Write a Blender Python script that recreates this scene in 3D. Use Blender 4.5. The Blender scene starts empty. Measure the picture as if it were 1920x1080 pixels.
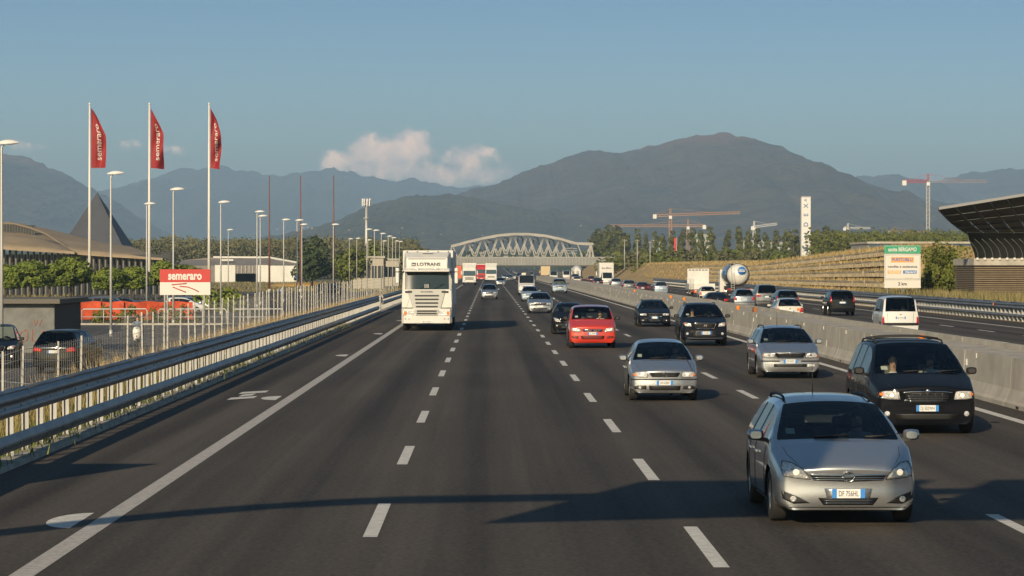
import bpy, bmesh, math, random
from mathutils import Vector, Matrix, noise
from mathutils.bvhtree import BVHTree
random.seed(7)
sc = bpy.context.scene
COL = sc.collection
R = math.radians
# ------------------------------------------------------------------ camera, sky, sun, exposure
H0, F, VX, VY = 3.15, 5240.0, 917.0, 501.0          # eye height (m), focal length and vanishing point (px of a 1920 frame)
cam_d = bpy.data.cameras.new('camera'); cam = bpy.data.objects.new('camera', cam_d); COL.objects.link(cam)
cam.location = (0, 0, H0); cam.rotation_euler = (R(90), 0, 0)
cam_d.sensor_width = 36; cam_d.lens = F/1920*36
cam_d.shift_x = (960-VX)/1920; cam_d.shift_y = -(540-VY)/1920
cam_d.clip_start = 0.5; cam_d.clip_end = 60000
sc.camera = cam
HAZE_D = 1.0e-4
SUN_EL, SUN_AZ = R(21.0), R(19.0)                    # sun behind the camera, a little to the left
sx, sy = -math.sin(SUN_AZ), -math.cos(SUN_AZ)        # horizontal direction towards the sun
sun_d = bpy.data.lights.new('sun', 'SUN'); sun_d.energy = 5.0; sun_d.angle = R(0.6); sun_d.color = (1.0, 0.81, 0.56)
sun = bpy.data.objects.new('sun', sun_d); COL.objects.link(sun)
sun.rotation_euler = Vector((sx*math.cos(SUN_EL), sy*math.cos(SUN_EL), math.sin(SUN_EL))).to_track_quat('Z', 'Y').to_euler()
sun.location = (-30, -60, 60)
world = bpy.data.worlds.new('World'); sc.world = world; world.use_nodes = True
def build_world():
    nt = world.node_tree; nt.nodes.clear(); N = nt.nodes.new; L = nt.links.new
    out = N('ShaderNodeOutputWorld'); bg = N('ShaderNodeBackground'); sky = N('ShaderNodeTexSky')
    sky.sky_type = 'NISHITA'; sky.sun_disc = False; sky.sun_elevation = SUN_EL
    sky.sun_rotation = math.atan2(sx, sy)
    sky.air_density = 1.0; sky.dust_density = 2.6; sky.ozone_density = 1.6; sky.altitude = 200
    tc = N('ShaderNodeTexCoord'); sep = N('ShaderNodeSeparateXYZ'); L(tc.outputs['Generated'], sep.inputs[0])
    # evening air: the horizon band is thin, so the look-up climbs faster than the view does
    zc = N('ShaderNodeMath'); zc.operation = 'MAXIMUM'; zc.inputs[1].default_value = 0; L(sep.outputs[2], zc.inputs[0])
    z2 = N('ShaderNodeMath'); z2.operation = 'MULTIPLY'; L(zc.outputs[0], z2.inputs[0]); L(zc.outputs[0], z2.inputs[1])
    zl = N('ShaderNodeMath'); zl.operation = 'MULTIPLY_ADD'; L(zc.outputs[0], zl.inputs[0]); zl.inputs[1].default_value = 1.0; zl.inputs[2].default_value = .012
    za = N('ShaderNodeMath'); za.operation = 'MULTIPLY_ADD'; L(z2.outputs[0], za.inputs[0]); za.inputs[1].default_value = 15.; L(zl.outputs[0], za.inputs[2])
    cv = N('ShaderNodeCombineXYZ'); L(sep.outputs[0], cv.inputs[0]); L(sep.outputs[1], cv.inputs[1]); L(za.outputs[0], cv.inputs[2])
    nm = N('ShaderNodeVectorMath'); nm.operation = 'NORMALIZE'; L(cv.outputs[0], nm.inputs[0]); L(nm.outputs[0], sky.inputs[0])
    tint = N('ShaderNodeMix'); tint.data_type = 'RGBA'; tint.blend_type = 'MULTIPLY'; tint.inputs['Factor'].default_value = 1
    L(sky.outputs[0], tint.inputs['A'])
    el = N('ShaderNodeMapRange'); L(zc.outputs[0], el.inputs[0]); el.inputs[1].default_value = 0.0; el.inputs[2].default_value = 0.12
    air = N('ShaderNodeMix'); air.data_type = 'RGBA'; L(el.outputs[0], air.inputs['Factor'])
    air.inputs['A'].default_value = (1.12, 1.12, 0.96, 1); air.inputs['B'].default_value = (0.66, 1.0, 1.12, 1); L(air.outputs['Result'], tint.inputs['B'])
    # far evening cumulus low over the hills, in direction coordinates (azimuth tangent, elevation tangent)
    def M(op, a, b=None, c=None):
        m = N('ShaderNodeMath'); m.operation = op
        for i, v in enumerate((a, b, c)):
            if v is None: continue
            if isinstance(v, (int, float)): m.inputs[i].default_value = v
            else: L(v, m.inputs[i])
        return m.outputs[0]
    yy = M('MAXIMUM', sep.outputs[1], 0.05)
    u = M('DIVIDE', sep.outputs[0], yy); v = M('DIVIDE', sep.outputs[2], yy)
    cmb = N('ShaderNodeCombineXYZ'); L(u, cmb.inputs[0]); L(v, cmb.inputs[1])
    n1 = N('ShaderNodeTexNoise'); n1.inputs['Scale'].default_value = 150; n1.inputs['Detail'].default_value = 9; n1.inputs['Roughness'].default_value = 0.62
    L(cmb.outputs[0], n1.inputs[0])
    n2 = N('ShaderNodeTexNoise'); n2.inputs['Scale'].default_value = 110; n2.inputs['Detail'].default_value = 7; n2.inputs['Distortion'].default_value = .6
    L(cmb.outputs[0], n2.inputs[0])
    def blob(cu, cv, ru, rv, amp):
        a = M('DIVIDE', M('SUBTRACT', u, cu), ru); b = M('DIVIDE', M('SUBTRACT', v, cv), rv)
        d = M('ADD', M('MULTIPLY', a, a), M('MULTIPLY', b, b))
        return M('MULTIPLY', M('SUBTRACT', 1.0, d), amp)
    px = lambda x: (x-VX)/F
    py = lambda y: (VY-y)/F
    bl = [(640, 308, 52, 30, 1.0), (700, 294, 66, 48, 1.1), (770, 278, 46, 46, 1.2), (735, 302, 95, 46, 1.1), (880, 300, 62, 32, .9), (850, 328, 140, 28, .85), (905, 288, 36, 16, .85),
          (240, 272, 40, 14, .42), (330, 280, 36, 13, .36), (45, 272, 40, 14, .3)]
    acc = None
    for x, y, rx, ry, a in bl:
        s = blob(px(x), py(y), rx/F, ry/F, a)
        acc = s if acc is None else M('MAXIMUM', acc, s)
    f = M('ADD', M('MULTIPLY', acc, 0.75), M('MULTIPLY', M('SUBTRACT', n1.outputs[0], 0.5), 1.9))
    rmp = N('ShaderNodeMapRange'); rmp.interpolation_type = 'SMOOTHSTEP'; L(f, rmp.inputs[0]); rmp.inputs[1].default_value = 0.02; rmp.inputs[2].default_value = 0.75
    inside = N('ShaderNodeMapRange'); L(acc, inside.inputs[0]); inside.inputs[1].default_value = -0.5; inside.inputs[2].default_value = 0.25
    fr = M('MULTIPLY', M('MULTIPLY', rmp.outputs[0], inside.outputs[0]), 0.85)
    mix = N('ShaderNodeMix'); mix.data_type = 'RGBA'; L(fr, mix.inputs['Factor'])
    L(tint.outputs['Result'], mix.inputs['A'])
    cr = N('ShaderNodeMix'); cr.data_type = 'RGBA'; crm = N('ShaderNodeMapRange'); L(n2.outputs[0], crm.inputs[0]); crm.inputs[1].default_value = .36; crm.inputs[2].default_value = .64; L(crm.outputs[0], cr.inputs['Factor'])
    cr.inputs['A'].default_value = (12.0, 9.0, 7.6, 1); cr.inputs['B'].default_value = (23.0, 15.0, 10.2, 1)
    L(cr.outputs['Result'], mix.inputs['B'])
    L(mix.outputs['Result'], bg.inputs[0]); bg.inputs[1].default_value = 0.096
    L(bg.outputs[0], out.inputs[0])
build_world()
sc.view_settings.view_transform = 'Standard'; sc.view_settings.look = 'None'; sc.view_settings.gamma = 1
sc.view_settings.use_curve_mapping = False
sc.view_settings.exposure = 0.10
sc.render.engine = 'CYCLES'
cy = sc.cycles
cy.use_denoising = True
cy.max_bounces = 6; cy.diffuse_bounces = 2; cy.glossy_bounces = 3; cy.transparent_max_bounces = 24; cy.volume_bounces = 1; cy.transmission_bounces = 3
cy.caustics_reflective = False; cy.caustics_refractive = False; cy.sample_clamp_indirect = 4

# ------------------------------------------------------------------ helpers
def gx(x, y): return (x-VX)/(y-VY)*H0
def gy(y): return H0*F/(y-VY)
def at(x, y, Y): return Vector(((x-VX)*Y/F, Y, H0-(y-VY)*Y/F))
MATS = {}
def mat(name, col=(.5, .5, .5), rough=.6, metal=0., var=0., scale=3., bump=0., bscale=30., coat=0., emit=None, es=0., spec=.5, stretch=None, col2=None, detail=4, alpha=1.):
    if name in MATS: return MATS[name]
    m = bpy.data.materials.new(name); m.use_nodes = True; nt = m.node_tree; b = nt.nodes['Principled BSDF']
    b.inputs['Base Color'].default_value = (*col, 1); b.inputs['Roughness'].default_value = rough; b.inputs['Metallic'].default_value = metal
    b.inputs['Coat Weight'].default_value = coat; b.inputs['Coat Roughness'].default_value = .04; b.inputs['Specular IOR Level'].default_value = spec
    if emit: b.inputs['Emission Color'].default_value = (*emit, 1); b.inputs['Emission Strength'].default_value = es
    if alpha < 1: b.inputs['Alpha'].default_value = alpha
    if var or bump:
        tc = nt.nodes.new('ShaderNodeTexCoord'); mp = nt.nodes.new('ShaderNodeMapping')
        geo = nt.nodes.new('ShaderNodeNewGeometry')
        nt.links.new(geo.outputs['Position'], mp.inputs[0])
        if stretch: mp.inputs['Scale'].default_value = stretch
    if var:
        n = nt.nodes.new('ShaderNodeTexNoise'); n.inputs['Scale'].default_value = scale; n.inputs['Detail'].default_value = detail; n.inputs['Roughness'].default_value = .65
        nt.links.new(mp.outputs[0], n.inputs[0])
        r = nt.nodes.new('ShaderNodeValToRGB'); nt.links.new(n.outputs[0], r.inputs[0])
        c2 = col2 or col
        a = [max(0, c*(1-var)) for c in col]; d = [min(1, c*(1+var)) for c in c2]
        r.color_ramp.elements[0].position = .3; r.color_ramp.elements[1].position = .7
        r.color_ramp.elements[0].color = (*a, 1); r.color_ramp.elements[1].color = (*d, 1)
        nt.links.new(r.outputs[0], b.inputs['Base Color'])
    if bump:
        n2 = nt.nodes.new('ShaderNodeTexNoise'); n2.inputs['Scale'].default_value = bscale; n2.inputs['Detail'].default_value = 3
        nt.links.new(mp.outputs[0], n2.inputs[0])
        bp = nt.nodes.new('ShaderNodeBump'); bp.inputs['Strength'].default_value = bump; bp.inputs['Distance'].default_value = .02 if bscale > .5 else 12.
        nt.links.new(n2.outputs[0], bp.inputs['Height']); nt.links.new(bp.outputs[0], b.inputs['Normal'])
    MATS[name] = m
    return m
def glass(name, tint=(.30, .34, .33), refl=1.0):
    if name in MATS: return MATS[name]
    m = bpy.data.materials.new(name); m.use_nodes = True; nt = m.node_tree; nt.nodes.clear()
    o = nt.nodes.new('ShaderNodeOutputMaterial'); mx = nt.nodes.new('ShaderNodeMixShader')
    t = nt.nodes.new('ShaderNodeBsdfTransparent'); g = nt.nodes.new('ShaderNodeBsdfGlossy'); f = nt.nodes.new('ShaderNodeFresnel')
    t.inputs[0].default_value = (*tint, 1); g.inputs['Roughness'].default_value = .015; f.inputs[0].default_value = 1.5
    mu = nt.nodes.new('ShaderNodeMath'); mu.operation = 'MULTIPLY'; mu.inputs[1].default_value = refl; mu.use_clamp = True
    nt.links.new(f.outputs[0], mu.inputs[0]); nt.links.new(mu.outputs[0], mx.inputs[0])
    nt.links.new(t.outputs[0], mx.inputs[1]); nt.links.new(g.outputs[0], mx.inputs[2]); nt.links.new(mx.outputs[0], o.inputs[0])
    MATS[name] = m; return m

def tag(o, label=None, cat=None, group=None, kind=None):
    if label: o['label'] = label
    if cat: o['category'] = cat
    if group: o['group'] = group
    if kind: o['kind'] = kind
    return o
def empty(name, loc=(0, 0, 0), rz=0, label=None, cat=None, group=None):
    o = bpy.data.objects.new(name, None); COL.objects.link(o); o.location = loc; o.rotation_euler = (0, 0, rz); o.empty_display_size = .2
    return tag(o, label, cat, group)
def link(name, me, m=None, parent=None, loc=None, rot=None):
    o = bpy.data.objects.new(name, me); COL.objects.link(o)
    if m is not None and not me.materials: me.materials.append(m)
    if parent: o.parent = parent
    if loc is not None: o.location = loc
    if rot is not None: o.rotation_euler = rot
    return o
def copy_tree(o, parent=None):
    c = o.copy(); COL.objects.link(c); c.parent = parent
    for ch in list(o.children): copy_tree(ch, c)
    return c
class MB:
    def __init__(s): s.v = []; s.f = []; s.sm = []
    def add(s, vs, fs, smooth=False):
        b = len(s.v); s.v += [tuple(v) for v in vs]; s.f += [tuple(i+b for i in f) for f in fs]; s.sm += [smooth]*len(fs); return s
    def box(s, c, d, rot=None):
        hx, hy, hz = d[0]/2, d[1]/2, d[2]/2
        vs = [Vector((x*hx, y*hy, z*hz)) for x in (-1, 1) for y in (-1, 1) for z in (-1, 1)]
        if rot is not None: vs = [rot @ v for v in vs]
        c = Vector(c)
        return s.add([v+c for v in vs], [(0, 1, 3, 2), (4, 6, 7, 5), (0, 4, 5, 1), (2, 3, 7, 6), (0, 2, 6, 4), (1, 5, 7, 3)])
    def span(s, a, b): return s.box([(a[i]+b[i])/2 for i in range(3)], [abs(b[i]-a[i]) for i in range(3)])
    def bar(s, a, b, w, d=None, up=Vector((0, 0, 1))):
        a = Vector(a); b = Vector(b); d = d or w; t = (b-a).normalized()
        if abs(t.dot(up)) > .98: up = Vector((0, 1, 0))
        p = t.cross(up).normalized(); q = p.cross(t)
        vs = [e+p*(i*w/2)+q*(j*d/2) for e in (a, b) for i, j in ((-1, -1), (1, -1), (1, 1), (-1, 1))]
        return s.add(vs, [(3, 2, 1, 0), (4, 5, 6, 7), (0, 1, 5, 4), (1, 2, 6, 5), (2, 3, 7, 6), (3, 0, 4, 7)])
    def tube(s, pts, r, n=8, caps=True):
        pts = [Vector(p) for p in pts]; rs = r if isinstance(r, (list, tuple)) else [r]*len(pts); b = len(s.v); vs = []
        for i, p in enumerate(pts):
            t = (pts[min(i+1, len(pts)-1)]-pts[max(i-1, 0)]).normalized()
            u = Vector((1, 0, 0)) if abs(t.x) < .9 else Vector((0, 1, 0))
            a = t.cross(u).normalized(); c = t.cross(a)
            vs += [p+(a*math.cos(2*math.pi*k/n)+c*math.sin(2*math.pi*k/n))*rs[i] for k in range(n)]
        fs = [(i*n+k, i*n+(k+1) % n, (i+1)*n+(k+1) % n, (i+1)*n+k) for i in range(len(pts)-1) for k in range(n)]
        s.add(vs, fs, True)
        if caps: s.add([], []); s.f += [tuple(b+k for k in range(n))[::-1], tuple(b+(len(pts)-1)*n+k for k in range(n))]; s.sm += [False]*2
        return s
    def lathe(s, prof, n=24, c=(0, 0, 0), axis='z'):
        vs = []
        for r, h in prof:
            for k in range(n):
                a = 2*math.pi*k/n; x, y = r*math.cos(a), r*math.sin(a)
                p = (x, y, h) if axis == 'z' else ((h, x, y) if axis == 'x' else (x, h, y))
                vs.append((p[0]+c[0], p[1]+c[1], p[2]+c[2]))
        fs = [(i*n+k, i*n+(k+1) % n, (i+1)*n+(k+1) % n, (i+1)*n+k) for i in range(len(prof)-1) for k in range(n)]
        return s.add(vs, fs, True)
    def prism(s, poly, axis, a, b):
        f = {'x': lambda u, v, t: (t, u, v), 'y': lambda u, v, t: (u, t, v), 'z': lambda u, v, t: (u, v, t)}[axis]
        n = len(poly); vs = [f(u, v, t) for t in (a, b) for u, v in poly]
        return s.add(vs, [tuple(range(n))[::-1], tuple(range(n, 2*n))]+[(k, (k+1) % n, n+(k+1) % n, n+k) for k in range(n)])
    def grid(s, rows, smooth=True):
        n = len(rows[0]); vs = [p for r in rows for p in r]
        return s.add(vs, [(i*n+k, i*n+k+1, (i+1)*n+k+1, (i+1)*n+k) for i in range(len(rows)-1) for k in range(n-1)], smooth)
    def mesh(s, name):
        me = bpy.data.meshes.new(name); me.from_pydata(s.v, [], s.f); me.polygons.foreach_set('use_smooth', s.sm); me.update(); return me
    def fix(s, me):
        bm = bmesh.new(); bm.from_mesh(me); bmesh.ops.recalc_face_normals(bm, faces=bm.faces); bm.to_mesh(me); bm.free(); return me
    def build(s, name, m, parent=None, loc=None, rot=None, bevel=0, recalc=True):
        me = s.mesh(name)
        if recalc: s.fix(me)
        o = link(name, me, m, parent, loc, rot)
        if bevel:
            md = o.modifiers.new('bevel', 'BEVEL'); md.width = bevel; md.segments = 2; md.limit_method = 'ANGLE'
        return o
def eval_mesh(o, name):
    bpy.context.view_layer.update()
    dg = bpy.context.evaluated_depsgraph_get(); return bpy.data.meshes.new_from_object(o.evaluated_get(dg), depsgraph=dg)
TXT = {}
def text(s, size, m, parent=None, loc=(0, 0, 0), rot=(0, 0, 0), name='lettering', bold=0., ext=.002, width=None, sx=1., shear=0., spacing=1.):
    key = (s, size, bold, ext, width, sx, shear, spacing)
    if key not in TXT:
        cu = bpy.data.curves.new('t', 'FONT'); cu.body = s; cu.size = size; cu.align_x = 'CENTER'; cu.align_y = 'CENTER'; cu.offset = bold; cu.extrude = ext
        cu.resolution_u = 3; cu.shear = shear; cu.space_character = spacing
        o = bpy.data.objects.new('t', cu); COL.objects.link(o); me = eval_mesh(o, 'lettering'); bpy.data.objects.remove(o)
        xs = [v.co.x for v in me.vertices]; k = sx
        if width and xs: k = width/(max(xs)-min(xs))
        for v in me.vertices: v.co.x *= k
        TXT[key] = me
    me = TXT[key].copy(); me.materials.clear()
    return link(name, me, m, parent, loc, rot)
FRONT = (R(90), 0, 0)                                # lettering that faces the camera side (-Y)
# ------------------------------------------------------------------ the setting: ground, roads, markings
def zr(Y):                                            # long profile of the motorway
    def s(a, b, t): t = min(1, max(0, (t-a)/(b-a))); return t*t*(3-2*t)
    return -0.9*s(650, 1050, Y)+3.2*s(1150, 2300, Y)
XL, XLINE, XD1, XD2, XD3, XR, XB = -7.43, -4.77, -1.39, 2.44, 6.40, 10.84, 11.66
def asphalt(name, base, tracks):
    m = bpy.data.materials.new(name); m.use_nodes = True; nt = m.node_tree; b = nt.nodes['Principled BSDF']; N = nt.nodes.new; L = nt.links.new
    geo = N('ShaderNodeNewGeometry')
    def nz(scl, sc_, det):
        mp = N('ShaderNodeMapping'); mp.inputs['Scale'].default_value = scl; L(geo.outputs['Position'], mp.inputs[0])
        n = N('ShaderNodeTexNoise'); n.inputs['Scale'].default_value = sc_; n.inputs['Detail'].default_value = det; n.inputs['Roughness'].default_value = .6; L(mp.outputs[0], n.inputs[0]); return n.outputs[0]
    def M(op, a, b2):
        q = N('ShaderNodeMath'); q.operation = op
        for i, v in enumerate((a, b2)):
            if isinstance(v, (int, float)): q.inputs[i].default_value = v
            else: L(v, q.inputs[i])
        return q.outputs[0]
    streak = nz((1.0, .008, 1), 1.1, 4); patch = nz((1, .25, 1), .22, 4); grit = nz((1, 1, 1), 16, 3); grit2 = nz((1, .35, 1), 9, 3)
    v = M('ADD', M('ADD', M('MULTIPLY', M('SUBTRACT', streak, .5), 1.5*tracks), M('MULTIPLY', M('SUBTRACT', patch, .5), 1.1)), M('ADD', M('MULTIPLY', M('SUBTRACT', grit, .5), 2.4), M('MULTIPLY', M('SUBTRACT', grit2, .5), .7)))
    sp_ = N('ShaderNodeSeparateXYZ'); L(geo.outputs['Position'], sp_.inputs[0])
    wv = M('MULTIPLY', M('COSINE', M('MULTIPLY', M('ADD', sp_.outputs[0], 1.39), 2*math.pi*2/3.86), 0), .15*tracks)
    k = M('MAXIMUM', M('ADD', M('ADD', v, wv), 1.0), .35)
    vm = N('ShaderNodeVectorMath'); vm.operation = 'SCALE'; vm.inputs[0].default_value = base; L(k, vm.inputs['Scale'])
    L(vm.outputs[0], b.inputs['Base Color']); b.inputs['Roughness'].default_value = .82; b.inputs['Specular IOR Level'].default_value = .35
    bp = N('ShaderNodeBump'); bp.inputs['Strength'].default_value = .5; bp.inputs['Distance'].default_value = .012; L(grit, bp.inputs['Height']); L(bp.outputs[0], b.inputs['Normal'])
    MATS[name] = m; return m
asph = asphalt('asphalt_motorway', (.060, .050, .039), 1.6); asph2 = asphalt('asphalt_parking', (.085, .082, .078), .3)
paint_w = mat('road_paint_white', (.62, .60, .55), .7, var=.22, scale=6, bump=.3, bscale=40)
paint_g = mat('road_paint_worn', (.44, .42, .39), .75, var=.28, scale=9, bump=.3, bscale=40)
concrete = mat('concrete_barrier', (.40, .375, .32), .85, var=.22, scale=.9, bump=.4, bscale=25)
concrete2 = mat('concrete_kerb', (.40, .37, .31), .9, var=.35, scale=1.6, bump=.5, bscale=20)
galv = mat('galvanised_steel', (.24, .25, .265), .45, .7, var=.22, scale=1.2)
galv_post = mat('galvanised_post', (.38, .38, .365), .55, .2, var=.15, scale=2)
grass_mat = mat('ground_grass', (.085, .095, .035), .95, var=.5, scale=.12, col2=(.17, .14, .06), detail=8)
dry = mat('dry_grass_slope', (.30, .225, .10), .95, var=.35, scale=.6, col2=(.36, .25, .11), detail=8, bump=.6, bscale=3)
def strip(name, x0, x1, ys, dz, m, kind='structure', z0=None):
    b = MB(); b.grid([[(x0, y, (zr(y) if z0 is None else z0)+dz), (x1, y, (zr(y) if z0 is None else z0)+dz)] for y in ys], False)
    o = b.build(name, m); tag(o, kind=kind); return o
YS = [-60, 0, 60, 120, 200, 300, 420, 550, 650]+[650+40*i for i in range(1, 42)]+[2450, 2700]
b = MB(); b.grid([[(x, y, -1.25 if y < 2600 else -1.25) for x in (-9000, -2000, -500, -120, -14, 45, 120, 500, 2000, 9000)] for y in (-400, 0, 300, 800, 1500, 3000, 6000, 12000, 18000)], False)
tag(b.build('ground', grass_mat), kind='structure')
road = strip('motorway', XL, XB+.35, YS, 0, asph)
road2 = strip('opposite_carriageway', 14.0, 30.3, YS, 0, asph)
def paint(parent, name, m, y0, y1, xc, w, n=1):
    b = MB(); ys = [y0+(y1-y0)*i/n for i in range(n+1)]
    b.grid([[(xc-w/2, y, zr(y)+.004), (xc+w/2, y, zr(y)+.004)] for y in ys], False); return b.build(name, m, parent)
def lines(parent, xc, y0, y1, w, m):
    b = MB(); ys = [y for y in YS if y0 < y < y1]; ys = [y0]+ys+[y1]
    b.grid([[(xc-w/2, y, zr(y)+.004), (xc+w/2, y, zr(y)+.004)] for y in ys], False); return b.build('edge_line', m, parent)
lines(road, XLINE, -60, 2200, .26, paint_g); lines(road, XR, -60, 2200, .24, paint_w)
lines(road2, 27.6, -60, 2000, .2, paint_w); lines(road2, 14.9, -60, 2000, .2, paint_w)
dash_me = MB().grid([[(-.085, 0, 0), (.085, 0, 0)], [(-.085, 4.6, 0), (.085, 4.6, 0)]], False).mesh('lane_dash')
dash_me.materials.append(paint_w)
for par, xc, st, n in ((road, XD1, 32.6, 54), (road, XD2, 29.3, 54), (road, XD3, 31.0, 54), (road2, 24.6, 40, 40), (road2, 20.9, 43, 30), (road2, 17.2, 46, 20)):
    for k in range(n):
        y = st+12*k
        if y > 900: break
        o = link('lane_dash', dash_me, None, par, (xc, y, zr(y+2)+.004))
# distance half-discs and a painted symbol in the emergency lane
for k in range(8):
    y = 33.7+32.5*k; n = 12
    pts = [(-5.06-.42*math.sin(math.pi*i/n), y+1.05-1.05*math.cos(math.pi*i/n), .004) for i in range(n+1)]
    MB().add(pts, [tuple(range(n+1))[::-1]]).build('distance_mark', paint_w, road)
for (x0, y0, x1, y1, w) in ((425, 750, 476, 746.5, .42), (447, 739, 498, 736, .42), (447, 744, 473, 741.5, .3)):
    a = Vector((gx(x0, y0), gy(y0), .004)); c = Vector((gx(x1, y1), gy(y1), .004)); q = Vector((0, 1.1, 0))
    MB().add([a, c, c+q, a+q], [(0, 1, 2, 3)]).build('painted_symbol', paint_w, road)
# left verge: kerb strip, grass, bank down to the parking level
def profile_strip(name, prof, ys, m, kind='structure', jit=0):
    b = MB(); b.grid([[(x+random.uniform(-jit, jit), y, z+zr(y)*max(0, 1-abs(x-XL)/6)+random.uniform(-jit, jit)*.5) for x, z in prof] for y in ys], False); o = b.build(name, m); tag(o, kind=kind); return o
ysv = [20+4*i for i in range(55)]+[260+30*i for i in range(50)]
profile_strip('kerb', [(XL, -.02), (XL-.02, .07), (XL-.42, .08), (XL-.44, -.1)], ysv, concrete2)
verge_mat = mat('verge_soil', (.16, .14, .06), .95, var=.45, scale=.7, col2=(.20, .15, .08), detail=8, bump=.6, bscale=6)
profile_strip('verge', [(XL-.43, .02), (-8.6, .05), (-9.6, -.05), (-11.2, -.5), (-13.2, -.98), (-14.2, -1.0)], ysv, verge_mat, jit=.04)
PZ = -0.98
b = MB(); b.grid([[(-75, y, PZ), (-13.6, y, PZ)] for y in (70, 216)], False); parking = b.build('parking_lot', asph2); tag(parking, kind='structure')
b = MB(); b.grid([[(-60, y, -1.02), (-24, y, -1.02), (-16.5, y, -1.02)] for y in (216.5, 330, 480)], False); tag(b.build('service_road', asph2), kind='structure')
for (x0, y0, x1, y1) in ((-26, 128, -14.5, 121), (-25, 140, -14.5, 133), (-24, 152, -14.5, 146), (-25, 164, -15, 158), (-24, 176, -15.5, 171), (-26, 190, -16, 184), (-19.5, 104, -14.4, 96), (-24, 116, -20, 112)):
    a = Vector((x0, y0, PZ+.004)); c = Vector((x1, y1, PZ+.004)); t = (c-a).normalized()*.07; q = Vector((-t.y, t.x, 0))
    MB().add([a-q, c-q, c+q, a+q], [(0, 1, 2, 3)]).build('bay_line', paint_w, parking)
MB().span((-60, 199.6, PZ-.02), (-15.2, 199.95, PZ+.13)).build('kerb', concrete, None, bevel=.03)['kind'] = 'structure'
# right verge and raised land behind the retaining wall
b = MB(); ysr = [20+11*i for i in range(18)]+[216, 226, 229, 232, 235, 240, 248]+[256+20*i for i in range(40)]
def lerp_(a, b, t): return a+(b-a)*t
def wtop(Y): 
    t = min(1, max(0, (Y-243)/(369-243))); q = min(1, max(0, (Y-226)/9)); return lerp_(1.0, 4.7-1.3*t+(.25*min(1, max(0, (Y-369)/300))), q*q*(3-2*q))
b.grid([[(30.3, y, zr(y)-.02), (30.9, y, zr(y)+.05), (32.2, y, .35), (34.0, y, .7), (38, y, 1.0), (70, y, 1.2)] for y in ysr[:19]], False)
tag(b.build('verge_right', verge_mat), kind='structure')
b = MB(); b.grid([[(30.3, y, zr(y)-.02), (30.9, y, zr(y)+.05), (32.5, y, .4 if y < 500 else .2), (33.6, y, .9)]+[(35.9+1.2*random.random(), y, wtop(y)-.1), (37.5, y, wtop(y)+.3+random.uniform(-.15, .15)), (60, y, wtop(y)-.2), (160, y, wtop(y)-1.2), (600, y, -1)] for y in ysr[17:]], False)
tag(b.build('embankment', dry), kind='structure')
# ------------------------------------------------------------------ hills: ridge lines from far to near
forest_hill = mat('hill_forest', (.026, .036, .014), .95, var=.6, scale=.012, col2=(.070, .062, .028), detail=12, bump=1.0, bscale=.05)
forest_far = mat('hill_far', (.030, .036, .020), .95, var=.55, scale=.006, col2=(.065, .055, .034), detail=12, bump=1.0, bscale=.03)
moor = mat('hill_heath', (.028, .034, .015), .95, var=.55, scale=.009, col2=(.085, .058, .030), detail=12, bump=1.0, bscale=.04)
def heath_top(m, z0, z1):
    nt = m.node_tree; b = nt.nodes['Principled BSDF']; N = nt.nodes.new; L = nt.links.new; src = b.inputs['Base Color'].links[0].from_socket
    geo = N('ShaderNodeNewGeometry'); sp = N('ShaderNodeSeparateXYZ'); L(geo.outputs['Position'], sp.inputs[0])
    n = N('ShaderNodeTexNoise'); n.inputs['Scale'].default_value = .004; n.inputs['Detail'].default_value = 6; L(geo.outputs['Position'], n.inputs[0])
    a = N('ShaderNodeMath'); a.operation = 'MULTIPLY_ADD'; L(n.outputs[0], a.inputs[0]); a.inputs[1].default_value = 150; L(sp.outputs[2], a.inputs[2])
    mr = N('ShaderNodeMapRange'); L(a.outputs[0], mr.inputs[0]); mr.inputs[1].default_value = z0+75; mr.inputs[2].default_value = z1+75
    mx = N('ShaderNodeMix'); mx.data_type = 'RGBA'; L(mr.outputs[0], mx.inputs['Factor']); L(src, mx.inputs['A']); mx.inputs['B'].default_value = (.20, .095, .055, 1); L(mx.outputs['Result'], b.inputs['Base Color'])
heath_top(moor, 325, 385)
def hill(name, D, prof, depth, m, seed, rough=1., back=.5):
    xs0, xs1 = prof[0][0], prof[-1][0]; n = 420; rows = []
    def ridge(px_):
        for (a, ya), (c, yc) in zip(prof, prof[1:]):
            if a <= px_ <= c: 
                t = (px_-a)/(c-a); return ya+(yc-ya)*t
        return prof[-1][1]
    ts = [0, .06, .12, .2, .28, .36, .44, .52, .6, .68, .76, .84, .92, .97, 1.0, 1.06, 1.15, 1.3, 1.5]
    for t in ts:
        row = []
        for i in range(n+1):
            px_ = xs0+(xs1-xs0)*i/n
            X = (px_-VX)*D/F; zt = (VY-ridge(px_))*D/F+H0
            Y = D-depth*(1-t) if t <= 1 else D+depth*(t-1)*back*2
            if t <= 1:
                s = t**.85; k = s*s*(3-2*s)*.45+s*.55
            else: k = 1-(t-1)*1.6
            nz = noise.fractal((X*.0011+seed, Y*.0011, seed), .9, 2.1, 6)
            rg = 1-abs(noise.fractal((X*.0016+seed*3, Y*.0006, seed), .8, 2.2, 4))
            z = zt*k+(zt*.42*(rg-.75)+zt*.22*nz)*min(1, t*1.5)*(1-t if t < 1 else 0)*1.7*rough
            z += zt*.010*nz if t >= .97 else 0
            z += (noise.fractal((X*.018+seed, Y*.018, 0), .7, 2.2, 4)*D*.0011+noise.noise((X*.045, Y*.045, seed))*D*.0004)*min(1, t*3)
            row.append((X, Y, max(z, -2)-2.0*(t == 0)))
        rows.append(row)
    o = MB().grid(rows, True).build(name, m); return tag(o, kind='structure')
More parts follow.
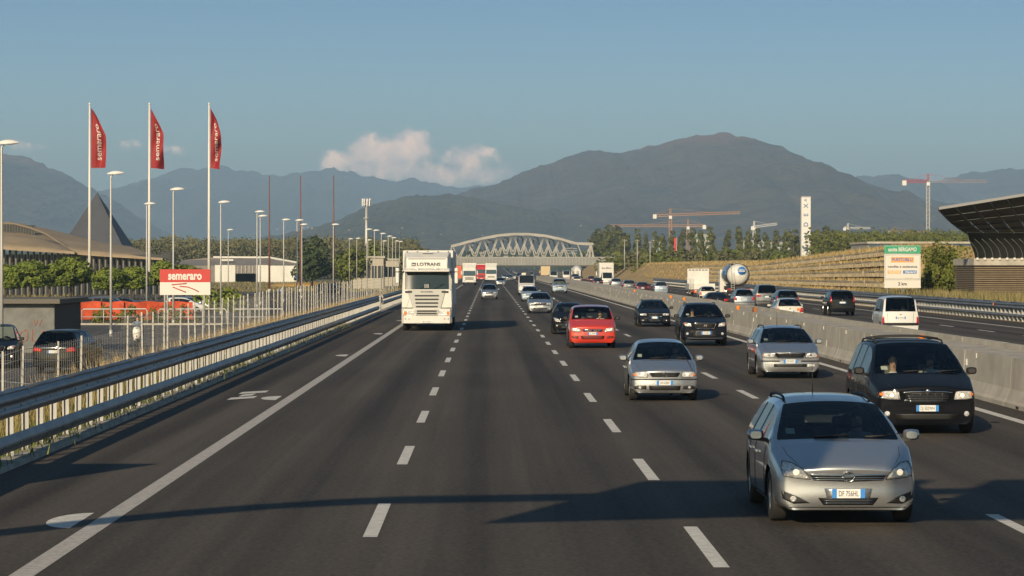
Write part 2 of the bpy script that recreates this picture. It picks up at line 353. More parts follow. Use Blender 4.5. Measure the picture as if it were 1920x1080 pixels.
hill('far_mountains', 15500, [(-500, 300), (-100, 335), (60, 370), (160, 362), (240, 352), (300, 330), (345, 314), (370, 318), (415, 309), (440, 318), (475, 322), (510, 331), (560, 325), (615, 318), (650, 321), (700, 332), (740, 341), (768, 333), (800, 341), (850, 352), (880, 353), (905, 349), (1000, 360), (1400, 400), (1600, 370), (1740, 345), (1790, 332), (1850, 326), (1930, 320), (2500, 330)], 4500, forest_far, 3.1)
hill('left_mountain', 9800, [(-700, 230), (-300, 250), (-80, 272), (0, 286), (40, 292), (80, 304), (130, 328), (170, 350), (215, 375), (250, 400), (290, 425), (330, 447), (400, 462), (520, 475)], 3200, moor, 5.7)
hill('right_mountain', 12300, [(1380, 420), (1500, 370), (1560, 338), (1600, 334), (1665, 328), (1690, 340), (1725, 356), (1755, 350), (1790, 333), (1815, 322), (1860, 320), (1930, 315), (2200, 300), (2600, 330)], 3600, forest_far, 8.8)
hill('heath_hill', 8200, [(560, 478), (700, 440), (800, 392), (850, 367), (900, 351), (945, 341), (975, 330), (1000, 316), (1050, 299), (1090, 289), (1120, 284), (1160, 289), (1200, 281), (1240, 271), (1290, 258), (1330, 253), (1360, 251), (1395, 255), (1430, 268), (1470, 288), (1510, 312), (1540, 320), (1575, 330), (1620, 350), (1680, 365), (1800, 395), (1950, 420), (2300, 470)], 3600, moor, 1.3)
hill('wooded_hill', 6300, [(330, 480), (450, 455), (540, 440), (600, 428), (650, 412), (700, 388), (740, 377), (780, 369), (840, 368), (900, 376), (1000, 398), (1150, 425), (1350, 452), (1600, 470)], 2300, forest_hill, 2.2)

# ------------------------------------------------------------------ motor cars
def paintm(name, col, metal=.0, rough=.35): return mat('paint_'+name, col, rough, metal, coat=1.0 if max(col) > .05 else .45, spec=.5 if max(col) > .2 or metal > .3 else .04)
P_SILVER = paintm('silver', (.47, .485, .505), .8, .27); P_BLACK = paintm('black', (.006, .007, .010), 0, .5); P_DARKBLUE = paintm('dark_blue', (.006, .009, .018), 0, .5)
P_RED = paintm('red', (.52, .035, .018), .0, .3); P_WHITE = paintm('white', (.66, .655, .63), 0, .4); P_GREY = paintm('grey', (.16, .165, .17), .5, .35)
P_LBLUE = paintm('light_blue', (.36, .44, .52), .4); P_GREEN = paintm('dark_green', (.035, .055, .052), .3); P_MAROON = paintm('maroon', (.07, .014, .014), .2); P_CREAM = paintm('cream', (.62, .59, .50))
G_WIN = glass('glass_windscreen', (.80, .86, .82), 1.0); G_SIDE = glass('glass_side', (.46, .51, .50), 1.1)
G_DARK = mat('glass_opaque', (.012, .016, .018), .05, coat=.5)
BLACKP = mat('black_plastic', (.018, .018, .019), .6); RUBBER = mat('tyre_rubber', (.020, .019, .018), .85, bump=.2); CHROME = mat('chrome', (.75, .75, .74), .12, 1.0)
ALLOY = mat('alloy_rim', (.52, .52, .51), .3, .8); LAMP = mat('lamp_glass', (.72, .71, .68), .12, .35, var=.55, scale=30, bump=.9, bscale=60, coat=1.0)
BULB_GLOW = mat('lamp_glow', (.9, .85, .7), .2, emit=(1.0, .80, .50), es=.75); AMBER = mat('lamp_amber', (.75, .22, .03), .15, coat=1.0); TAIL = mat('lamp_red', (.42, .012, .012), .15, coat=1.0, var=.3, scale=25)  # headlight bulb glow mostly stands in for sun reflected in the lamps
PLATE = mat('plate_white', (.72, .72, .70), .5); PBLUE = mat('plate_blue', (.03, .22, .62), .5); INK = mat('plate_ink', (.02, .02, .025), .6)
CLOTH = mat('seat_cloth', (.085, .085, .09), .9); SEATL = mat('seat_light', (.22, .20, .17), .9); PAPER = mat('windscreen_sticker', (.65, .68, .62), .7); GRIL = mat('grille_black', (.012, .012, .013), .5)
SKIN = mat('skin', (.55, .33, .23), .6); HAIR = mat('hair_dark', (.025, .018, .014), .7)
HEADL = mat('headliner_grey', (.42, .41, .38), .9)
def lerp(a, b, t): return a+(b-a)*t
class Car:
    """A lofted car shell: cross sections along the length, subdivided, then split into body and glass."""
    def __init__(s, sp, lod=2):
        D = dict(L=4.3, W=1.75, H=1.46, zb=.20, zn=.70, zc=.96, yc=1.05, yh=1.85, yr=3.75, yt=4.15, zt=.98, wr=.585, yf=.85, yb=3.45, R=.31, b1=2.45, d1=3.3, quarter=False, deck=False, bow=.17, roofdrop=.05, hoodc=.035, belt=.91, nosex=.88, tailx=.90, slope=.0, wbelt=.95)
        D.update(sp); s.p = p = type('P', (), D); s.lod = lod; w = p.W/2; s.w = w
        def plan(y):
            if y < .9: return lerp(p.nosex, 1, min(1, (y/.9))**.55) 
            e = p.L-y
            if e < .8: return lerp(p.tailx, 1, (max(0, e)/.8)**.6)
            return 1.
        def low(y, ztop):                                     # p0..p3
            k = plan(y)*w; return [(k*.86, p.zb), (k*.985, p.zb+.07), (k*1.0, lerp(p.zb, ztop, .42)), (k*.995, lerp(p.zb, ztop, .76))]
        def hoodz(y): t = max(0, min(1, (y-.1)/(p.yc-.1))); return lerp(p.zn, p.zc, 1-(1-t)**1.45)
        def beltz(y): return lerp(p.zc-.035, p.zt, max(0, min(1, (y-p.yc)/(p.yt-p.yc))))
        def zroof(y):
            t = (y-p.yh)/(p.yr-p.yh); q = 4*(t-.38)**2 if t < .38 else ((t-.38)/.62)**2*p.roofdrop/.05
            return p.H-.05*q*1.0 if t >= .38 else p.H-.055*(((.38-t)/.38)**1.6)
        st = []
        def hood(y, tagn, curv):
            z = hoodz(y); k = plan(y)*w
            top = [(k*.955, z-.045), (k*.86, z-.008), (k*.68, z+.004), (k*.36, z+p.hoodc*.8), (0, z+p.hoodc)]
            st.append((tagn, y, low(y, z-.045)+top, curv))
        def green(y, tagn, zt=None):
            zz = zroof(y); k = plan(y)*w; zb_ = beltz(y)
            st.append((tagn, y, low(y, zb_)+[(k*p.wbelt, zb_), (p.wr+.045, zz-.125), (p.wr-.045, zz-.035), (p.wr*.55, zz-.006), (0, zz)], 0.))
        hood(.10, 'nose', p.bow*.8); hood(.34, 'h1', p.bow*.8); hood(p.yf, 'h2', .10); hood(p.yc-.22, 'h3', .12)
        k = plan(p.yc)*w
        cowl = low(p.yc, p.zc-.03)+[(k*.955, p.zc-.035), (k*.925, p.zc), (k*.865, p.zc+.010), (k*.45, p.zc+.03), (0, p.zc+.035)]
        st.append(('cowl', p.yc, cowl, .13))
        k = plan(p.yh)*w; zh = zroof(p.yh)
        head = low(p.yh, beltz(p.yh))+[(k*p.wbelt, beltz(p.yh)), (p.wr+.045, zh-.105), (p.wr-.005, zh-.045), (p.wr*.55, zh-.012), (0, zh)]
        ym = (p.yc+p.yh)/2; mid = []
        for i, (a, c) in enumerate(zip(cowl, head)):
            mid.append((lerp(a[0], c[0], .5), lerp(a[1], c[1], .5)+(.022 if i >= 5 else 0)))
        mid[4] = (plan(ym)*w*p.wbelt, beltz(ym))
        st.append(('mid', ym, mid, .10)); st.append(('head', p.yh, head, .06))
        green(p.b1, 'b1'); green(p.b1+.11, 'b2'); green(p.d1, 'd1'); green(p.d1+.14, 'd2'); green(p.yr, 'roofend')
        k = plan(p.yt)*w; zt = p.zt
        tail = low(p.yt, zt-.01)+[(k*.955, zt-.012), (k*.925, zt), (k*.85, zt+.012), (k*.45, zt+.02), (0, zt+.022)]
        rm = []; re = st[-1][2]; yrm = (p.yr+p.yt)/2
        for i, (a, c) in enumerate(zip(re, tail)): rm.append((lerp(a[0], c[0], .5)+(.01 if i in (5, 6) else 0), lerp(a[1], c[1], .5)+(.022 if i >= 5 else 0)))
        st.append(('rmid', yrm, rm, -.05)); st.append(('tail', p.yt, tail, -.07))
        if p.deck:
            y = (p.yt+p.L-.1)/2; k = plan(y)*w; z = zt+.004; st.append(('deck', y, low(y, z-.03)+[(k*.95, z-.03), (k*.86, z), (k*.68, z+.012), (k*.36, z+.02), (0, z+.022)], -.06))
        y = p.L-.10; k = plan(y)*w; z = zt-.05; st.append(('end', y, low(y, z-.03)+[(k*.95, z-.03), (k*.86, z), (k*.68, z+.01), (k*.36, z+.015), (0, z+.016)], -p.bow*.45))
        s.st = st; s.build_shell()
    def build_shell(s):
        p = s.p; bm = bmesh.new(); K = 9; cr = bm.edges.layers.float.new('crease_edge'); cv = bm.verts.layers.float.new('crease_vert'); rings = []
        for (t, y, sec, curv) in s.st:
            w0 = max(x for x, z in sec); ring = []
            pts = [(x, z, 1) for x, z in sec]+[(-x, z, 1) for x, z in sec[:-1][::-1]]
            for x, z, _ in pts: ring.append(bm.verts.new((x, y-curv*(1-(min(1, abs(x)/w0))**2.2), z)))
            rings.append(ring)
        n = 2*K-1; tags = {}
        names = [q[0] for q in s.st]; sharp = {}
        def stripi(j): return j if j < K-1 else n-2-j          # 0..7 counted from the sill up to the roof centre
        idx = {nm: i for i, nm in enumerate(names)}
        W_, F_, R_, Q_, B_ = 1, 2, 3, 4, 5
        for i in range(len(rings)-1):
            for j in range(n-1):
                f = bm.faces.new((rings[i][j], rings[i][j+1], rings[i+1][j+1], rings[i+1][j])); k = stripi(j); t = 0; a = names[i]
                if k in (6, 7) and a in ('cowl', 'mid'): t = W_
                elif k in (6, 7) and a in ('roofend', 'rmid'): t = B_
                elif k == 4 and a in ('mid', 'head'): t = F_
                elif k == 4 and a == 'b2': t = R_
                elif k == 4 and a == 'd2' and p.quarter: t = Q_
                elif k == 4 and a in ('b1', 'd1'): t = 6 if a == 'b1' else 7
                f.material_index = t
        def cap(ring, yedge, sgn, prof):
            rows = [[ring[r]]+[None]*(n-2*4-2)+[ring[n-1-r]] for r in range(4)]
            top = ring[4:n-4]; m = len(top)
            w0 = max(abs(v.co.x) for v in ring)
            fr = [top[c].co.x/top[0].co.x for c in range(m)]
            grid = []
            for r in range(4):
                xs = ring[r].co.x; row = [ring[r]]
                for c in range(1, m-1):
                    x = xs*fr[c]; z = ring[r].co.z
                    if r == 0: z += .0
                    u = 1-(min(1, abs(x)/w0))**2.4
                    row.append(bm.verts.new((x, lerp(ring[r].co.y, yedge+sgn*prof[r], u), z)))
                row.append(ring[n-1-r]); grid.append(row)
            grid.append(top)
            for r in range(4):
                for c in range(m-1):
                    vs = (grid[r][c], grid[r][c+1], grid[r+1][c+1], grid[r+1][c])
                    bm.faces.new(vs if sgn < 0 else vs[::-1])
        # columns of the cap follow the top of the end ring
        cap(rings[0], 0.0, 1, (.07, .015, .0, .02)); cap(rings[-1], p.L, -1, (.08, .01, .0, .02))
        bm.edges.ensure_lookup_table()
        for e in bm.edges:
            fs = e.link_faces
            if len(fs) == 2 and fs[0].material_index != fs[1].material_index: e[cr] = .9
        for v in bm.verts:
            fs = [f.material_index for f in v.link_faces]
            if len(fs) == 4:
                for t in (1, 2, 3, 4, 5):
                    if fs.count(t) in (1, 3) and v.co.x != 0: v[cv] = .75
        for ring, val in ((rings[0], .45), (rings[-1], .5)):
            for j in range(4, n-5):
                e = bm.edges.get((ring[j], ring[j+1])); e[cr] = val
        for i in range(len(rings)-1):
            for j in (4, n-5):
                e = bm.edges.get((rings[i][j], rings[i+1][j]))
                if e: e[cr] = max(e[cr], .55)
            for j in (0, 1, n-1, n-2, 3, n-4):
                e = bm.edges.get((rings[i][j], rings[i+1][j]))
                if e: e[cr] = max(e[cr], .3)
        bmesh.ops.recalc_face_normals(bm, faces=bm.faces)
        me = bpy.data.meshes.new('shell'); bm.to_mesh(me); bm.free()
        o = bpy.data.objects.new('shell', me); COL.objects.link(o); md = o.modifiers.new('s', 'SUBSURF'); md.levels = s.lod; md.render_levels = s.lod; md.boundary_smooth = 'ALL'
        ev = eval_mesh(o, 'shell'); bpy.data.objects.remove(o)
        s.V = [v.co.copy() for v in ev.vertices]; s.P = [tuple(q.vertices) for q in ev.polygons]; s.T = [q.material_index for q in ev.polygons]
        s.bvh = BVHTree.FromPolygons(s.V, s.P)
        # wheel arches
        for yw in (p.yf, p.yb):
            Ra = p.R*1.13; zc = p.R+.01
            d = [math.hypot(v.y-yw, v.z-zc) if abs(v.x) > s.w*.60 else 9 for v in s.V]
            ins = [q < Ra for q in d]; nb = set()
            for q in s.P:
                if any(ins[i] for i in q) and not all(ins[i] for i in q): nb.update(i for i in q if ins[i])
            for i in nb:
                v = s.V[i]; k = Ra/max(.01, d[i]); s.V[i] = Vector((v.x, yw+(v.y-yw)*k, zc+(v.z-zc)*k))
            keep = [not all(ins[i] for i in q) for q in s.P]
            s.P = [q for q, k in zip(s.P, keep) if k]; s.T = [t for t, k in zip(s.T, keep) if k]
        bpy.data.meshes.remove(ev); bpy.data.meshes.remove(me)
    def sub(s, sel, name, m, parent, inset=0.):
        mp = {}; vs = []; fs = []
        for q in sel:
            f = []
            for i in q:
                if i not in mp: mp[i] = len(vs); vs.append(s.V[i])
                f.append(mp[i])
            fs.append(f)
        if not fs: return None
        me = bpy.data.meshes.new(name); me.from_pydata(vs, [], fs); me.polygons.foreach_set('use_smooth', [True]*len(fs)); me.update()
        return link(name, me, m, parent)
    def hit(s, o, d):
        h = s.bvh.ray_cast(Vector(o), Vector(d))
        if h[0] is None:
            q = Vector(o)+Vector(d)*5; n_ = s.bvh.find_nearest(Vector((o[0], max(0, min(s.p.L, o[1])), o[2])))
            return n_[0], n_[1]
        return h[0], h[1]
    def proj(s, side, u, v, off):
        L = s.p.L
        if side == 'f': h, n = s.hit((u, -2, v), (0, 1, 0)); return h+Vector((0, -off, 0))
        if side == 'r': h, n = s.hit((u, L+2, v), (0, -1, 0)); return h+Vector((0, off, 0))
        if side in ('l', 'x'):
            q = 1 if side == 'x' else -1; h, n = s.hit((3*q, u, v), (-q, 0, 0)); return h+Vector((off*q, 0, 0))
        if side == 't': h, n = s.hit((u, v, 4), (0, 0, -1)); return h+Vector((0, 0, off))
    def patch(s, name, m, parent, side, poly, off=.006, rings=3, dens=4, thick=.03):
        out = []
        for a, c in zip(poly, poly[1:]+poly[:1]):
            for k in range(dens): out.append((lerp(a[0], c[0], k/dens), lerp(a[1], c[1], k/dens)))
        cx = sum(q[0] for q in out)/len(out); cz = sum(q[1] for q in out)/len(out); n = len(out); vs = [s.proj(side, cx, cz, off)]
        for r in range(1, rings+1):
            t = r/rings; vs += [s.proj(side, lerp(cx, a, t), lerp(cz, c, t), off) for a, c in out]
        back = {'f': Vector((0, 1, 0)), 'r': Vector((0, -1, 0)), 'x': Vector((-1, 0, 0)), 'l': Vector((1, 0, 0)), 't': Vector((0, 0, -1))}[side]*thick
        vs += [v+back for v in vs[-n:]]
        fs = [(0, 1+k, 1+(k+1) % n) for k in range(n)]
        for r in range(rings): fs += [(1+r*n+k, 1+(r+1)*n+k, 1+(r+1)*n+(k+1) % n, 1+r*n+(k+1) % n) for k in range(n)]
        return MB().add(vs, fs, True).build(name, m, parent)
    def ribbon(s, name, m, parent, side, pts, width=.01, off=.004, dens=6, closed=False, r=None):
        if closed: pts = pts+pts[:1]
        path = []
        for a, c in zip(pts, pts[1:]):
            for k in range(dens): path.append((lerp(a[0], c[0], k/dens), lerp(a[1], c[1], k/dens)))
        path.append(pts[-1]); P3 = [s.proj(side, u, v, off) for u, v in path]
        return MB().tube(P3, width/2, 4).build(name, m, parent)
def mirror(poly): return [(-x, z) for x, z in poly][::-1]
WHEEL = {}
def wheel(parent, x, y, Rr, wd=.2, m=None, detail=True):
    key = (round(Rr, 2), round(wd, 2), detail, x > 0)
    if key not in WHEEL:
        q = 1 if x > 0 else -1
        n = 28 if detail else 14
        t = MB().lathe([(Rr*.60, -wd*.5), (Rr*.9, -wd*.5), (Rr*.98, -wd*.42), (Rr, -wd*.25), (Rr, wd*.25), (Rr*.98, wd*.42), (Rr*.9, wd*.5), (Rr*.64, wd*.5), (Rr*.60, wd*.38)], n, axis='x')
        tm = t.mesh('wheel'); tm.materials.append(RUBBER); t.fix(tm)
        rm = MB(); rm.lathe([(Rr*.64, wd*.46*q), (Rr*.60, wd*.36*q), (Rr*.57, wd*.10*q), (Rr*.55, -wd*.1*q)], n, axis='x')
        hubx = wd*.38*q
        rm.lathe([(0.001, hubx), (Rr*.16, hubx), (Rr*.18, hubx-.03*q)], 12, axis='x')
        for k in range(7 if detail else 5):
            a = 2*math.pi*k/(7 if detail else 5); c, s_ = math.cos(a), math.sin(a)
            rm.bar((hubx-.01*q, c*Rr*.12, s_*Rr*.12), (hubx-.02*q, c*Rr*.60, s_*Rr*.60), Rr*.17, .03)
        rmm = rm.mesh('rim'); rmm.materials.append(ALLOY); rm.fix(rmm)
        bk = MB().lathe([(0.001, -wd*.05*q), (Rr*.6, -wd*.05*q)], n, axis='x').mesh('brake_disc'); bk.materials.append(BLACKP)
        WHEEL[key] = (tm, rmm, bk)
    a, c, d = WHEEL[key]
    wo = link('wheel', a, None, parent, (x, y, Rr)); link('rim', c, None, wo); link('brake_disc', d, None, wo)
    return wo
def make_car(name, label, cat, spec, pm, x, Y, away=False, lod=2, rz=0., face=None, cabin=True, rear=None, group=None, z=0., plate=None, extras=(), gl=None, wd=.2):
    root = empty(name, (x, Y, z), rz+(math.pi if away else 0), label, cat, group)
    if away: root.location = (x, Y+spec.get('L', 4.3), z)
    c = Car(spec, lod); p = c.p; w = c.w
    sel = {}
    for q, t in zip(c.P, c.T):
        cx = sum(c.V[i].x for i in q)
        sel.setdefault((t, cx > 0 if t in (2, 3, 4, 6, 7) else 0), []).append(q)
    body = c.sub(sel.get((0, 0), []), 'body', pm, root)
    for q_ in (6, 7):
        for sd in (True, False):
            if (q_, sd) in sel: c.sub(sel[(q_, sd)], 'door_pillar', BLACKP, root)
    gw, gs = (G_WIN, G_SIDE) if cabin else (G_DARK, G_DARK)
    c.sub(sel[(1, 0)], 'windscreen', gw, root)
    c.sub(sel[(5, 0)], 'rear_window', spec.get('rearm', G_WIN if cabin and not away else gs), root)
    for t in (2, 3, 4):
        for sd in (True, False):
            if (t, sd) in sel: c.sub(sel[(t, sd)], 'side_window', gs, root)
    ub = MB(); ub.span((-w*.60, .22, p.zb-.02), (w*.60, p.L-.22, p.zb+.14)); ub.span((-w*.9, p.yf+p.R*1.25, p.zb-.01), (w*.9, p.yb-p.R*1.25, p.zb+.10))
    for yw in (p.yf, p.yb): ub.span((-w*.60, yw-p.R*1.12, p.zb+.1), (w*.60, yw+p.R*1.12, p.R*2.1))
    ub.span((-w*.78, .16, p.zb+.03), (w*.78, p.yf-p.R*1.1, p.zn-.2))
    ub.build('underbody', BLACKP, root)
    for sx_ in (-1, 1):
        for yw in (p.yf, p.yb): wheel(root, sx_*(w-wd*.5-.03), yw, p.R, wd, detail=lod > 1)
    if cabin:
        MB().span((-w*.82, p.yc+.05, p.zb+.15), (w*.82, p.yt-.05, p.zb+.2)).build('cabin_floor', BLACKP, root)
        MB().span((-w*.86, p.yc-.03, p.zc-.28), (w*.86, p.yc+.36, p.zc-.10)).build('dashboard', BLACKP, root, bevel=.04)
        ysf = p.yc+1.12
        sm = spec.get('seatm', CLOTH)
        for sx_ in (-1, 1):
            b = MB(); b.box((sx_*.36, ysf-.05, .42), (.50, .55, .16)); b.box((sx_*.36, ysf+.27, .75), (.46, .15, .62), Matrix.Rotation(R(-14), 3, 'X')); b.box((sx_*.36, ysf+.40, 1.14), (.25, .10, .19))
            b.build('seat', sm, root, bevel=.05)
        b = MB(); b.box((0, ysf+1.0, .45), (1.22, .5, .18)); b.box((0, ysf+1.28, .75), (1.24, .14, .55), Matrix.Rotation(R(-14), 3, 'X'))
        for sx_ in (-.36, .36): b.box((sx_, ysf+1.38, 1.08), (.25, .09, .16))
        b.build('rear_bench', CLOTH, root, bevel=.05)
        sw = MB(); ctr = Vector((.36, p.yc+.56, p.zc-.02))
        pts = [ctr+Vector((.185*math.cos(a), .075*math.sin(a), .17*math.sin(a))) for a in [2*math.pi*k/20 for k in range(21)]]
        sw.tube(pts, .016, 6, False); sw.bar(ctr+Vector((-.18, 0, 0)), ctr+Vector((.18, 0, 0)), .04, .03); sw.bar(ctr, ctr+Vector((0, -.2, -.14)), .06)
        sw.build('steering_wheel', BLACKP, root)
        MB().box((0, p.yh-.16, p.H-.20), (.22, .03, .07)).build('interior_mirror', BLACKP, root, bevel=.01)
        MB().span((-p.wr*.9, p.yh+.12, p.H-.105), (p.wr*.9, p.yr-.1, p.H-.095)).build('headliner', HEADL, root)  # pale headliner added to brighten the cabin by bounced light
    # mirrors
    mm = spec.get('mirm', pm)
    for sx_ in (-1, 1):
        b = MB(); cx, cy_, cz = sx_*(w+.085), p.yc+.42, p.zc+.055
        rows = []
        for i in range(7):
            t = i/6; rr = math.sin(math.pi*min(.999, max(.08, t)))**.5
            sg = lambda q, e_: math.copysign(abs(q)**e_, q)
            rr = math.sin(math.pi*min(.97, max(.10, t)))**.35
            rows.append([(cx+.105*sg(math.cos(a), .6)*rr, cy_-.07+.15*t, cz+.070*sg(math.sin(a), .6)*rr) for a in [2*math.pi*k/12 for k in range(13)]])
        b.grid(rows); b.add(rows[0][:12], [tuple(range(12))]); b.add(rows[-1][:12], [tuple(range(12))[::-1]])
        mo = b.build('door_mirror', mm, root); MB().bar((sx_*(w-.10), cy_+.05, cz-.075), (cx, cy_, cz-.045), .09, .05).build('mirror_arm', BLACKP, mo)
    if lod > 1:
        for sx_ in (-1, 1):                                   # door seams, handles, sill line
            sd = 'x' if sx_ > 0 else 'l'
            zt = p.zc-.07
            for yy in (p.yc+.22, p.b1+.05, p.d1+.02): c.ribbon('door_seam', BLACKP, root, sd, [(yy, .30), (yy+.0, .55), (yy+.02, zt)], .010, .001)
            for yy in (p.b1-.22, p.d1-.22):
                h = [c.proj(sd, yy+d_, zt-.12, .02) for d_ in (-.09, -.03, .03, .09)]
                MB().tube(h, .016, 6).build('door_handle', spec.get('mirm', pm), root)
        c.ribbon('bonnet_seam', BLACKP, root, 't', [(-w*.80, p.yc-.30), (-w*.76, .45), (-w*.66, .17)], .008, .0)
        c.ribbon('bonnet_seam', BLACKP, root, 't', [(w*.80, p.yc-.30), (w*.76, .45), (w*.66, .17)], .008, .0)
        for sx_ in (-.30, .34):
            a = c.proj('f', sx_, p.zc+.06, .015); e = c.proj('f', sx_+.44, p.zc+.085, .02)
            mid_ = c.proj('f', sx_+.22, p.zc+.07, .02)
            MB().tube([a, mid_, e], .010, 5).build('wiper', BLACKP, root)
        MB().add([c.proj('f', q, v, -.02) for q, v in ((-w*.70, p.zc+.085), (-w*.58, p.zc+.085), (-w*.58, p.zc+.15), (-w*.70, p.zc+.15))], [(0, 1, 2, 3)]).build('windscreen_sticker', PAPER, root)
    if face: face(c, root, plate)
    if rear: rear(c, root, plate)
    for fn in extras: fn(c, root)
    return root, c
def plate_part(c, root, side, x, z, txt, wd=.52, ht=.115, blue=True):
    q = -1 if side == 'f' else 1
    a = c.proj(side, x-.2, z, .0); b_ = c.proj(side, x+.2, z, .0); y = (min if q < 0 else max)(a.y, b_.y, c.proj(side, x, z, 0).y)+q*.015
    pl = MB().box((x, y, z), (wd, .012, ht)).build('number_plate', PLATE, root)
    if blue:
        for sx_ in (-1, 1): MB().box((x+sx_*(wd/2-.028), y+q*.008, z), (.056, .006, ht)).build('plate_band', PBLUE, pl)
    if txt: text(txt, ht*.85, INK, pl, (x, y+q*.009, z-.004), FRONT if q < 0 else (R(90), 0, math.pi), 'plate_lettering', width=wd-.16, ext=.001)
    return pl
def disc(c, root, name, m, side, x, z, r, off=.012, parent=None):
    return c.patch(name, m, parent or root, side, [(x+r*math.cos(2*math.pi*k/12), z+r*math.sin(2*math.pi*k/12)) for k in range(12)], off, 2, 1)
def head_pair(c, root, poly, bulbs=(), amber=None, off=.006, m=None, lit=True):
    for s_ in (1, -1):
        pl = poly if s_ > 0 else mirror(poly)
        h = c.patch('headlight', m or LAMP, root, 'f', pl, off)
        if c.lod > 1: c.ribbon('lamp_seam', BLACKP, h, 'f', pl, .012, off-.002, 3, True)
        for (x, z, r) in bulbs: disc(c, root, 'bulb', BULB_GLOW if lit else CHROME, 'f', s_*x, z, r*.62, off+.006, h)
        if amber: c.patch('indicator', AMBER, h, 'f', amber if s_ > 0 else mirror(amber), off+.005)
def both(c, root, name, m, poly, off=.005, side='f'):
    c.patch(name, m, root, side, poly, off); c.patch(name, m, root, side, mirror(poly), off)
def sym(poly): return poly+mirror(poly)
def bars(c, root, name, m, zs, hw, width=.014, off=.012, side='f', parent=None):
    for z in zs: c.ribbon(name, m, parent or root, side, [(-hw(z), z), (-hw(z)*.5, z), (0, z), (hw(z)*.5, z), (hw(z), z)], width, off, 3)
def roof_rails(c, root, m=None):
    p = c.p; y0, y1 = p.yh+.25, p.yr-.1
    for s_ in (-1, 1):
        x = s_*(p.wr-.05); pts = [c.proj('t', x, y0, .0)]+[c.proj('t', x, lerp(y0+.12, y1-.12, k/6), .045) for k in range(7)]+[c.proj('t', x, y1, 0)]
        MB().tube(pts, .018, 6).build('roof_rail', m or BLACKP, root)
def aerial(c, root):
    a = c.proj('t', 0, c.p.yr-.25, 0); MB().tube([a, a+Vector((0, .06, .42))], [.008, .003], 5).build('aerial', BLACKP, root)
def exhaust(c, root):
    MB().tube([(.45, c.p.L-.4, .24), (.45, c.p.L-.02, .24)], .03, 8).build('exhaust_pipe', CHROME, root)
# ------------------------------------------------------------------ fronts and rears of the single cars
def f_estate(c, r, pl):                                  # silver estate: swept lamps, chrome bar, ring emblem
    head_pair(c, r, [(.455, .575), (.60, .585), (.775, .61), (.80, .70), (.77, .78), (.66, .765), (.545, .70)], [(.63, .66, .062)], None, lit=True)
    c.patch('upper_grille', GRIL, r, 'f', sym([(.0, .545), (.42, .56), (.475, .64), (.0, .645)])[0:3]+[(0, .645)]+mirror([(.42, .56), (.475, .64)])[0:2], .004)
    bars(c, r, 'grille_bar', CHROME, (.572, .598), lambda z: .42+(z-.55)*.5, .013, .012)
    c.ribbon('grille_chrome', CHROME, r, 'f', [(-.47, .632), (-.25, .63), (0, .628), (.25, .63), (.47, .632)], .030, .012)
    em = [(.068*math.cos(2*math.pi*k/20), .612+.060*math.sin(2*math.pi*k/20)) for k in range(20)]
    disc(c, r, 'emblem_back', GRIL, 'f', 0, .612, .06, .016)
    c.ribbon('emblem_ring', CHROME, r, 'f', em, .017, .026, 1, True); c.ribbon('emblem_flash', CHROME, r, 'f', [(-.10, .603), (-.02, .612), (.02, .612), (.10, .621)], .014, .03, 2)
    c.patch('plate_panel', P_SILVER, r, 'f', [(-.26, .345), (.26, .345), (.29, .465), (-.29, .465)], .010)
    plate_part(c, r, 'f', 0.0, .405, pl, .40, .11)
    c.patch('lower_grille', GRIL, r, 'f', [(-.30, .262), (.30, .262), (.37, .352), (-.37, .352)], .005)
    bars(c, r, 'grille_bar', CHROME, (.288, .318), lambda z: .30, .009, .012)
    both(c, r, 'fog_recess', GRIL, [(.46, .285), (.66, .275), (.79, .335), (.805, .44), (.78, .43), (.60, .36)], .004)
    for s_ in (-1, 1): disc(c, r, 'fog_lamp', LAMP, 'f', s_*.665, .335, .038, .014)
    c.ribbon('bumper_lip', GRIL, r, 'f', [(-.75, .232), (-.4, .235), (0, .235), (.4, .235), (.75, .232)], .012, .004)
def f_minivan(c, r, pl):
    head_pair(c, r, [(.50, .665), (.74, .67), (.90, .70), (.905, .80), (.80, .825), (.60, .83), (.535, .815)], [(.66, .745, .06)], [(.82, .735), (.885, .74), (.885, .79), (.82, .80)])
    c.patch('upper_grille', GRIL, r, 'f', [(-.30, .60), (.30, .60), (.40, .68), (.43, .81), (-.43, .81), (-.40, .68)], .004)
    bars(c, r, 'grille_bar', CHROME, (.645, .69, .735), lambda z: .36+(z-.64)*.4, .009, .012)
    for x in (-.28, -.14, 0, .14, .28): c.ribbon('grille_upright', CHROME, r, 'f', [(x, .615), (x, .70), (x, .79)], .007, .010, 2)
    c.ribbon('grille_chrome', CHROME, r, 'f', [(-.46, .80), (-.30, .818), (0, .825), (.30, .818), (.46, .80)], .030, .016)
    disc(c, r, 'emblem', CHROME, 'f', 0, .815, .045, .03); c.ribbon('emblem_wings', CHROME, r, 'f', [(-.13, .822), (0, .815), (.13, .822)], .016, .035)
    plate_part(c, r, 'f', 0, .505, pl, .42, .115)
    c.patch('lower_grille', GRIL, r, 'f', [(-.55, .29), (.55, .29), (.60, .40), (-.60, .40)], .004)
    for s_ in (-1, 1): disc(c, r, 'fog_lamp', LAMP, 'f', s_*.745, .40, .05, .012)
    c.patch('bumper_glint', CHROME, r, 'f', [(-.44, .635), (-.36, .64), (-.36, .665), (-.42, .67)], .006)
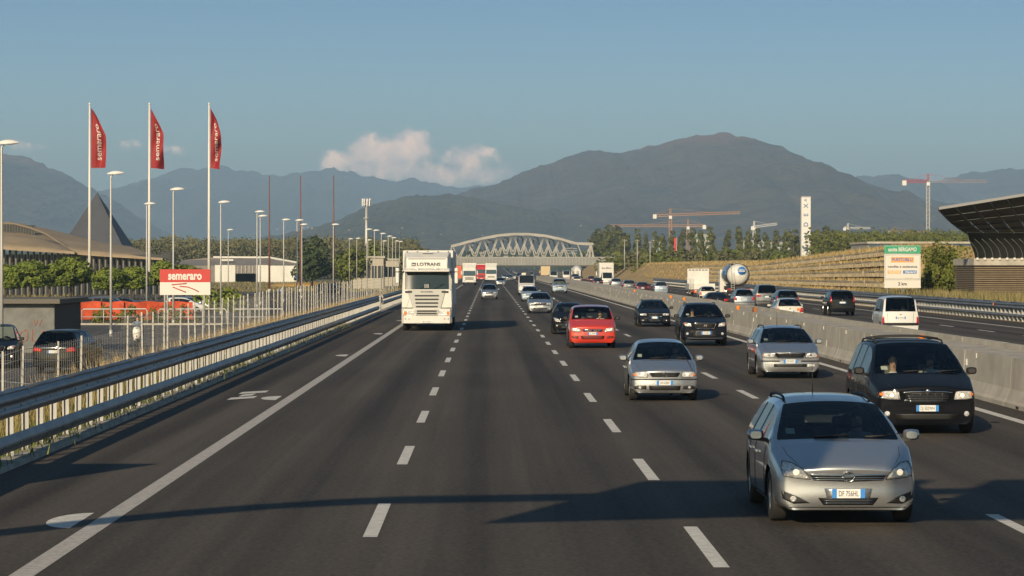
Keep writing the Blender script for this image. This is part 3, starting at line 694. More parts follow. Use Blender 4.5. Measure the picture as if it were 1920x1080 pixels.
def f_hatch(c, r, pl):
    head_pair(c, r, [(.41, .565), (.74, .57), (.765, .66), (.72, .70), (.44, .705), (.40, .66)], [(.53, .635, .05)], [(.66, .60), (.745, .605), (.745, .655), (.66, .655)])
    c.patch('upper_grille', GRIL, r, 'f', [(-.30, .575), (.30, .575), (.365, .68), (-.365, .68)], .004)
    bars(c, r, 'grille_bar', BLACKP, (.60, .63, .655), lambda z: .31, .008, .010)
    disc(c, r, 'emblem', CHROME, 'f', 0, .632, .062, .014); disc(c, r, 'emblem_back', GRIL, 'f', 0, .632, .050, .018)
    c.ribbon('emblem_ring', CHROME, r, 'f', [(.06*math.cos(2*math.pi*k/16), .632+.06*math.sin(2*math.pi*k/16)) for k in range(16)], .010, .022, 1, True)
    c.ribbon('emblem_strokes', CHROME, r, 'f', [(-.024, .678), (0, .642), (.024, .678)], .009, .022, 2); c.ribbon('emblem_strokes', CHROME, r, 'f', [(-.044, .66), (-.022, .592), (0, .63), (.022, .592), (.044, .66)], .009, .022, 2)
    c.ribbon('bumper_strip', BLACKP, r, 'f', [(-.78, .515), (-.6, .52), (-.3, .52), (0, .52), (.3, .52), (.6, .52), (.78, .515)], .030, .006)
    plate_part(c, r, 'f', 0, .44, pl, .38, .105)
    c.patch('lower_grille', GRIL, r, 'f', [(-.355, .265), (.355, .265), (.375, .37), (-.375, .37)], .005)
    both(c, r, 'fog_recess', GRIL, [(.43, .285), (.70, .285), (.735, .37), (.43, .375)], .005)
    for s_ in (-1, 1): disc(c, r, 'fog_lamp', LAMP, 'f', s_*.58, .33, .033, .014)
def f_wagon2(c, r, pl):
    head_pair(c, r, [(.44, .60), (.72, .60), (.80, .63), (.81, .70), (.72, .745), (.50, .735), (.43, .665)], [(.58, .67, .045)], [(.755, .635), (.79, .645), (.79, .685), (.755, .68)], lit=False)
    c.patch('upper_grille', GRIL, r, 'f', [(-.36, .60), (.36, .60), (.41, .66), (.43, .725), (-.43, .725), (-.41, .66)], .004)
    c.ribbon('grille_chrome', CHROME, r, 'f', [(-.45, .735), (-.2, .75), (0, .762), (.2, .75), (.45, .735), (.42, .65), (.37, .59), (0, .588), (-.37, .59), (-.42, .65)], .020, .010, 3, True)
    disc(c, r, 'emblem', CHROME, 'f', 0, .725, .05, .02)
    c.ribbon('bumper_strip', BLACKP, r, 'f', [(-.81, .50), (-.6, .50), (-.3, .50)], .04, .006); c.ribbon('bumper_strip', BLACKP, r, 'f', [(.81, .50), (.6, .50), (.3, .50)], .04, .006)
    plate_part(c, r, 'f', 0, .495, pl, .38, .105)
    c.patch('lower_grille', GRIL, r, 'f', [(-.46, .335), (.46, .335), (.46, .42), (-.46, .42)], .005)
    both(c, r, 'fog_lamp', LAMP, [(.48, .34), (.70, .345), (.71, .42), (.48, .42)], .006)
def f_suv(c, r, pl):
    head_pair(c, r, [(.52, .78), (.78, .80), (.86, .87), (.86, .95), (.72, .955), (.56, .90)], [(.66, .87, .045)], [(.76, .86), (.845, .89), (.84, .935), (.76, .93)])
    c.patch('upper_grille', GRIL, r, 'f', [(-.34, .72), (.34, .72), (.41, .90), (-.41, .90)], .004)
    c.ribbon('grille_chrome', CHROME, r, 'f', [(-.36, .71), (0, .70), (.36, .71), (.44, .90), (.40, .925), (0, .93), (-.40, .925), (-.44, .90)], .025, .010, 3, True)
    bars(c, r, 'grille_bar', BLACKP, (.77, .82, .87), lambda z: .36, .012, .010)
    text('H', .13, CHROME, r, tuple(c.proj('f', 0, .82, .03)), FRONT, 'emblem', bold=.004, shear=.3, sx=1.3)
    plate_part(c, r, 'f', .05, .53, pl, .40, .115)
    c.patch('lower_grille', GRIL, r, 'f', [(-.50, .36), (.50, .36), (.42, .64), (-.42, .64)], .004)
    for s_ in (-1, 1): disc(c, r, 'fog_lamp', LAMP, 'f', s_*.70, .50, .055, .012)
    bars(c, r, 'grille_bar', CHROME, (.46, .58), lambda z: .40, .012, .010)
    c.ribbon('skid_strip', P_GREY, r, 'f', [(-.7, .33), (-.35, .32), (0, .32), (.35, .32), (.7, .33)], .03, .006)
def f_sedan4(c, r, pl):
    head_pair(c, r, [(.42, .60), (.76, .60), (.80, .66), (.78, .715), (.42, .70)], [(.56, .65, .04)], None, lit=False)
    c.patch('upper_grille', GRIL, r, 'f', [(-.33, .575), (.33, .575), (.36, .70), (-.36, .70)], .004)
    c.ribbon('grille_chrome', CHROME, r, 'f', [(-.34, .565), (0, .565), (.34, .565), (.37, .70), (0, .71), (-.37, .70)], .020, .010, 3, True)
    for k in range(4): c.ribbon('emblem_ring', CHROME, r, 'f', [(-.093+.062*k+.04*math.cos(2*math.pi*j/12), .645+.04*math.sin(2*math.pi*j/12)) for j in range(12)], .010, .018, 1, True)
    plate_part(c, r, 'f', 0, .49, pl, .36, .11)
    c.patch('lower_grille', GRIL, r, 'f', [(-.30, .30), (.30, .30), (.33, .40), (-.33, .40)], .005)
    c.ribbon('grille_chrome', CHROME, r, 'f', [(-.30, .37), (-.26, .31), (0, .305), (.26, .31), (.30, .37)], .016, .010)
    both(c, r, 'fog_recess', GRIL, [(.45, .30), (.74, .30), (.76, .38), (.45, .38)], .005)
    for s_ in (-1, 1): disc(c, r, 'fog_lamp', LAMP, 'f', s_*.62, .34, .035, .014)
def f_mpv(c, r, pl):
    head_pair(c, r, [(.46, .635), (.80, .66), (.84, .77), (.80, .82), (.55, .775), (.455, .72)], [(.72, .74, .05), (.57, .71, .035)], None)
    c.patch('chrome_grille', CHROME, r, 'f', [(-.34, .645), (.34, .645), (.40, .70), (.37, .745), (-.37, .745), (-.40, .70)], .010)
    bars(c, r, 'grille_slot', GRIL, (.67, .69, .71, .73), lambda z: .33, .007, .014)
    disc(c, r, 'emblem', P_DARKBLUE, 'f', 0, .70, .035, .018)
    plate_part(c, r, 'f', 0, .575, pl, .38, .105)
    c.patch('lower_grille', GRIL, r, 'f', [(-.42, .355), (.42, .355), (.46, .49), (-.46, .49)], .005)
    bars(c, r, 'grille_bar', P_RED, (.40, .445), lambda z: .41, .02, .010)
    both(c, r, 'side_intake', GRIL, [(.56, .38), (.80, .40), (.82, .47), (.56, .48)], .004)
    for z in (.41, .445):
        for s_ in (-1, 1): c.ribbon('intake_bar', P_RED, r, 'f', [(s_*.57, z), (s_*.69, z), (s_*.80, z)], .014, .010, 2)
def f_small(c, r, pl):
    head_pair(c, r, [(.40, .58), (.66, .60), (.74, .72), (.76, .80), (.64, .78), (.48, .69)], [(.60, .69, .04)], None, lit=False)
    c.patch('upper_grille', GRIL, r, 'f', [(-.30, .55), (.30, .55), (.30, .62), (-.30, .62)], .004)
    plate_part(c, r, 'f', 0, .46, pl, .38, .105); c.patch('lower_grille', GRIL, r, 'f', [(-.45, .28), (.45, .28), (.42, .38), (-.42, .38)], .005)
    for s_ in (-1, 1): disc(c, r, 'fog_lamp', LAMP, 'f', s_*.60, .42, .045, .012)
def f_plain(c, r, pl):
    zn = c.p.zn; w = c.w
    head_pair(c, r, [(.48*w, zn-.12), (.88*w, zn-.11), (.92*w, zn-.01), (.86*w, zn+.03), (.52*w, zn+.01)], [(.66*w, zn-.05, .05)], None, lit=False)
    c.patch('upper_grille', GRIL, r, 'f', [(-.42*w, zn-.12), (.42*w, zn-.12), (.46*w, zn-.02), (-.46*w, zn-.02)], .004, 2, 2)
    disc(c, r, 'emblem', CHROME, 'f', 0, zn-.07, .045, .014)
    plate_part(c, r, 'f', 0, zn-.23, pl, .42, .11, blue=False); c.patch('lower_grille', GRIL, r, 'f', [(-.52*w, .28), (.52*w, .28), (.52*w, .38), (-.52*w, .38)], .005, 2, 2)
    for s_ in (-1, 1): disc(c, r, 'fog_lamp', LAMP, 'f', s_*.72*w, .34, .045, .012)
    c.ribbon('bumper_strip', BLACKP, r, 'f', [(-.9*w, zn-.17), (-.5*w, zn-.17), (0, zn-.17), (.5*w, zn-.17), (.9*w, zn-.17)], .02, .006, 3)
def make_rear(style='low', pcol=True):
    def fn(c, r, pl):
        zt = c.p.zt; w = c.w
        if style == 'high': poly = [(.78*w, zt-.25), (.90*w, zt-.25), (.88*w, zt+.18), (.80*w, zt+.18)]
        elif style == 'wide': poly = [(.52*w, zt-.26), (.92*w, zt-.24), (.92*w, zt-.08), (.52*w, zt-.10)]
        elif style == 'van': poly = [(.84*w, .48), (.96*w, .48), (.96*w, .86), (.86*w, .86)]
        else: poly = [(.66*w, zt-.32), (.92*w, zt-.30), (.92*w, zt-.05), (.74*w, zt-.06)]
        both(c, r, 'tail_light', TAIL, poly, .012, 'r')
        plate_part(c, r, 'r', 0, zt-.26, pl, .46, .11, blue=True)
        c.ribbon('bumper_strip', BLACKP, r, 'r', [(-.92*w, .52), (-.5*w, .52), (0, .52), (.5*w, .52), (.92*w, .52)], .05 if style != 'van' else .13, .008, 3)
        disc(c, r, 'emblem', CHROME, 'r', 0, zt-.11, .04, .012)
        c.ribbon('rear_wiper', BLACKP, r, 'r', [(.0, zt+.07), (.2, zt+.09), (.38, zt+.12)], .02, .015, 2)
        c.ribbon('tailgate_seam', BLACKP, r, 'r', [(-.70*w, zt-.02), (-.66*w, .56), (0, .555), (.66*w, .56), (.70*w, zt-.02)], .012, .001, 4)
    return fn
# ------------------------------------------------------------------ traffic towards the camera
ESTATE = dict(L=4.52, W=1.80, H=1.50, zn=.70, zc=.975, yc=1.08, yh=1.95, yr=4.02, yt=4.34, zt=1.0, wr=.60, yf=.88, yb=3.58, R=.325, b1=2.45, d1=3.22, quarter=True)
make_car('estate_car', 'silver estate car nearest the camera, ring emblem, bright warm lamps, plate DF 756HL', 'car', ESTATE, P_SILVER, 4.36, 33.9, face=f_estate, plate='DF 756HL', extras=(roof_rails, aerial))
MINIVAN = dict(L=4.80, W=2.0, H=1.75, zn=.86, zc=1.10, yc=1.10, yh=2.05, yr=4.35, yt=4.62, zt=1.10, wr=.70, yf=.93, yb=3.80, R=.34, b1=2.55, d1=3.45, quarter=True, mirm=BLACKP, seatm=SEATL, rearm=G_DARK, zb=.2, bow=.22, hoodc=.05)
def cross_bars(c, root):
    for y in (2.7, 3.3, 3.9):
        pts = [c.proj('t', c.p.wr*q, y, .055) for q in (-.9, -.45, 0, .45, .9)]; MB().tube(pts, .016, 6).build('roof_bar', BLACKP, root)
make_car('minivan', 'black minivan with roof bars beside the concrete median, plate DJ 502WH', 'minivan', MINIVAN, P_BLACK, 8.22, 52.4, face=f_minivan, plate='DJ 502WH', extras=(roof_rails, cross_bars))
HATCH = dict(L=3.75, W=1.655, H=1.42, zn=.70, zc=.93, yc=.98, yh=1.72, yr=3.20, yt=3.60, zt=.95, wr=.545, yf=.76, yb=3.16, R=.295, b1=2.35, d1=3.0, bow=.13, zb=.2)
make_car('hatchback', 'silver hatchback with black bumper strip in the third lane behind the estate car', 'car', HATCH, P_SILVER, 4.12, 65.5, face=f_hatch, plate='DW 678DP')
WAGON2 = dict(L=4.57, W=1.79, H=1.47, zn=.73, zc=.97, yc=1.12, yh=1.92, yr=4.0, yt=4.38, zt=.98, wr=.59, yf=.90, yb=3.48, R=.315, b1=2.45, d1=3.25, quarter=True)
make_car('estate_car', 'silver estate car with dark trapezoid grille behind the black minivan', 'car', WAGON2, P_SILVER, 8.5, 78.8, face=f_wagon2, plate='DP 094TR', extras=(roof_rails, aerial))
SUV = dict(L=4.67, W=1.90, H=1.72, zn=.93, zc=1.13, yc=1.15, yh=1.95, yr=4.05, yt=4.50, zt=1.12, wr=.63, yf=.92, yb=3.62, R=.365, b1=2.5, d1=3.35, quarter=True, mirm=BLACKP, zb=.26, bow=.18)
make_car('suv', 'dark blue off-road car with chrome framed grille by the concrete median', 'car', SUV, P_DARKBLUE, 8.6, 111.3, face=f_suv, plate='CN 318KG', extras=(roof_rails,))
SEDAN4 = dict(L=4.55, W=1.80, H=1.43, zn=.72, zc=.94, yc=1.20, yh=2.02, yr=3.95, yt=4.35, zt=.97, wr=.565, yf=.92, yb=3.55, R=.315, b1=2.5, d1=3.25, quarter=True, mirm=BLACKP)
make_car('estate_car', 'dark blue estate car with four ring emblem ahead of the off-road car', 'car', SEDAN4, P_DARKBLUE, 8.75, 147.6, face=f_sedan4, plate='', extras=(roof_rails,))
MPV = dict(L=4.09, W=1.87, H=1.67, zn=.83, zc=1.10, yc=.92, yh=1.50, yr=3.55, yt=3.95, zt=1.08, wr=.70, yf=.80, yb=3.46, R=.31, b1=2.25, d1=3.0, quarter=True, mirm=BLACKP, zb=.22, bow=.12, hoodc=.02, nosex=.93)
make_car('people_carrier', 'bright red people carrier with chrome grille in the third lane', 'car', MPV, P_RED, 4.02, 108.4, face=f_mpv, plate='CZ 590RM', extras=(exhaust,))
SMALL = dict(L=3.7, W=1.68, H=1.49, zn=.74, zc=1.0, yc=.95, yh=1.75, yr=3.25, yt=3.55, zt=.98, wr=.55, yf=.78, yb=3.15, R=.30, b1=2.3, d1=2.95)
make_car('hatchback', 'small black hatchback half hidden behind the red people carrier', 'car', SMALL, P_BLACK, 3.78, 130.8, face=f_small, plate='')
SALOON = dict(L=4.5, W=1.74, H=1.45, zn=.72, zc=.95, yc=1.15, yh=1.9, yr=3.3, yt=3.85, zt=1.0, wr=.56, yf=.88, yb=3.45, R=.31, b1=2.4, d1=3.05, deck=True)
make_car('saloon_car', 'silver saloon car with black bumper strip left of the small black hatchback', 'car', SALOON, P_SILVER, 3.48, 190, face=f_plain, plate='', extras=(aerial,))
make_car('hatchback', 'grey hatchback half hidden behind the silver saloon car', 'car', HATCH, P_LBLUE, 3.75, 256, lod=1, face=f_plain, plate='')
make_car('hatchback', 'small silver hatchback alone in the second lane behind the big truck', 'car', dict(HATCH, H=1.50), P_SILVER, .02, 274, lod=1, face=f_plain, plate='')
make_car('suv', 'silver off-road car far back in the lane beside the median', 'car', dict(SUV, H=1.78), P_LBLUE, 8.5, 336, lod=1, face=f_plain, plate='', extras=(roof_rails,))
make_car('hatchback', 'silver hatchback right of the white cab-over lorry in the second lane', 'car', HATCH, P_SILVER, 1.95, 470, lod=1, face=f_plain, plate='')
VAN = dict(L=5.2, W=1.95, H=2.30, zn=1.05, zc=1.32, yc=.75, yh=1.45, yr=4.95, yt=5.1, zt=1.25, wr=.82, yf=.9, yb=4.1, R=.34, b1=2.3, d1=3.6, quarter=True, zb=.25, hoodc=.02, bow=.12, mirm=BLACKP, wbelt=.97)
def luggage(c, root):
    for (x, y, s_, m) in ((-.3, 2.2, .5, P_CREAM), (.25, 2.6, .55, P_GREEN), (0, 3.4, .6, P_GREY)):
        z = c.proj('t', x, y, 0).z; MB().box((x, y, z+s_*.22), (s_, .7, s_*.5)).build('roof_luggage', m, root, bevel=.06)
make_car('minibus', 'white minibus with luggage on its roof in the third lane', 'van', VAN, P_WHITE, 4.25, 316, lod=1, face=f_plain, plate='', extras=(luggage,), cabin=False)
k = 0
for (px_, Y, pm, sp, lab) in ((955, 640, P_GREY, SALOON, 'far grey saloon car just left of the white minibus'), (962, 760, P_WHITE, HATCH, 'far white hatchback under the arch bridge, left of the minibus'), (946, 820, P_SILVER, SALOON, 'far silver saloon car under the arch bridge'), (975, 700, P_DARKBLUE, SUV, 'far dark car right beside the white minibus'), (995, 900, P_WHITE, VAN, 'far white van under the arch bridge by the median')):
    make_car('distant_car', lab, 'car', sp, pm, (px_-VX)*Y/F, Y, lod=1, face=f_plain, plate='', cabin=False, group='distant cars under the bridge', z=zr(Y))
# ------------------------------------------------------------------ traffic away from the camera
VANW = dict(L=4.1, W=1.74, H=1.82, zn=.88, zc=1.12, yc=.95, yh=1.6, yr=3.86, yt=4.0, zt=1.08, wr=.68, yf=.8, yb=3.4, R=.31, b1=2.2, d1=2.9, quarter=True, tailx=.95, mirm=BLACKP)
make_car('van', 'white small van with dark rear window beside the concrete median', 'van', VANW, P_WHITE, 19.0, 129, away=True, rear=make_rear('van'), plate='BE 147NA')
make_car('off_road_car', 'black compact off-road car with tall red tail lights in the middle far lane', 'car', dict(SUV, L=4.4, W=1.78, H=1.68, yr=3.95, yt=4.25, yb=3.45, d1=3.2), P_BLACK, 22.9, 181, away=True, rear=make_rear('high'), plate='')
make_car('hatchback', 'old white hatchback with an orange sticker on its tailgate behind the median', 'car', dict(HATCH, L=4.0, yr=3.35, yt=3.85, yb=3.3), P_CREAM, 16.8, 156, away=True, rear=make_rear('low'), plate='', extras=(lambda c, r: c.patch('orange_sticker', AMBER, r, 'r', [(-.60, .72), (-.38, .72), (-.38, .86), (-.60, .86)], .012),))
make_car('estate_car', 'dark green estate car next to the old white hatchback', 'car', dict(WAGON2, H=1.52), P_GREEN, 21.5, 201, away=True, rear=make_rear('high'), plate='')
def spare(c, root):
    w_ = wheel(root, .001, c.p.L+.12, .34, .22); w_.rotation_euler = (0, 0, R(90)); w_.location = (0, c.p.L+.12, .95)
make_car('jeep', 'grey off-road car with dark hard top and silver tailgate', 'car', dict(SUV, H=1.82, L=4.3, yr=4.0, yt=4.18, yb=3.4), P_GREY, 21.5, 216, away=True, rear=make_rear('wide'), plate='')
make_car('hatchback', 'silver rounded hatchback with large red tail lights right of the black coupe', 'car', dict(SMALL, H=1.52, tailx=.93), P_SILVER, 19.2, 210, away=True, rear=make_rear('low'), plate='BX 402DF')
make_car('coupe', 'low black coupe whose roof shows over the median', 'car', dict(SALOON, H=1.38, yr=3.2, yt=3.95), P_BLACK, 16.2, 198, away=True, rear=make_rear('wide'), plate='')
make_car('hatchback', 'cream hatchback in front of the white flatbed lorry', 'car', HATCH, P_CREAM, 19.9, 254, away=True, lod=1, rear=make_rear('low'), plate='')
for (x, Y, pm, sp, st_, lab) in ((19.9, 323, P_LBLUE, SMALL, 'high', 'light blue hatchback left of the white flatbed lorry'), (18.2, 331, P_MAROON, HATCH, 'low', 'dark red hatchback left of the light blue hatchback'), (18.6, 371, P_GREY, WAGON2, 'low', 'dark grey car third from the flatbed lorry'), (19.3, 424, P_SILVER, WAGON2, 'low', 'silver estate car right of the white box lorry'),
                             (17.6, 452, P_DARKBLUE, SALOON, 'wide', 'dark car left of the white box lorry'), (16.4, 520, P_CREAM, HATCH, 'low', 'pale hatchback right of the bridge pier'), (20.5, 560, P_MAROON, HATCH, 'low', 'far dark red car between the median and the bridge pier'), (18.5, 600, P_GREY, SUV, 'low', 'far dark off-road car left of the bridge pier')):
    make_car('distant_car', lab, 'car', sp, pm, x, Y, away=True, lod=1, rear=make_rear(st_), plate='', cabin=False, group='distant cars on the opposite carriageway')
for (px_, Y, lab) in ((1139, 470, 'white panel van in front of the white box lorry'), (1038, 640, 'white panel van leftmost of the far white vans'), (1062, 700, 'white panel van left of the concrete mixer lorry')):
    make_car('panel_van', lab, 'van', VAN, P_WHITE, (px_-VX)*Y/F, Y, away=True, lod=1, rear=make_rear('van'), plate='', cabin=False, group='far white panel vans', z=zr(Y))
# ------------------------------------------------------------------ parked cars
make_car('suv', 'black sport utility car seen from behind in the parking lot', 'car', dict(SUV, W=1.88, H=1.71), P_BLACK, -16.35, 108, away=True, rear=make_rear('wide'), plate='CK 813ZN', z=PZ, rz=R(-6), extras=(lambda c, r: c.ribbon('tailgate_chrome', CHROME, r, 'r', [(-.6, 1.0), (0, 1.01), (.6, 1.0)], .06, .012),))
make_car('pickup', 'dark pick-up at the left edge of the picture, facing the camera', 'car', dict(SUV, W=1.85, H=1.78, L=5.0, yr=3.6, yt=3.75, deck=True, yb=3.9, d1=3.0, quarter=False), P_DARKBLUE, -20.1, 113.5, face=f_suv, plate='', z=PZ, rz=R(6))
for i, (px_, Y, pm, sp, lab) in enumerate(((33, 232, P_BLACK, SUV, 'black parked car with its roof above the dark shelter, leftmost'), (68, 238, P_GREY, SALOON, 'grey parked car second from the left behind the shelter'), (95, 236, P_LBLUE, WAGON2, 'pale blue parked estate car behind the shelter'), (122, 240, P_SILVER, SALOON, 'silver parked car rightmost behind the shelter'), (245, 236, P_GREY, MPV, 'dark parked people carrier behind the orange net, below the pines'), (283, 242, P_BLACK, SALOON, 'black parked saloon behind the orange net, left of the red shop sign'), (385, 250, P_WHITE, SMALL, 'white parked hatchback just right of the red shop sign'), (402, 262, P_SILVER, HATCH, 'silver parked hatchback beyond the fence right of the shop sign'), (648, 420, P_DARKBLUE, SUV, 'dark car on the service road beyond the fence'), (328, 226, P_GREEN, SALOON, 'dark green parked saloon under the red shop sign'))):
    make_car('parked_car', lab, 'car', sp, pm, (px_-VX)*Y/F, Y, lod=1, face=f_plain, plate='', cabin=False, group='parked cars', z=-1.0, rz=R(80 if i % 3 else 95))
# ------------------------------------------------------------------ concrete median
prof_nj = [(0, 0), (.30, 0), (.30, 0), (.30, 1.09), (.16, 1.09), (.10, .42), (0, .16)]
def barrier(name, label, x, face, y0, y1, seg):
    root = empty(name, (x, 0, 0), 0, label, 'barrier')
    poly = [(0, 0), (0, .10), (.055, .16), (.15, .40), (.20, 1.10), (.40, 1.10), (.42, 0)]
    if face < 0: poly = [(-a, z) for a, z in poly][::-1]
    me = MB().prism(poly, 'y', .012, seg-.012).mesh('barrier_segment'); MB().fix(me); me.materials.append(concrete)
    y = y0
    while y < y1:
        o = link('barrier_segment', me, None, root, (random.uniform(-.008, .008), y, (zr(y)+zr(y+seg))/2+random.uniform(-.006, .006))); o.rotation_euler = (math.atan2(zr(y+seg)-zr(y), seg), 0, 0)
        y += seg
    return root
nb = barrier('concrete_barrier', 'near row of grey concrete median barrier along the fast lane', XB, 1, 20, 700, 6.2)
fb = barrier('concrete_barrier', 'far row of grey concrete median barrier on the opposite side', 14.3, -1, 20, 700, 6.2)
b = MB(); b.grid([[(XB+.4, y, .97+zr(y)), (14.3-.4, y, .97+zr(y))] for y in YS if y < 1500], False); tag(b.build('median_fill', concrete2), kind='structure')
stain = mat('rust_stain', (.62, .58, .48), .9); bolt = mat('lifting_bolt', (.50, .49, .45), .6, .3); orange = mat('orange_plastic', (.85, .22, .02), .5); rustb = mat('rust_brown', (.30, .11, .03), .8, var=.3, scale=5)
for k in range(46):
    y = 40+6.2*k+3.1
    MB().box((XB+.175-XB, y, 1.0), (.03, .10, .12)).build('lifting_lug', bolt, nb)
    if k % 3 == 1: MB().box((.17, y+1.4, .80), (.02, .22, .16)).build('reflector_plate', PLATE, nb); 
    if k % 2: MB().box((.14, y-1.1, .45), (.012, .05, .30), Matrix.Rotation(R(4), 3, 'Y')).build('drip_mark', stain, nb)
    MB().box((.015, y, .05), (.05, .28, .05)).build('drain_slot', BLACKP, nb)
for (px_, y, X) in ((1728, 606, 12.5), (1384, 566, 12.6), (1283, 553, 12.6), (1258, 548, 12.6), (1190, 541, 12.6)):
    Y = (X*F)/(px_-VX); o = MB(); o.box((X, Y, .99), (.16, .16, .04)); o.lathe([(.07, 1.0), (.095, 1.05), (.10, 1.14), (.08, 1.19), (.001, 1.2)], 12, (X, Y, 0))
    if True:
        q = o.build('beacon', orange); tag(q, 'orange warning beacon on the median, ' + ('right behind the black minivan' if px_ == 1728 else 'left of the silver rounded hatchback' if px_ == 1384 else 'near the flatbed lorry' if px_ == 1283 else 'below the light blue hatchback' if px_ == 1258 else 'furthest away'), 'beacon', 'orange beacons on the median')
Y = 12.2*F/(1415-VX); b = MB().box((12.2, Y, 1.13), (.15, .75, .36)); tag(b.build('rusty_box', rustb, None, bevel=.02), 'rust brown box standing on the concrete median', 'box')
# ------------------------------------------------------------------ guard rails
def wbeam(z0, z1, waves, depth=.085):
    pts = []; n = waves*4
    for i in range(n+1):
        t = i/n; x = depth*(.5-.5*math.cos(2*math.pi*waves*t)); pts.append((x, z0+(z1-z0)*t))
    return pts
def rail(name, label, x, face, y0, y1, step, beams, top=False, postw=.028, ph=1.1):
    root = empty(name, (x, 0, 0), 0, label, 'guard rail')
    for (z0, z1, wv) in beams:
        pr = [(face*a, z) for a, z in wbeam(z0, z1, wv)]; th = .006
        b = MB(); b.grid([[(a, 0, z) for a, z in pr], [(a, 4.5, z) for a, z in pr]], True); b.grid([[(a-face*.01, 0, z) for a, z in pr], [(a-face*.01, 4.5, z) for a, z in pr]], True)
        for q_ in (.4, 1.9, 3.4): b.box((face*.092, q_, (z0+z1)/2-.01), (.02, .035, .035))
        me = b.mesh('rail_beam'); me.materials.append(galv)
        y = y0
        while y < y1-4.4:
            o = link('rail_beam', me, None, root, (random.uniform(-.004, .004), y, zr(y)+random.uniform(-.004, .004))); o.rotation_euler = (0, random.uniform(-.008, .008), random.uniform(-.001, .001))
            bo = MB()
            for q in (-.1, .1): bo.box((face*.05, y+q+.12, zr(y)+(z0+z1)/2), (.03, .03, .03))
            y += 4.5
    if top:
        me = MB().tube([(0, 0, 0), (0, 4.5, 0)], .045, 8).mesh('top_rail'); me.materials.append(galv); y = y0
        while y < y1-4.4: link('top_rail', me, None, root, (-face*.03, y, beams[0][1]+.02+zr(y))); y += 4.5
    pb = MB()
    for q in (0, .085+postw*.3): pb.span((-face*(.02+q), -.012, 0), (-face*(.02+q+postw), .012, ph))
    pb.span((-face*(.02+postw), .05, 0), (-face*(.10+postw), .062, ph))
    me = pb.mesh('rail_post'); pb.fix(me); me.materials.append(galv_post); y = y0+.4
    while y < y1: link('rail_post', me, None, root, (-.0, y, zr(y)+.02)).rotation_euler = (random.uniform(-.012, .012), random.uniform(-.012, .012), 0); y += step
    return root
lr = rail('guard_rail', 'tall two beam steel guard rail along the emergency lane', -7.70, 1, 24, 199, 1.5, [(.74, 1.12, 2), (.18, .46, 1)], True)
# folded end of the tall rail and the lower rail after it
e = MB(); pr = wbeam(.74, 1.12, 2); rows = []
for t in (0, .3, .6, 1.): rows.append([(a*(1-t*.5), 199+2.2*t, z-(.28*t)) for a, z in pr])
e.grid(rows); e.build('rail_end_flare', galv, lr)
lr2 = rail('guard_rail', 'lower steel guard rail continuing behind the white truck', -7.75, 1, 203, 420, 1.5, [(.82, 1.15, 1), (.42, .70, 1)], False)
rr = rail('guard_rail', 'far steel guard rail below the retaining wall on the right', 30.5, -1, 60, 520, 1.33, [(.72, 1.08, 2), (.24, .44, 1)], True, .14, 1.0)
o = MB().box((30.35, 30.35*F/(1862-VX), .93), (.03, .25, .14)).build('orange_marker', orange); tag(o, 'small orange marker on the far guard rail', 'marker')
# ------------------------------------------------------------------ wire fence
fpost = mat('fence_post', (.40, .39, .36), .6, .1, var=.15, scale=3); wire = mat('fence_wire', (.40, .40, .38), .6, .3)
froot = empty('wire_fence', (0, 0, 0), 0, 'wire mesh fence on galvanised posts between motorway and parking lot', 'fence')
posts = [(5, 1.50), (40, 1.55), (108, 1.52), (151, 1.56), (238, 1.88), (268, 1.92), (287, 1.88), (307, 1.95), (313, 1.9), (337, 1.9), (355, 2.0), (367, 2.02), (380, 2.05), (393, 2.06), (403, 2.0), (415, 2.05), (426, 2.05), (437, 2.1), (449, 2.08), (456, 2.05), (466, 2.1), (478, 2.1), (485, 2.12), (492, 2.14), (499, 2.16), (505, 2.15), (514, 2.16), (520, 2.17)]
ff = 527
while ff < 745: posts.append((ff, 2.2+random.uniform(-.06, .08))); ff += random.uniform(3.6, 6.2) if ff < 640 else random.uniform(2.6, 4)
XF = -9.5; tops = []
for i, (px_, zt) in enumerate(posts):
    Y = -XF*F/(VX-px_); tops.append((Y, zt)); lean = random.uniform(-.02, .02)
    MB().bar((XF, Y, -.2), (XF+lean*2, Y+random.uniform(-.03, .03), zt), .042, .042).build('fence_post', fpost, froot)
    if i in (4, 9, 3): MB().bar((XF, Y+.05, .9), (XF+.05, Y+4.5, 0.0), .04).build('fence_brace', fpost, froot)
for h in range(9):
    f_ = (h+.5)/9
    MB().tube([(XF, Y, lerp(.0, zt, f_)+random.uniform(-.02, .02)) for Y, zt in tops], .006, 4).build('fence_wire', wire, froot)
mesh_b = MB()
yv = tops[0][0]
while yv < 120:
    zt = 1.5 if yv < 72 else 1.9
    mesh_b.box((XF, yv, zt/2), (.003, .004, zt)); yv += .30
tag(mesh_b.build('mesh_strands', wire, froot), kind='stuff')
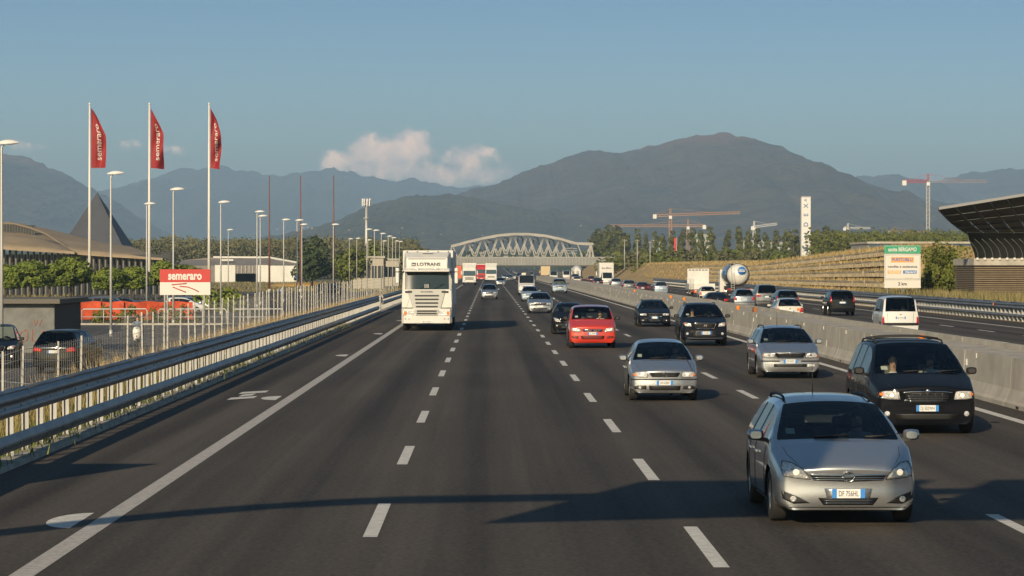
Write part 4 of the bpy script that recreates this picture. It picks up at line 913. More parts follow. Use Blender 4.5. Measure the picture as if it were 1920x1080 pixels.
# ------------------------------------------------------------------ grass along the rail and on the banks
def blades(name, m, n, place, hmin, hmax, label, wd=.012):
    b = MB()
    for _ in range(n):
        q = place()
        if q is None: continue
        x, y, z, s = q; h = random.uniform(hmin, hmax)*s; a = random.uniform(0, math.pi); dx, dy = math.cos(a)*wd*s, math.sin(a)*wd*s; lx, ly = random.uniform(-.35, .35)*h, random.uniform(-.35, .35)*h
        b.add([(x-dx, y-dy, z), (x+dx, y+dy, z), (x+lx, y+ly, z+h)], [(0, 1, 2)])
    o = b.build(name, m, recalc=False); tag(o, label, None, None, 'stuff'); return o
g_green = mat('grass_green', (.09, .13, .025), .8, var=.35, scale=1.5, col2=(.13, .15, .035)); g_dry = mat('grass_dry', (.30, .22, .09), .85, var=.35, scale=.8, col2=(.36, .27, .12)); g_mid = mat('grass_mixed', (.13, .14, .045), .85, var=.4, scale=.6, col2=(.24, .19, .08))
def cl(): 
    while True:
        y = random.uniform(42, 150)
        if noise.noise((y*.35, 3, 0)) > -.1: return y
blades('grass', g_green, 9000, lambda: (random.gauss(-8.15, .28), cl(), .05, 1), .08, .34, 'green grass tufts growing under the guard rail', .014)
blades('grass', g_mid, 16000, lambda: (random.uniform(-9.6, -8.2), random.uniform(44, 240), 0.0, 1.2), .1, .5, 'mixed grass between guard rail and fence', .02)
def slope():
    x = random.uniform(-14, -9.3); y = random.triangular(60, 330, 110); 
    if noise.noise((x*.3, y*.06, 1)) < -.05: return None
    z = -.05 if x > -9.6 else (-.05-(-9.6-x)*.28); return (x, y, max(-1, z), 1.5)
blades('grass', g_dry, 16000, slope, .15, .75, 'dry tall grass behind the wire fence', .022)
def fld():
    y = random.uniform(300, 850); x = random.uniform(-.2, -.02)*y; return (x, y, -1.25, 1.0)
blades('grass', g_mid, 22000, fld, .1, .5, 'rough meadow beyond the parking lot', .10)
def bank():
    y = random.triangular(236, 700, 270); x = random.uniform(33, 40); t = (x-33.6)/2.6
    z = .5 if x < 33.8 else (lerp(.9, wtop(y)-.1, min(1, t)) if t < 1 else wtop(y)+.2); return (x, y, z-.05, 1.5 if x > 36 else .9)
blades('grass', g_dry, 26000, bank, .1, .45, 'straw coloured dry grass on the embankment', .05)
blades('grass', g_mid, 9000, lambda: (random.uniform(31, 36), random.uniform(150, 240), .45, 2), .15, .6, 'grass beside the far guard rail', .04)
def weeds():
    y = random.uniform(95, 260)
    if noise.noise((y*.11, 7, 2)) < -.02: return None
    return (random.gauss(-9.6, .3), y, -.1, 1.)
blades('grass', g_dry, 9000, weeds, .4, 1.25, 'tall brown weeds growing through the wire fence', .02)
# ------------------------------------------------------------------ retaining wall of stacked concrete cribs
crib = mat('crib_concrete', (.36, .30, .20), .9, var=.3, scale=1.2, bump=.4, bscale=12)
wall = empty('retaining_wall', (0, 0, 0), 0, 'terraced crib retaining wall with dry grass on the right bank', 'wall')
soil_shade = mat('crib_soil_shade', (.028, .02, .012), .95)  # crib soil coloured near black to stand for shade in the gaps
for c_ in range(5):
    xw = 33.05+.40*c_; tb = MB(); y = 236.; sb = MB()
    def zc_(y): return lerp(.95, wtop(y)-.12, c_/4.0)
    while y < 470:
        z0, z1 = zc_(y), zc_(y+4); jx, jz = random.uniform(-.06, .06), random.uniform(-.05, .05)
        o = MB(); o.bar((xw+jx, y+.03, z0+jz), (xw+jx+random.uniform(-.03, .03), y+3.95, z1+jz), .30, .20); o.build('crib_beam', crib, wall, bevel=.02)
        for k in range(6):
            yy = y+.3+k*.66; zz = lerp(z0, z1, k/6)-.27
            tb.box((xw-.04+random.uniform(-.05, .05), yy, zz), (.46, .24, .32), Matrix.Rotation(random.uniform(-.15, .15), 3, 'X'))
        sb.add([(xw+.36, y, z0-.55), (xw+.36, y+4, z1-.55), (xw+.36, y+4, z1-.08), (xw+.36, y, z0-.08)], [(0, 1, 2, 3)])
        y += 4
    tag(tb.build('crib_headers', crib, wall), kind='stuff'); sb.build('crib_recess', soil_shade, wall)
    blades('grass', g_dry, 2600, lambda: (lambda y_: (xw+.1+random.uniform(-.2, .2), y_, zc_(y_)+.08, 1))(random.uniform(236, 470)), .1, .4, ['dry grass on the lowest wall course', 'dry grass on the second wall course', 'dry grass on the third wall course', 'dry grass on the fourth wall course', 'dry grass on the top wall course'][c_], .05)
# ------------------------------------------------------------------ exit sign
sgreen = mat('sign_green', (.012, .30, .16), .5); swhite = mat('sign_white', (.64, .62, .57), .5); sorange = mat('sign_orange', (.85, .36, .05), .5); sblue = mat('sign_blue', (.03, .17, .48), .5); sink = mat('sign_ink', (.05, .05, .07), .6)
SY = 216.; sgn = empty('exit_sign', (at(1692, 540, SY).x, SY, .4), 0, 'white and green motorway exit sign on posts reading uscita BERGAMO', 'sign')
k_ = SY/F; zt = H0+(501-460)*k_-.4; W2 = 68*k_/2; zz = lambda y: H0-(y-501)*k_-.4; xx = lambda x: (x-1692)*k_
MB().span((-W2, -.05, zz(476)), (W2, 0, zz(460))).build('green_panel', sgreen, sgn); MB().span((-W2, -.05, zz(524.4)), (W2, 0, zz(476.6))).build('white_panel', swhite, sgn); MB().span((-W2, -.05, zz(540)), (W2, 0, zz(525))).build('distance_panel', swhite, sgn)
for a, c_, d, e_ in ((460.6, 475.4, swhite, .0),): 
    pts = [(-W2+.06, -.056, zz(461.3)), (W2-.06, -.056, zz(461.3)), (W2-.06, -.056, zz(474.9)), (-W2+.06, -.056, zz(474.9)), (-W2+.06, -.056, zz(461.3))]
    MB().tube(pts, .015, 4).build('panel_border', swhite, sgn)
grey_line = mat('sign_line', (.30, .30, .28), .6)
MB().tube([(-W2+.07, -.056, zz(478.5)), (W2-.07, -.056, zz(478.5)), (W2-.07, -.056, zz(522.6)), (-W2+.07, -.056, zz(522.6)), (-W2+.07, -.056, zz(478.5))], .012, 4).build('panel_border', grey_line, sgn)
text('uscita BERGAMO', .42, swhite, sgn, (0, -.058, zz(468)), FRONT, bold=.012, width=2.2)
MB().span((xx(1670.5), -.06, zz(492)), (xx(1713), -.052, zz(482))).build('orange_band', sorange, sgn); text('PUNTOBLU', .36, sblue, sgn, (xx(1691.5), -.066, zz(487)), FRONT, bold=.012, width=1.6)
text('vendita e assistenza', .26, sink, sgn, (0, -.056, zz(500)), FRONT, bold=.006, width=2.3)
MB().span((xx(1664), -.06, zz(513)), (xx(1689), -.052, zz(507))).build('orange_band', sorange, sgn); text('TELEPASS', .22, swhite, sgn, (xx(1676.5), -.066, zz(510)), FRONT, bold=.008, width=.92)
MB().span((xx(1693), -.06, zz(513)), (xx(1718.5), -.052, zz(507))).build('blue_band', sblue, sgn); text('Viacard', .22, swhite, sgn, (xx(1706), -.066, zz(510)), FRONT, bold=.008, width=.85, shear=.2)
MB().span((xx(1696), -.056, zz(521.6)), (xx(1710), -.052, zz(521.1))).build('small_print', grey_line, sgn)
text('2 km', .34, sink, sgn, (0, -.056, zz(532.5)), FRONT, bold=.01)
for px_ in (1664, 1691.5, 1695, 1716, 1719.5): MB().tube([(xx(px_), .06, 0), (xx(px_), .06, zz(462))], .05, 8).build('sign_post', galv_post, sgn)
# ------------------------------------------------------------------ roadside things outside the frame that throw the foreground shadows
sgp = empty('gantry_sign', (-10.5, 21.2, 0), 0, 'curved cantilever gantry with green overhead sign, in front of the picture edge', 'gantry')
mast = []
for t in range(13):
    a = t/12*math.pi/2; mast.append((4.2*(1-math.cos(a)), 0, 2.8+4.0*math.sin(a)))
MB().tube([(0, 0, 0)]+mast+[(9.0, 0, 7.2), (15.5, 0, 7.7)], [.26]+[.25]*13+[.22, .18], 12).build('mast', galv_post, sgp)
for (xa, xb) in ((5.9, 10.1), (11.0, 18.2)):
    pn = [(xa, 5.40+.03*(xa-5.9)), (xb, 5.40+(.12 if xb < 11 else .03)*(xb-5.9)), (xb, 8.1+.02*(xb-5.9)), (xa, 8.1+.02*(xa-5.9))]  # first panel's lower right corner raised so sun reaches the estate car's lamp
    pp = MB().prism(pn, 'y', -.05, .05).build('sign_panel', sgreen, sgp); MB().tube([(x_, -.07, z_) for x_, z_ in pn+pn[:1]], .04, 4).build('sign_border', swhite, pp)
bs = empty('roadside_board', (-9.9, 36.5, -.4), 0, 'roadside board on posts beyond the left picture edge', 'sign')
MB().span((-2.6, -.05, 1.2), (1.75, .05, 3.75)).build('board', swhite, bs)
for x in (-2.2, 1.4): MB().tube([(x, .08, -.4), (x, .08, 3.7)], .05, 8).build('sign_post', galv_post, bs)
# ------------------------------------------------------------------ lorries
TW = mat('truck_white', (.66, .65, .60), .42, coat=.4, var=.06, scale=1.5); TWO = mat('trailer_white', (.62, .61, .57), .5, var=.10, scale=.8); TGREY = mat('truck_grille_grey', (.40, .40, .38), .45, .4); TDARK = mat('truck_dark', (.02, .02, .022), .55)
G_TRUCK = mat('truck_windscreen', (.035, .05, .05), .06, coat=1.0); TRED = mat('truck_red', (.50, .02, .02), .45, coat=.5); TBEIGE = mat('truck_beige', (.58, .44, .25), .55)
def tyre_pair(root, y, x, Rr=.50):
    for s_ in (-1, 1): wheel(root, s_*x, y, Rr, .32)
def loft_box(b, secs):                                   # secs: (y, hw_bottom, hw_top, z0, z1)
    rows = []
    for (y, hb, ht, z0, z1) in secs: rows.append([(-hb, y, z0), (hb, y, z0), (ht, y, z1), (-ht, y, z1), (-hb, y, z0)])
    b.grid(rows, False); b.add(rows[0][:4], [(0, 1, 2, 3)]); b.add(rows[-1][:4], [(3, 2, 1, 0)])
def scania():
    r = empty('articulated_lorry', (-3.08, 138.3, 0), 0, 'big white articulated lorry with LOTRANS lettering in the slow lane', 'truck')
    b = MB(); loft_box(b, [(.0, 1.18, 1.14, 1.15, 2.05), (.14, 1.245, 1.22, 1.12, 2.06), (2.2, 1.25, 1.25, 1.12, 2.06)])
    loft_box(b, [(.10, 1.17, 1.10, 2.96, 3.02), (.30, 1.21, 1.15, 2.94, 3.08), (2.2, 1.24, 1.2, 2.94, 3.10)])
    for s_ in (-1, 1):
        b.add([(s_*1.22, .14, 2.04), (s_*1.10, .05, 2.04), (s_*1.08, .26, 2.98), (s_*1.18, .34, 2.98)], [(0, 1, 2, 3)]); b.span((s_*1.235, .6, 2.0), (s_*1.19, 2.2, 3.0))
    b.build('cab', TW, r, bevel=.035)
    b = MB(); b.grid([[(x, .04+.10*(x/1.1)**2+(z-2.06)*.22, z) for x in [-1.08+.18*i for i in range(13)]] for z in (2.06, 2.3, 2.6, 2.96)]); b.build('windscreen', G_TRUCK, r)
    b = MB(); loft_box(b, [(.22, 1.02, .98, 3.06, 3.22), (.34, 1.06, 1.02, 3.05, 3.62), (.95, 1.16, 1.10, 3.05, 3.86), (2.1, 1.20, 1.16, 3.05, 3.90)]); b.build('roof_deflector', TW, r, bevel=.05)
    MB().bar((-.93, .325, 3.56), (.93, .325, 3.56), .03).build('deflector_seam', TDARK, r); MB().box((0, .78, 3.88), (.5, .12, .05)).build('roof_hatch', TGREY, r)
    b = MB(); b.prism([(.02, 2.96), (-.20, 2.92), (-.22, 3.0), (.06, 3.10)], 'x', -1.12, 1.12); b.build('sun_visor', TW, r, bevel=.02)
    for s_ in (-.48, .48): MB().box((s_, -.12, 3.07), (.20, .10, .08)).build('roof_lamp', LAMP, r, bevel=.02)
    MB().box((-.66, .21, 3.29), (.20, .02, .17)).build('logo_square', sink, r); text('oo', .14, TW, r, (-.66, .19, 3.29), FRONT, 'logo_mark', bold=.006)
    text('LOTRANS', .23, sink, r, (.08, .20, 3.29), FRONT, 'lettering', bold=.004, width=1.15)
    # grille
    g = MB(); g.prism([(-.92, 2.02), (.92, 2.02), (.86, 1.72), (.62, .80), (-.62, .80), (-.86, 1.72)], 'y', -.05, .06); go = g.build('grille', TGREY, r, bevel=.02)
    for i, (z, hw) in enumerate(((1.74, .60), (1.56, .58), (1.38, .56), (1.20, .54), (.99, .50), (.86, .49))): MB().box((0, -.056, z), (hw*2, .03, .075)).build('grille_slot', TDARK, go)
    MB().bar((-1.1, -.03, 1.12), (1.1, -.03, 1.12), .02).build('bumper_gap', TDARK, r); text('SCANIA', .085, TDARK, go, (0, -.065, 1.93), FRONT, 'maker_lettering', bold=.003, width=.62)
    for s_ in (-1, 1):
        MB().box((s_*.90, -.045, 1.93), (.34, .03, .10)).build('side_slot', TDARK, r); MB().box((s_*1.12, .02, 1.36), (.06, .08, .30)).build('air_slot', TDARK, r)
        MB().lathe([(.001, 0), (.10, .01), (.11, .06)], 14, (s_*1.10, -.01, 1.82), 'y').build('corner_lamp', P_DARKBLUE, r)
        MB().prism([(s_*1.22, 2.0), (s_*.95, 2.0), (s_*.86, 1.6), (s_*1.0, 1.15), (s_*1.24, 1.15)], 'y', -.03, .1).build('corner_panel', TW, r, bevel=.02)
    b = MB(); loft_box(b, [(-.10, 1.14, 1.14, .38, 1.10), (.10, 1.25, 1.25, .36, 1.12), (.9, 1.25, 1.25, .40, 1.12)]); b.build('bumper', TW, r, bevel=.05)
    lg = MB().prism([(-.60, 1.06), (.60, 1.06), (.54, .76), (-.54, .76)], 'y', -.15, -.08).build('lower_grille', TGREY, r, bevel=.015)
    for z in (.98, .86): MB().box((0, -.155, z), (.98, .03, .075)).build('grille_slot', TDARK, lg)
    for x_ in (-.35, .35): MB().tube([(x_, -.03, 2.08), (x_+.5, .06, 2.35)], .012, 5).build('wiper', TDARK, r)
    for s_ in (-1, 1):
        h = MB().prism([(s_*.60, .98), (s_*1.16, 1.0), (s_*1.18, .74), (s_*.66, .76)], 'y', -.13, -.05).build('headlight', LAMP, r, bevel=.015); MB().box((s_*1.06, -.14, .88), (.13, .03, .16)).build('indicator', AMBER, h)
        for x in (.88, 1.06): MB().lathe([(.001, -.02), (.04, -.02), (.045, .02)], 10, (s_*x, -.10, .60), 'y').build('fog_lamp', LAMP, r)
    pl = MB().box((0, -.115, .45), (.56, .02, .12)).build('number_plate', PLATE, r); text('BH 219CF', .10, INK, pl, (0, -.127, .45), FRONT, 'plate_lettering', width=.42)
    for s_ in (-1, 1):
        m_ = MB().box((s_*1.46, .10, 2.62), (.17, .16, .56)).build('mirror', TW, r, bevel=.05); MB().box((s_*1.46, .10, 3.02), (.18, .18, .2)).build('wide_mirror', TW, m_, bevel=.05); MB().bar((s_*1.15, .3, 2.9), (s_*1.45, .12, 2.95), .05).build('mirror_arm', TDARK, m_)
    for x in (-.10, -.04, .02, .08): MB().box((x, .02, 2.22), (.022, .01, .18)).build('screen_pennant', swhite, r)
    t = MB(); t.span((-1.27, 2.75, 1.15), (1.27, 15.6, 4.0)); t.build('trailer', TWO, r, bevel=.03)
    MB().span((-1.0, 1.0, .55), (1.0, 15.2, 1.1)).build('chassis', TDARK, r)
    for s_ in (-1, 1): MB().span((s_*1.24, 6.5, .55), (s_*1.20, 10.8, 1.1)).build('side_skirt', TWO, r)
    for k in range(5): MB().box((-1.05+.52*k, 2.78, 3.93), (.06, .06, .05)).build('marker_lamp', AMBER, r)
    tyre_pair(r, 1.45, 1.05); tyre_pair(r, 5.0, 1.05); tyre_pair(r, 11.6, 1.05); tyre_pair(r, 12.9, 1.05); tyre_pair(r, 14.2, 1.05)
scania()
def lorry(name, label, x, Y, cabm, boxm, hgt=3.95, cab_h=3.0, length=11., away=False, dark_low=False, box0=2.4):
    r = empty(name, (x, Y+(length if away else 0), zr(Y)), math.pi if away else 0, label, 'truck')
    b = MB(); loft_box(b, [(0, 1.15, 1.12, .45, cab_h-1.3), (.13, 1.24, 1.18, .42, cab_h-.4), (.35, 1.24, 1.2, .42, cab_h-.02), (2.1, 1.24, 1.2, .5, cab_h)]); loft_box(b, [(.25, 1.16, 1.1, cab_h-.02, cab_h+.05), (.8, 1.2, 1.15, cab_h-.02, min(hgt-.1, cab_h+.6)), (2.1, 1.2, 1.15, cab_h-.02, min(hgt-.1, cab_h+.65))]); b.build('cab', cabm, r, bevel=.05)
    b = MB(); b.add([(-1.1, .0, cab_h-1.35), (1.1, .0, cab_h-1.35), (1.06, .07, cab_h-.45), (-1.06, .07, cab_h-.45)], [(0, 1, 2, 3)]); b.add([(-1.1, .05, cab_h-1.35), (1.1, .05, cab_h-1.35), (1.06, .12, cab_h-.45), (-1.06, .12, cab_h-.45)], [(3, 2, 1, 0)]); b.v = [(x_, y_-.03, z_) for x_, y_, z_ in b.v]; b.build('windscreen', G_TRUCK, r)
    b = MB(); b.add([(-1.06, .07, cab_h-.45), (1.06, .07, cab_h-.45), (1.06, .30, cab_h+.02), (-1.06, .30, cab_h+.02)], [(0, 1, 2, 3)]); b.v = [(x_, y_-.02, z_) for x_, y_, z_ in b.v]; b.build('sun_visor', cabm, r)
    for z in ((.95, 1.12, 1.3) if not dark_low else (1.0, 1.2)): MB().box((0, -.02, z), (1.5, .05, .09)).build('grille_slot', TDARK, r)
    for s_ in (-1, 1):
        MB().box((s_*.95, -.02, .72), (.40, .06, .2)).build('headlight', LAMP, r); MB().box((s_*1.42, .1, cab_h-.8), (.2, .15, .7)).build('mirror', TDARK if dark_low else cabm, r, bevel=.04)
        MB().bar((s_*1.1, .25, cab_h-.55), (s_*1.4, .12, cab_h-.5), .05).build('mirror_arm', TDARK, r)
    MB().box((0, -.01, .52), (.56, .03, .12)).build('number_plate', PLATE, r)
    MB().span((-1.26, box0, 1.1), (1.26, length, hgt)).build('load_box', boxm, r, bevel=.03); MB().span((-.95, .9, .5), (.95, length-.2, 1.08)).build('chassis', TDARK, r)
    if away:
        MB().span((-1.2, length+.01, 1.2), (-.01, length+.05, hgt-.1)).build('rear_door', boxm, r); MB().span((.01, length+.01, 1.2), (1.2, length+.05, hgt-.1)).build('rear_door', boxm, r)
        for s_ in (-1, 1): MB().box((s_*1.0, length+.02, .95), (.3, .05, .15)).build('tail_light', TAIL, r)
        MB().box((0, length-.1, .62), (2.3, .1, .12)).build('bumper_bar', TDARK, r)
    for y in (1.3, length-3.2, length-1.9): tyre_pair(r, y, 1.05)
    return r
lorry('lorry', 'cream white lorry behind the LOTRANS lorry in the slow lane', -3.55, 503, TW, TWO, 3.9, 2.95)
lorry('lorry', 'red lorry squeezed between the two far white lorries', -1.75, 640, TRED, TWO, 3.9, 3.1)
lorry('lorry', 'white cab-over lorry with tall deflector in the second lane', .45, 600, TW, TWO, 4.0, 3.05, dark_low=True)
lt = lorry('box_lorry', 'white box lorry in front of the sandy bank right of the bridge', 20.6, 490, TW, TWO, 3.95, 2.8, 9., True); text('beraflex', .5, sink, lt, (0, 9.07, 3.0), (R(90), 0, math.pi), bold=.005, width=1.7)
lorry('lorry', 'beige lorry under the right side of the arch bridge', (1023-VX)*760/F, 760, TBEIGE, TBEIGE, 3.6, 2.8, 9., True)
def mixer():
    Y = 640; r = empty('concrete_mixer', ((1083-VX)*Y/F, Y+8, zr(Y)), math.pi, 'white concrete mixer lorry left of the bridge pier', 'truck')
    b = MB(); loft_box(b, [(0, 1.15, 1.12, .5, 2.2), (.12, 1.24, 1.2, .45, 2.8), (2.0, 1.24, 1.2, .5, 2.9)]); b.build('cab', TW, r, bevel=.05)
    MB().lathe([(.001, 2.3), (.9, 2.35), (1.25, 4.0), (1.2, 5.2), (.75, 7.0), (.55, 7.3), (.001, 7.25)], 20, (0, 0, 2.35), 'y').build('drum', TW, r)
    MB().span((-.9, .9, .6), (.9, 7.8, 1.1)).build('chassis', TDARK, r); MB().bar((0, 7.1, 2.9), (0, 8.0, 1.3), .5, .1).build('chute', TGREY, r); MB().span((-.7, 7.3, 1.1), (.7, 7.5, 2.6)).build('rear_frame', TW, r)
    for y in (1.3, 5.4, 6.7): tyre_pair(r, y, 1.05)
mixer()
def flatbed():
    Y = 281; L_ = 7.; r = empty('flatbed_lorry', (21.4, Y+L_, 0), math.pi, 'white flatbed lorry with high headboard and crates, left of the tanker', 'truck')
    b = MB(); loft_box(b, [(0, 1.0, .95, .5, 1.6), (.15, 1.05, 1.0, .45, 2.2), (1.7, 1.05, 1.0, .5, 2.3)]); b.build('cab', TW, r, bevel=.05)
    MB().span((-1.1, 1.9, 1.0), (1.1, 1.98, 3.0)).build('headboard', TWO, r)
    for k in range(6): MB().box((-.85+.34*k, 1.99, 2.86), (.24, .03, .09)).build('headboard_slot', TDARK, r)
    MB().span((-1.3, 1.9, .90), (1.3, L_, 1.05)).build('bed', TWO, r); MB().span((-1.32, L_, .92), (1.32, L_+.06, 1.50)).build('tailboard', TW, r)
    for s_ in (-1, 1): MB().span((s_*1.32, 2.0, .92), (s_*1.26, L_, 1.50)).build('side_board', TW, r)
    for k in range(4): MB().tube([(1.30-.14*k, L_+.12, .6), (1.30-.14*k, L_+.12, 2.0)], .025, 5).build('stake', galv_post, r)
    MB().box((.62, L_+.1, .72), (.36, .06, .30)).build('warning_board', mat('warning_orange', (.75, .12, .02), .5), r)
    for s_ in (-1, 1): MB().box((s_*1.0, L_+.03, .72), (.3, .05, .15)).build('tail_light', TAIL, r)
    MB().span((-.8, .9, .5), (.8, L_-.1, .9)).build('chassis', TDARK, r)
    for y in (1.2, 5.4): tyre_pair(r, y, .95, .42)
flatbed()
def tanker():
    Y = 291; L_ = 11.; r = empty('tank_lorry', (26.0, Y+L_, 0), math.pi, 'white cylindrical tank lorry with blue striped disc on its rear end', 'truck')
    b = MB(); loft_box(b, [(0, 1.15, 1.12, .5, 2.0), (.12, 1.24, 1.2, .45, 2.7), (2.0, 1.24, 1.2, .5, 2.9)]); b.build('cab', TW, r, bevel=.05)
    steel = mat('tank_steel', (.55, .60, .66), .25, .85, var=.1, scale=1)
    MB().lathe([(1.12, 2.8), (1.16, 3.0), (1.16, 10.0), (1.13, 10.05)], 28, (0, 0, 2.35), 'y').build('tank_shell', steel, r); ec = MB().lathe([(1.15, 10.03), (1.10, 10.35), (.85, 10.75), (.45, 10.95), (.001, 11.0)], 28, (0, 0, 2.35), 'y').build('tank_end', TW, r)
    MB().lathe([(1.18, 9.85), (1.22, 9.9), (1.22, 10.02), (1.18, 10.08)], 28, (0, 0, 2.35), 'y').build('end_ring', TDARK, r)
    # disc with stripes, facing the camera (rear)
    dx = -.30; MB().lathe([(.001, 0), (.42, 0), (.42, -.03)], 20, (dx, 11.02, 2.78), 'y').build('blue_disc', sblue, r)
    for z, w_ in ((2.72, .36), (2.86, .34)): MB().box((dx, 11.04, z), (w_*2, .02, .07)).build('white_stripe', swhite, r)
    for s_ in (0, .34): MB().tube([(.45+s_, 11.05, .7), (.45+s_, 11.05, 2.6), (.45+s_, 10.4, 3.5)], .025, 5).build('ladder_rail', TW, r)
    for k in range(9): MB().tube([(.45, 11.05, .8+.22*k), (.79, 11.05, .8+.22*k)], .018, 5).build('ladder_rung', TW, r)
    MB().span((-.5, 3.0, 3.52), (.5, 10.0, 3.57)).build('walkway', galv_post, r)
    for s_ in (-1, 1): MB().tube([(s_*.5, 3.2, 3.85), (s_*.5, 9.9, 3.85)], .025, 5).build('handrail', galv_post, r); MB().box((s_*1.0, 10.9, .85), (.35, .05, .16)).build('tail_light', TAIL, r)
    MB().span((-1.2, 10.6, .60), (1.2, 10.8, .78)).build('bumper_bar', TDARK, r); MB().span((-.8, 1.0, .55), (.8, 10.6, 1.15)).build('chassis', TDARK, r)
    MB().box((1.18, 6.5, 2.55), (.02, 1.9, .4)).build('blue_band', sblue, r)
    for y in (1.3, 7.6, 8.9, 10.1): tyre_pair(r, y, 1.05)
tanker()
# ------------------------------------------------------------------ arch truss bridge over the motorway
def bridge():
    Y = 1100.; k = Y/F; X = lambda x: (x-VX)*k; Z = lambda y: H0-(y-VY)*k
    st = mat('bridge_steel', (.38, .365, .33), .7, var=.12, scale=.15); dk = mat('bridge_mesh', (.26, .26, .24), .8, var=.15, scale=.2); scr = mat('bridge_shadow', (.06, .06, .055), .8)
    r = empty('arch_bridge', (0, 0, 0), 0, 'pale steel arch truss bridge crossing the motorway', 'bridge')
    arch = [(847, 461.5), (876, 454), (905, 447), (935, 441.5), (962, 439), (990, 439), (1021, 442), (1050, 448), (1080, 456.5), (1112, 457.5)]
    for d, yy in ((0, Y), (1, Y+9)):
        for (a, c) in zip(arch, arch[1:]): MB().bar((X(a[0]), yy, Z(a[1])), (X(c[0]), yy, Z(c[1])), .8, 1.0).build('arch_chord', st, r)
        MB().bar((X(845), yy, Z(484)), (X(1148), yy, Z(484)), .6, 1.0).build('deck_chord', st, r)
        for (a, c) in (arch[1:-2] if d == 0 else [((p_[0]+q_[0])/2, (p_[1]+q_[1])/2) for p_, q_ in zip(arch[1:-2], arch[2:-1])]):
            for s_ in (-1, 1):
                for o in (-1.2, 3.4): MB().bar((X(a)+s_*.25, yy, Z(c+1)), (X(a+s_*(14+o)), yy, Z(483)), .5, .4).build('truss_diagonal', st, r)
        for (a, c, e) in ((847, 461, 842), (849, 461, 858), (1082, 457, 1093), (1107, 458, 1099), (1108, 458, 1113), (1106, 458, 1106)): MB().bar((X(a), yy, Z(c)), (X(e), yy, Z(483)), .6, .4).build('truss_diagonal', st, r)
    for (a, c) in arch:
        MB().bar((X(a), Y, Z(c)), (X(a), Y+9, Z(c)), .7).build('cross_beam', st, r)
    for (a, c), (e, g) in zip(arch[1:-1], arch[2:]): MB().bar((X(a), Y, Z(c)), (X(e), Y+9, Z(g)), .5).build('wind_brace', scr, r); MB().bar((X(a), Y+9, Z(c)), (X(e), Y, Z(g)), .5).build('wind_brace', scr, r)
    MB().span((X(845), Y-.4, Z(497.5)), (X(1152), Y-.1, Z(483))).build('mesh_screen', dk, r)
    for i in range(52): x = X(846+i*6); MB().span((x-.08, Y-.5, Z(497.5)), (x+.08, Y-.42, Z(481.5))).build('screen_post', st, r)
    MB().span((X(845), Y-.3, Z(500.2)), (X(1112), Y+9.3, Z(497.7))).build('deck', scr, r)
    MB().span((X(1112), Y, -1.2), (X(1152), Y+8, Z(497.6))).build('abutment', concrete2, r)
    MB().span((X(843), Y, -1.2), (X(852), Y+8, Z(497.8))).build('abutment', concrete2, r)
    MB().span((X(1093), Y+1, -1.2), (X(1100), Y+7, Z(499))).build('pier', mat('pier_dark', (.07, .075, .07), .8), r)
    for i, (px_, py_) in enumerate(((1068, 466), (1068, 470), (1068, 475))): MB().bar((X(1062), Y-.5, Z(py_)), (X(1082), Y-.5, Z(py_)), .2).build('access_stair', st, r)
bridge()
# ------------------------------------------------------------------ left side: flags, lamps, signs, shop, shelter
LPOLE = mat('lamp_pole', (.48, .48, .46), .5, .3); LHEAD = mat('lamp_head', (.68, .67, .64), .4); FPOLE = mat('flag_pole', (.72, .69, .62), .5); FLAGR = mat('flag_red', (.25, .010, .009), .7, var=.15, scale=1.2); RUSTP = mat('brown_pole', (.17, .075, .055), .7, var=.2, scale=1)
def lamp_tree(h=9.7, arm=1):
    r = empty('street_lamp')
    MB().tube([(0, 0, 0), (0, 0, h*.5), (0, 0, h-.15), (.12*arm, 0, h)], [.085, .07, .052, .045], 10).build('pole', LPOLE, r)
    MB().tube([(0, 0, 0), (0, 0, .4)], .105, 10).build('pole_base', LPOLE, r)
    b = MB(); rows = []
    for i in range(9):
        t = i/8; s = math.sin(math.pi*min(.97, max(.03, t)))**.6
        rows.append([(arm*(-.22+1.0*t), .22*s*math.cos(a), h+.02+.17*s*max(-.40, math.sin(a))+.04*t) for a in [2*math.pi*k/12 for k in range(13)]])
    b.grid(rows); b.build('lamp_head', LHEAD, r)
    return r
proto = lamp_tree()
LAMPS = [(3, 268), (208, 325), (325, 355), (414, 379), (482, 397), (532, 412), (566, 421), (625, 421), (688, 430), (702, 432), (715, 438), (728, 443), (736, 446), (275, 382), (428, 431), (488, 405), (557, 413), (655, 448), (669, 447), (742, 452), (749, 453), (719, 452), (690, 450)]
for i, (x, y) in enumerate(LAMPS):
    ppm = (VY-y)/(9.75-4.15); Y = F/ppm
    o = proto if i == 0 else copy_tree(proto)
    o.location = ((x-VX)/ppm, Y, -1.0)
    if i >= 13: o.scale = (1, 1, 1)
    lab = ['street lamp at the left edge of the picture', 'street lamp right of the first red flag', 'street lamp between second and third red flag', 'street lamp just right of the third red flag', 'street lamp left of the first brown pole', 'street lamp between first and second brown pole', 'street lamp close to the second brown pole', 'street lamp in front of the third brown pole'][i] if i < 8 else 'far street lamp left of the white lorry, '+{8: 'right of the phone mast', 9: 'first of the even row', 10: 'second of the even row', 11: 'third of the even row', 12: 'fourth of the even row', 17: 'left of the phone mast', 18: 'just before the phone mast', 19: 'last but one before the lorry', 20: 'nearest to the lorry', 21: 'small and low in the row', 22: 'small, by the phone mast'}[i] if i in (8, 9, 10, 11, 12, 17, 18, 19, 20, 21, 22) else ['thin street lamp left of the second flag pole', 'thin street lamp between the third flag and the first brown pole', 'thin street lamp beside the first brown pole', 'thin street lamp left of the second brown pole'][i-13]
    tag(o, lab, 'street lamp', 'street lamps of the parking lot')
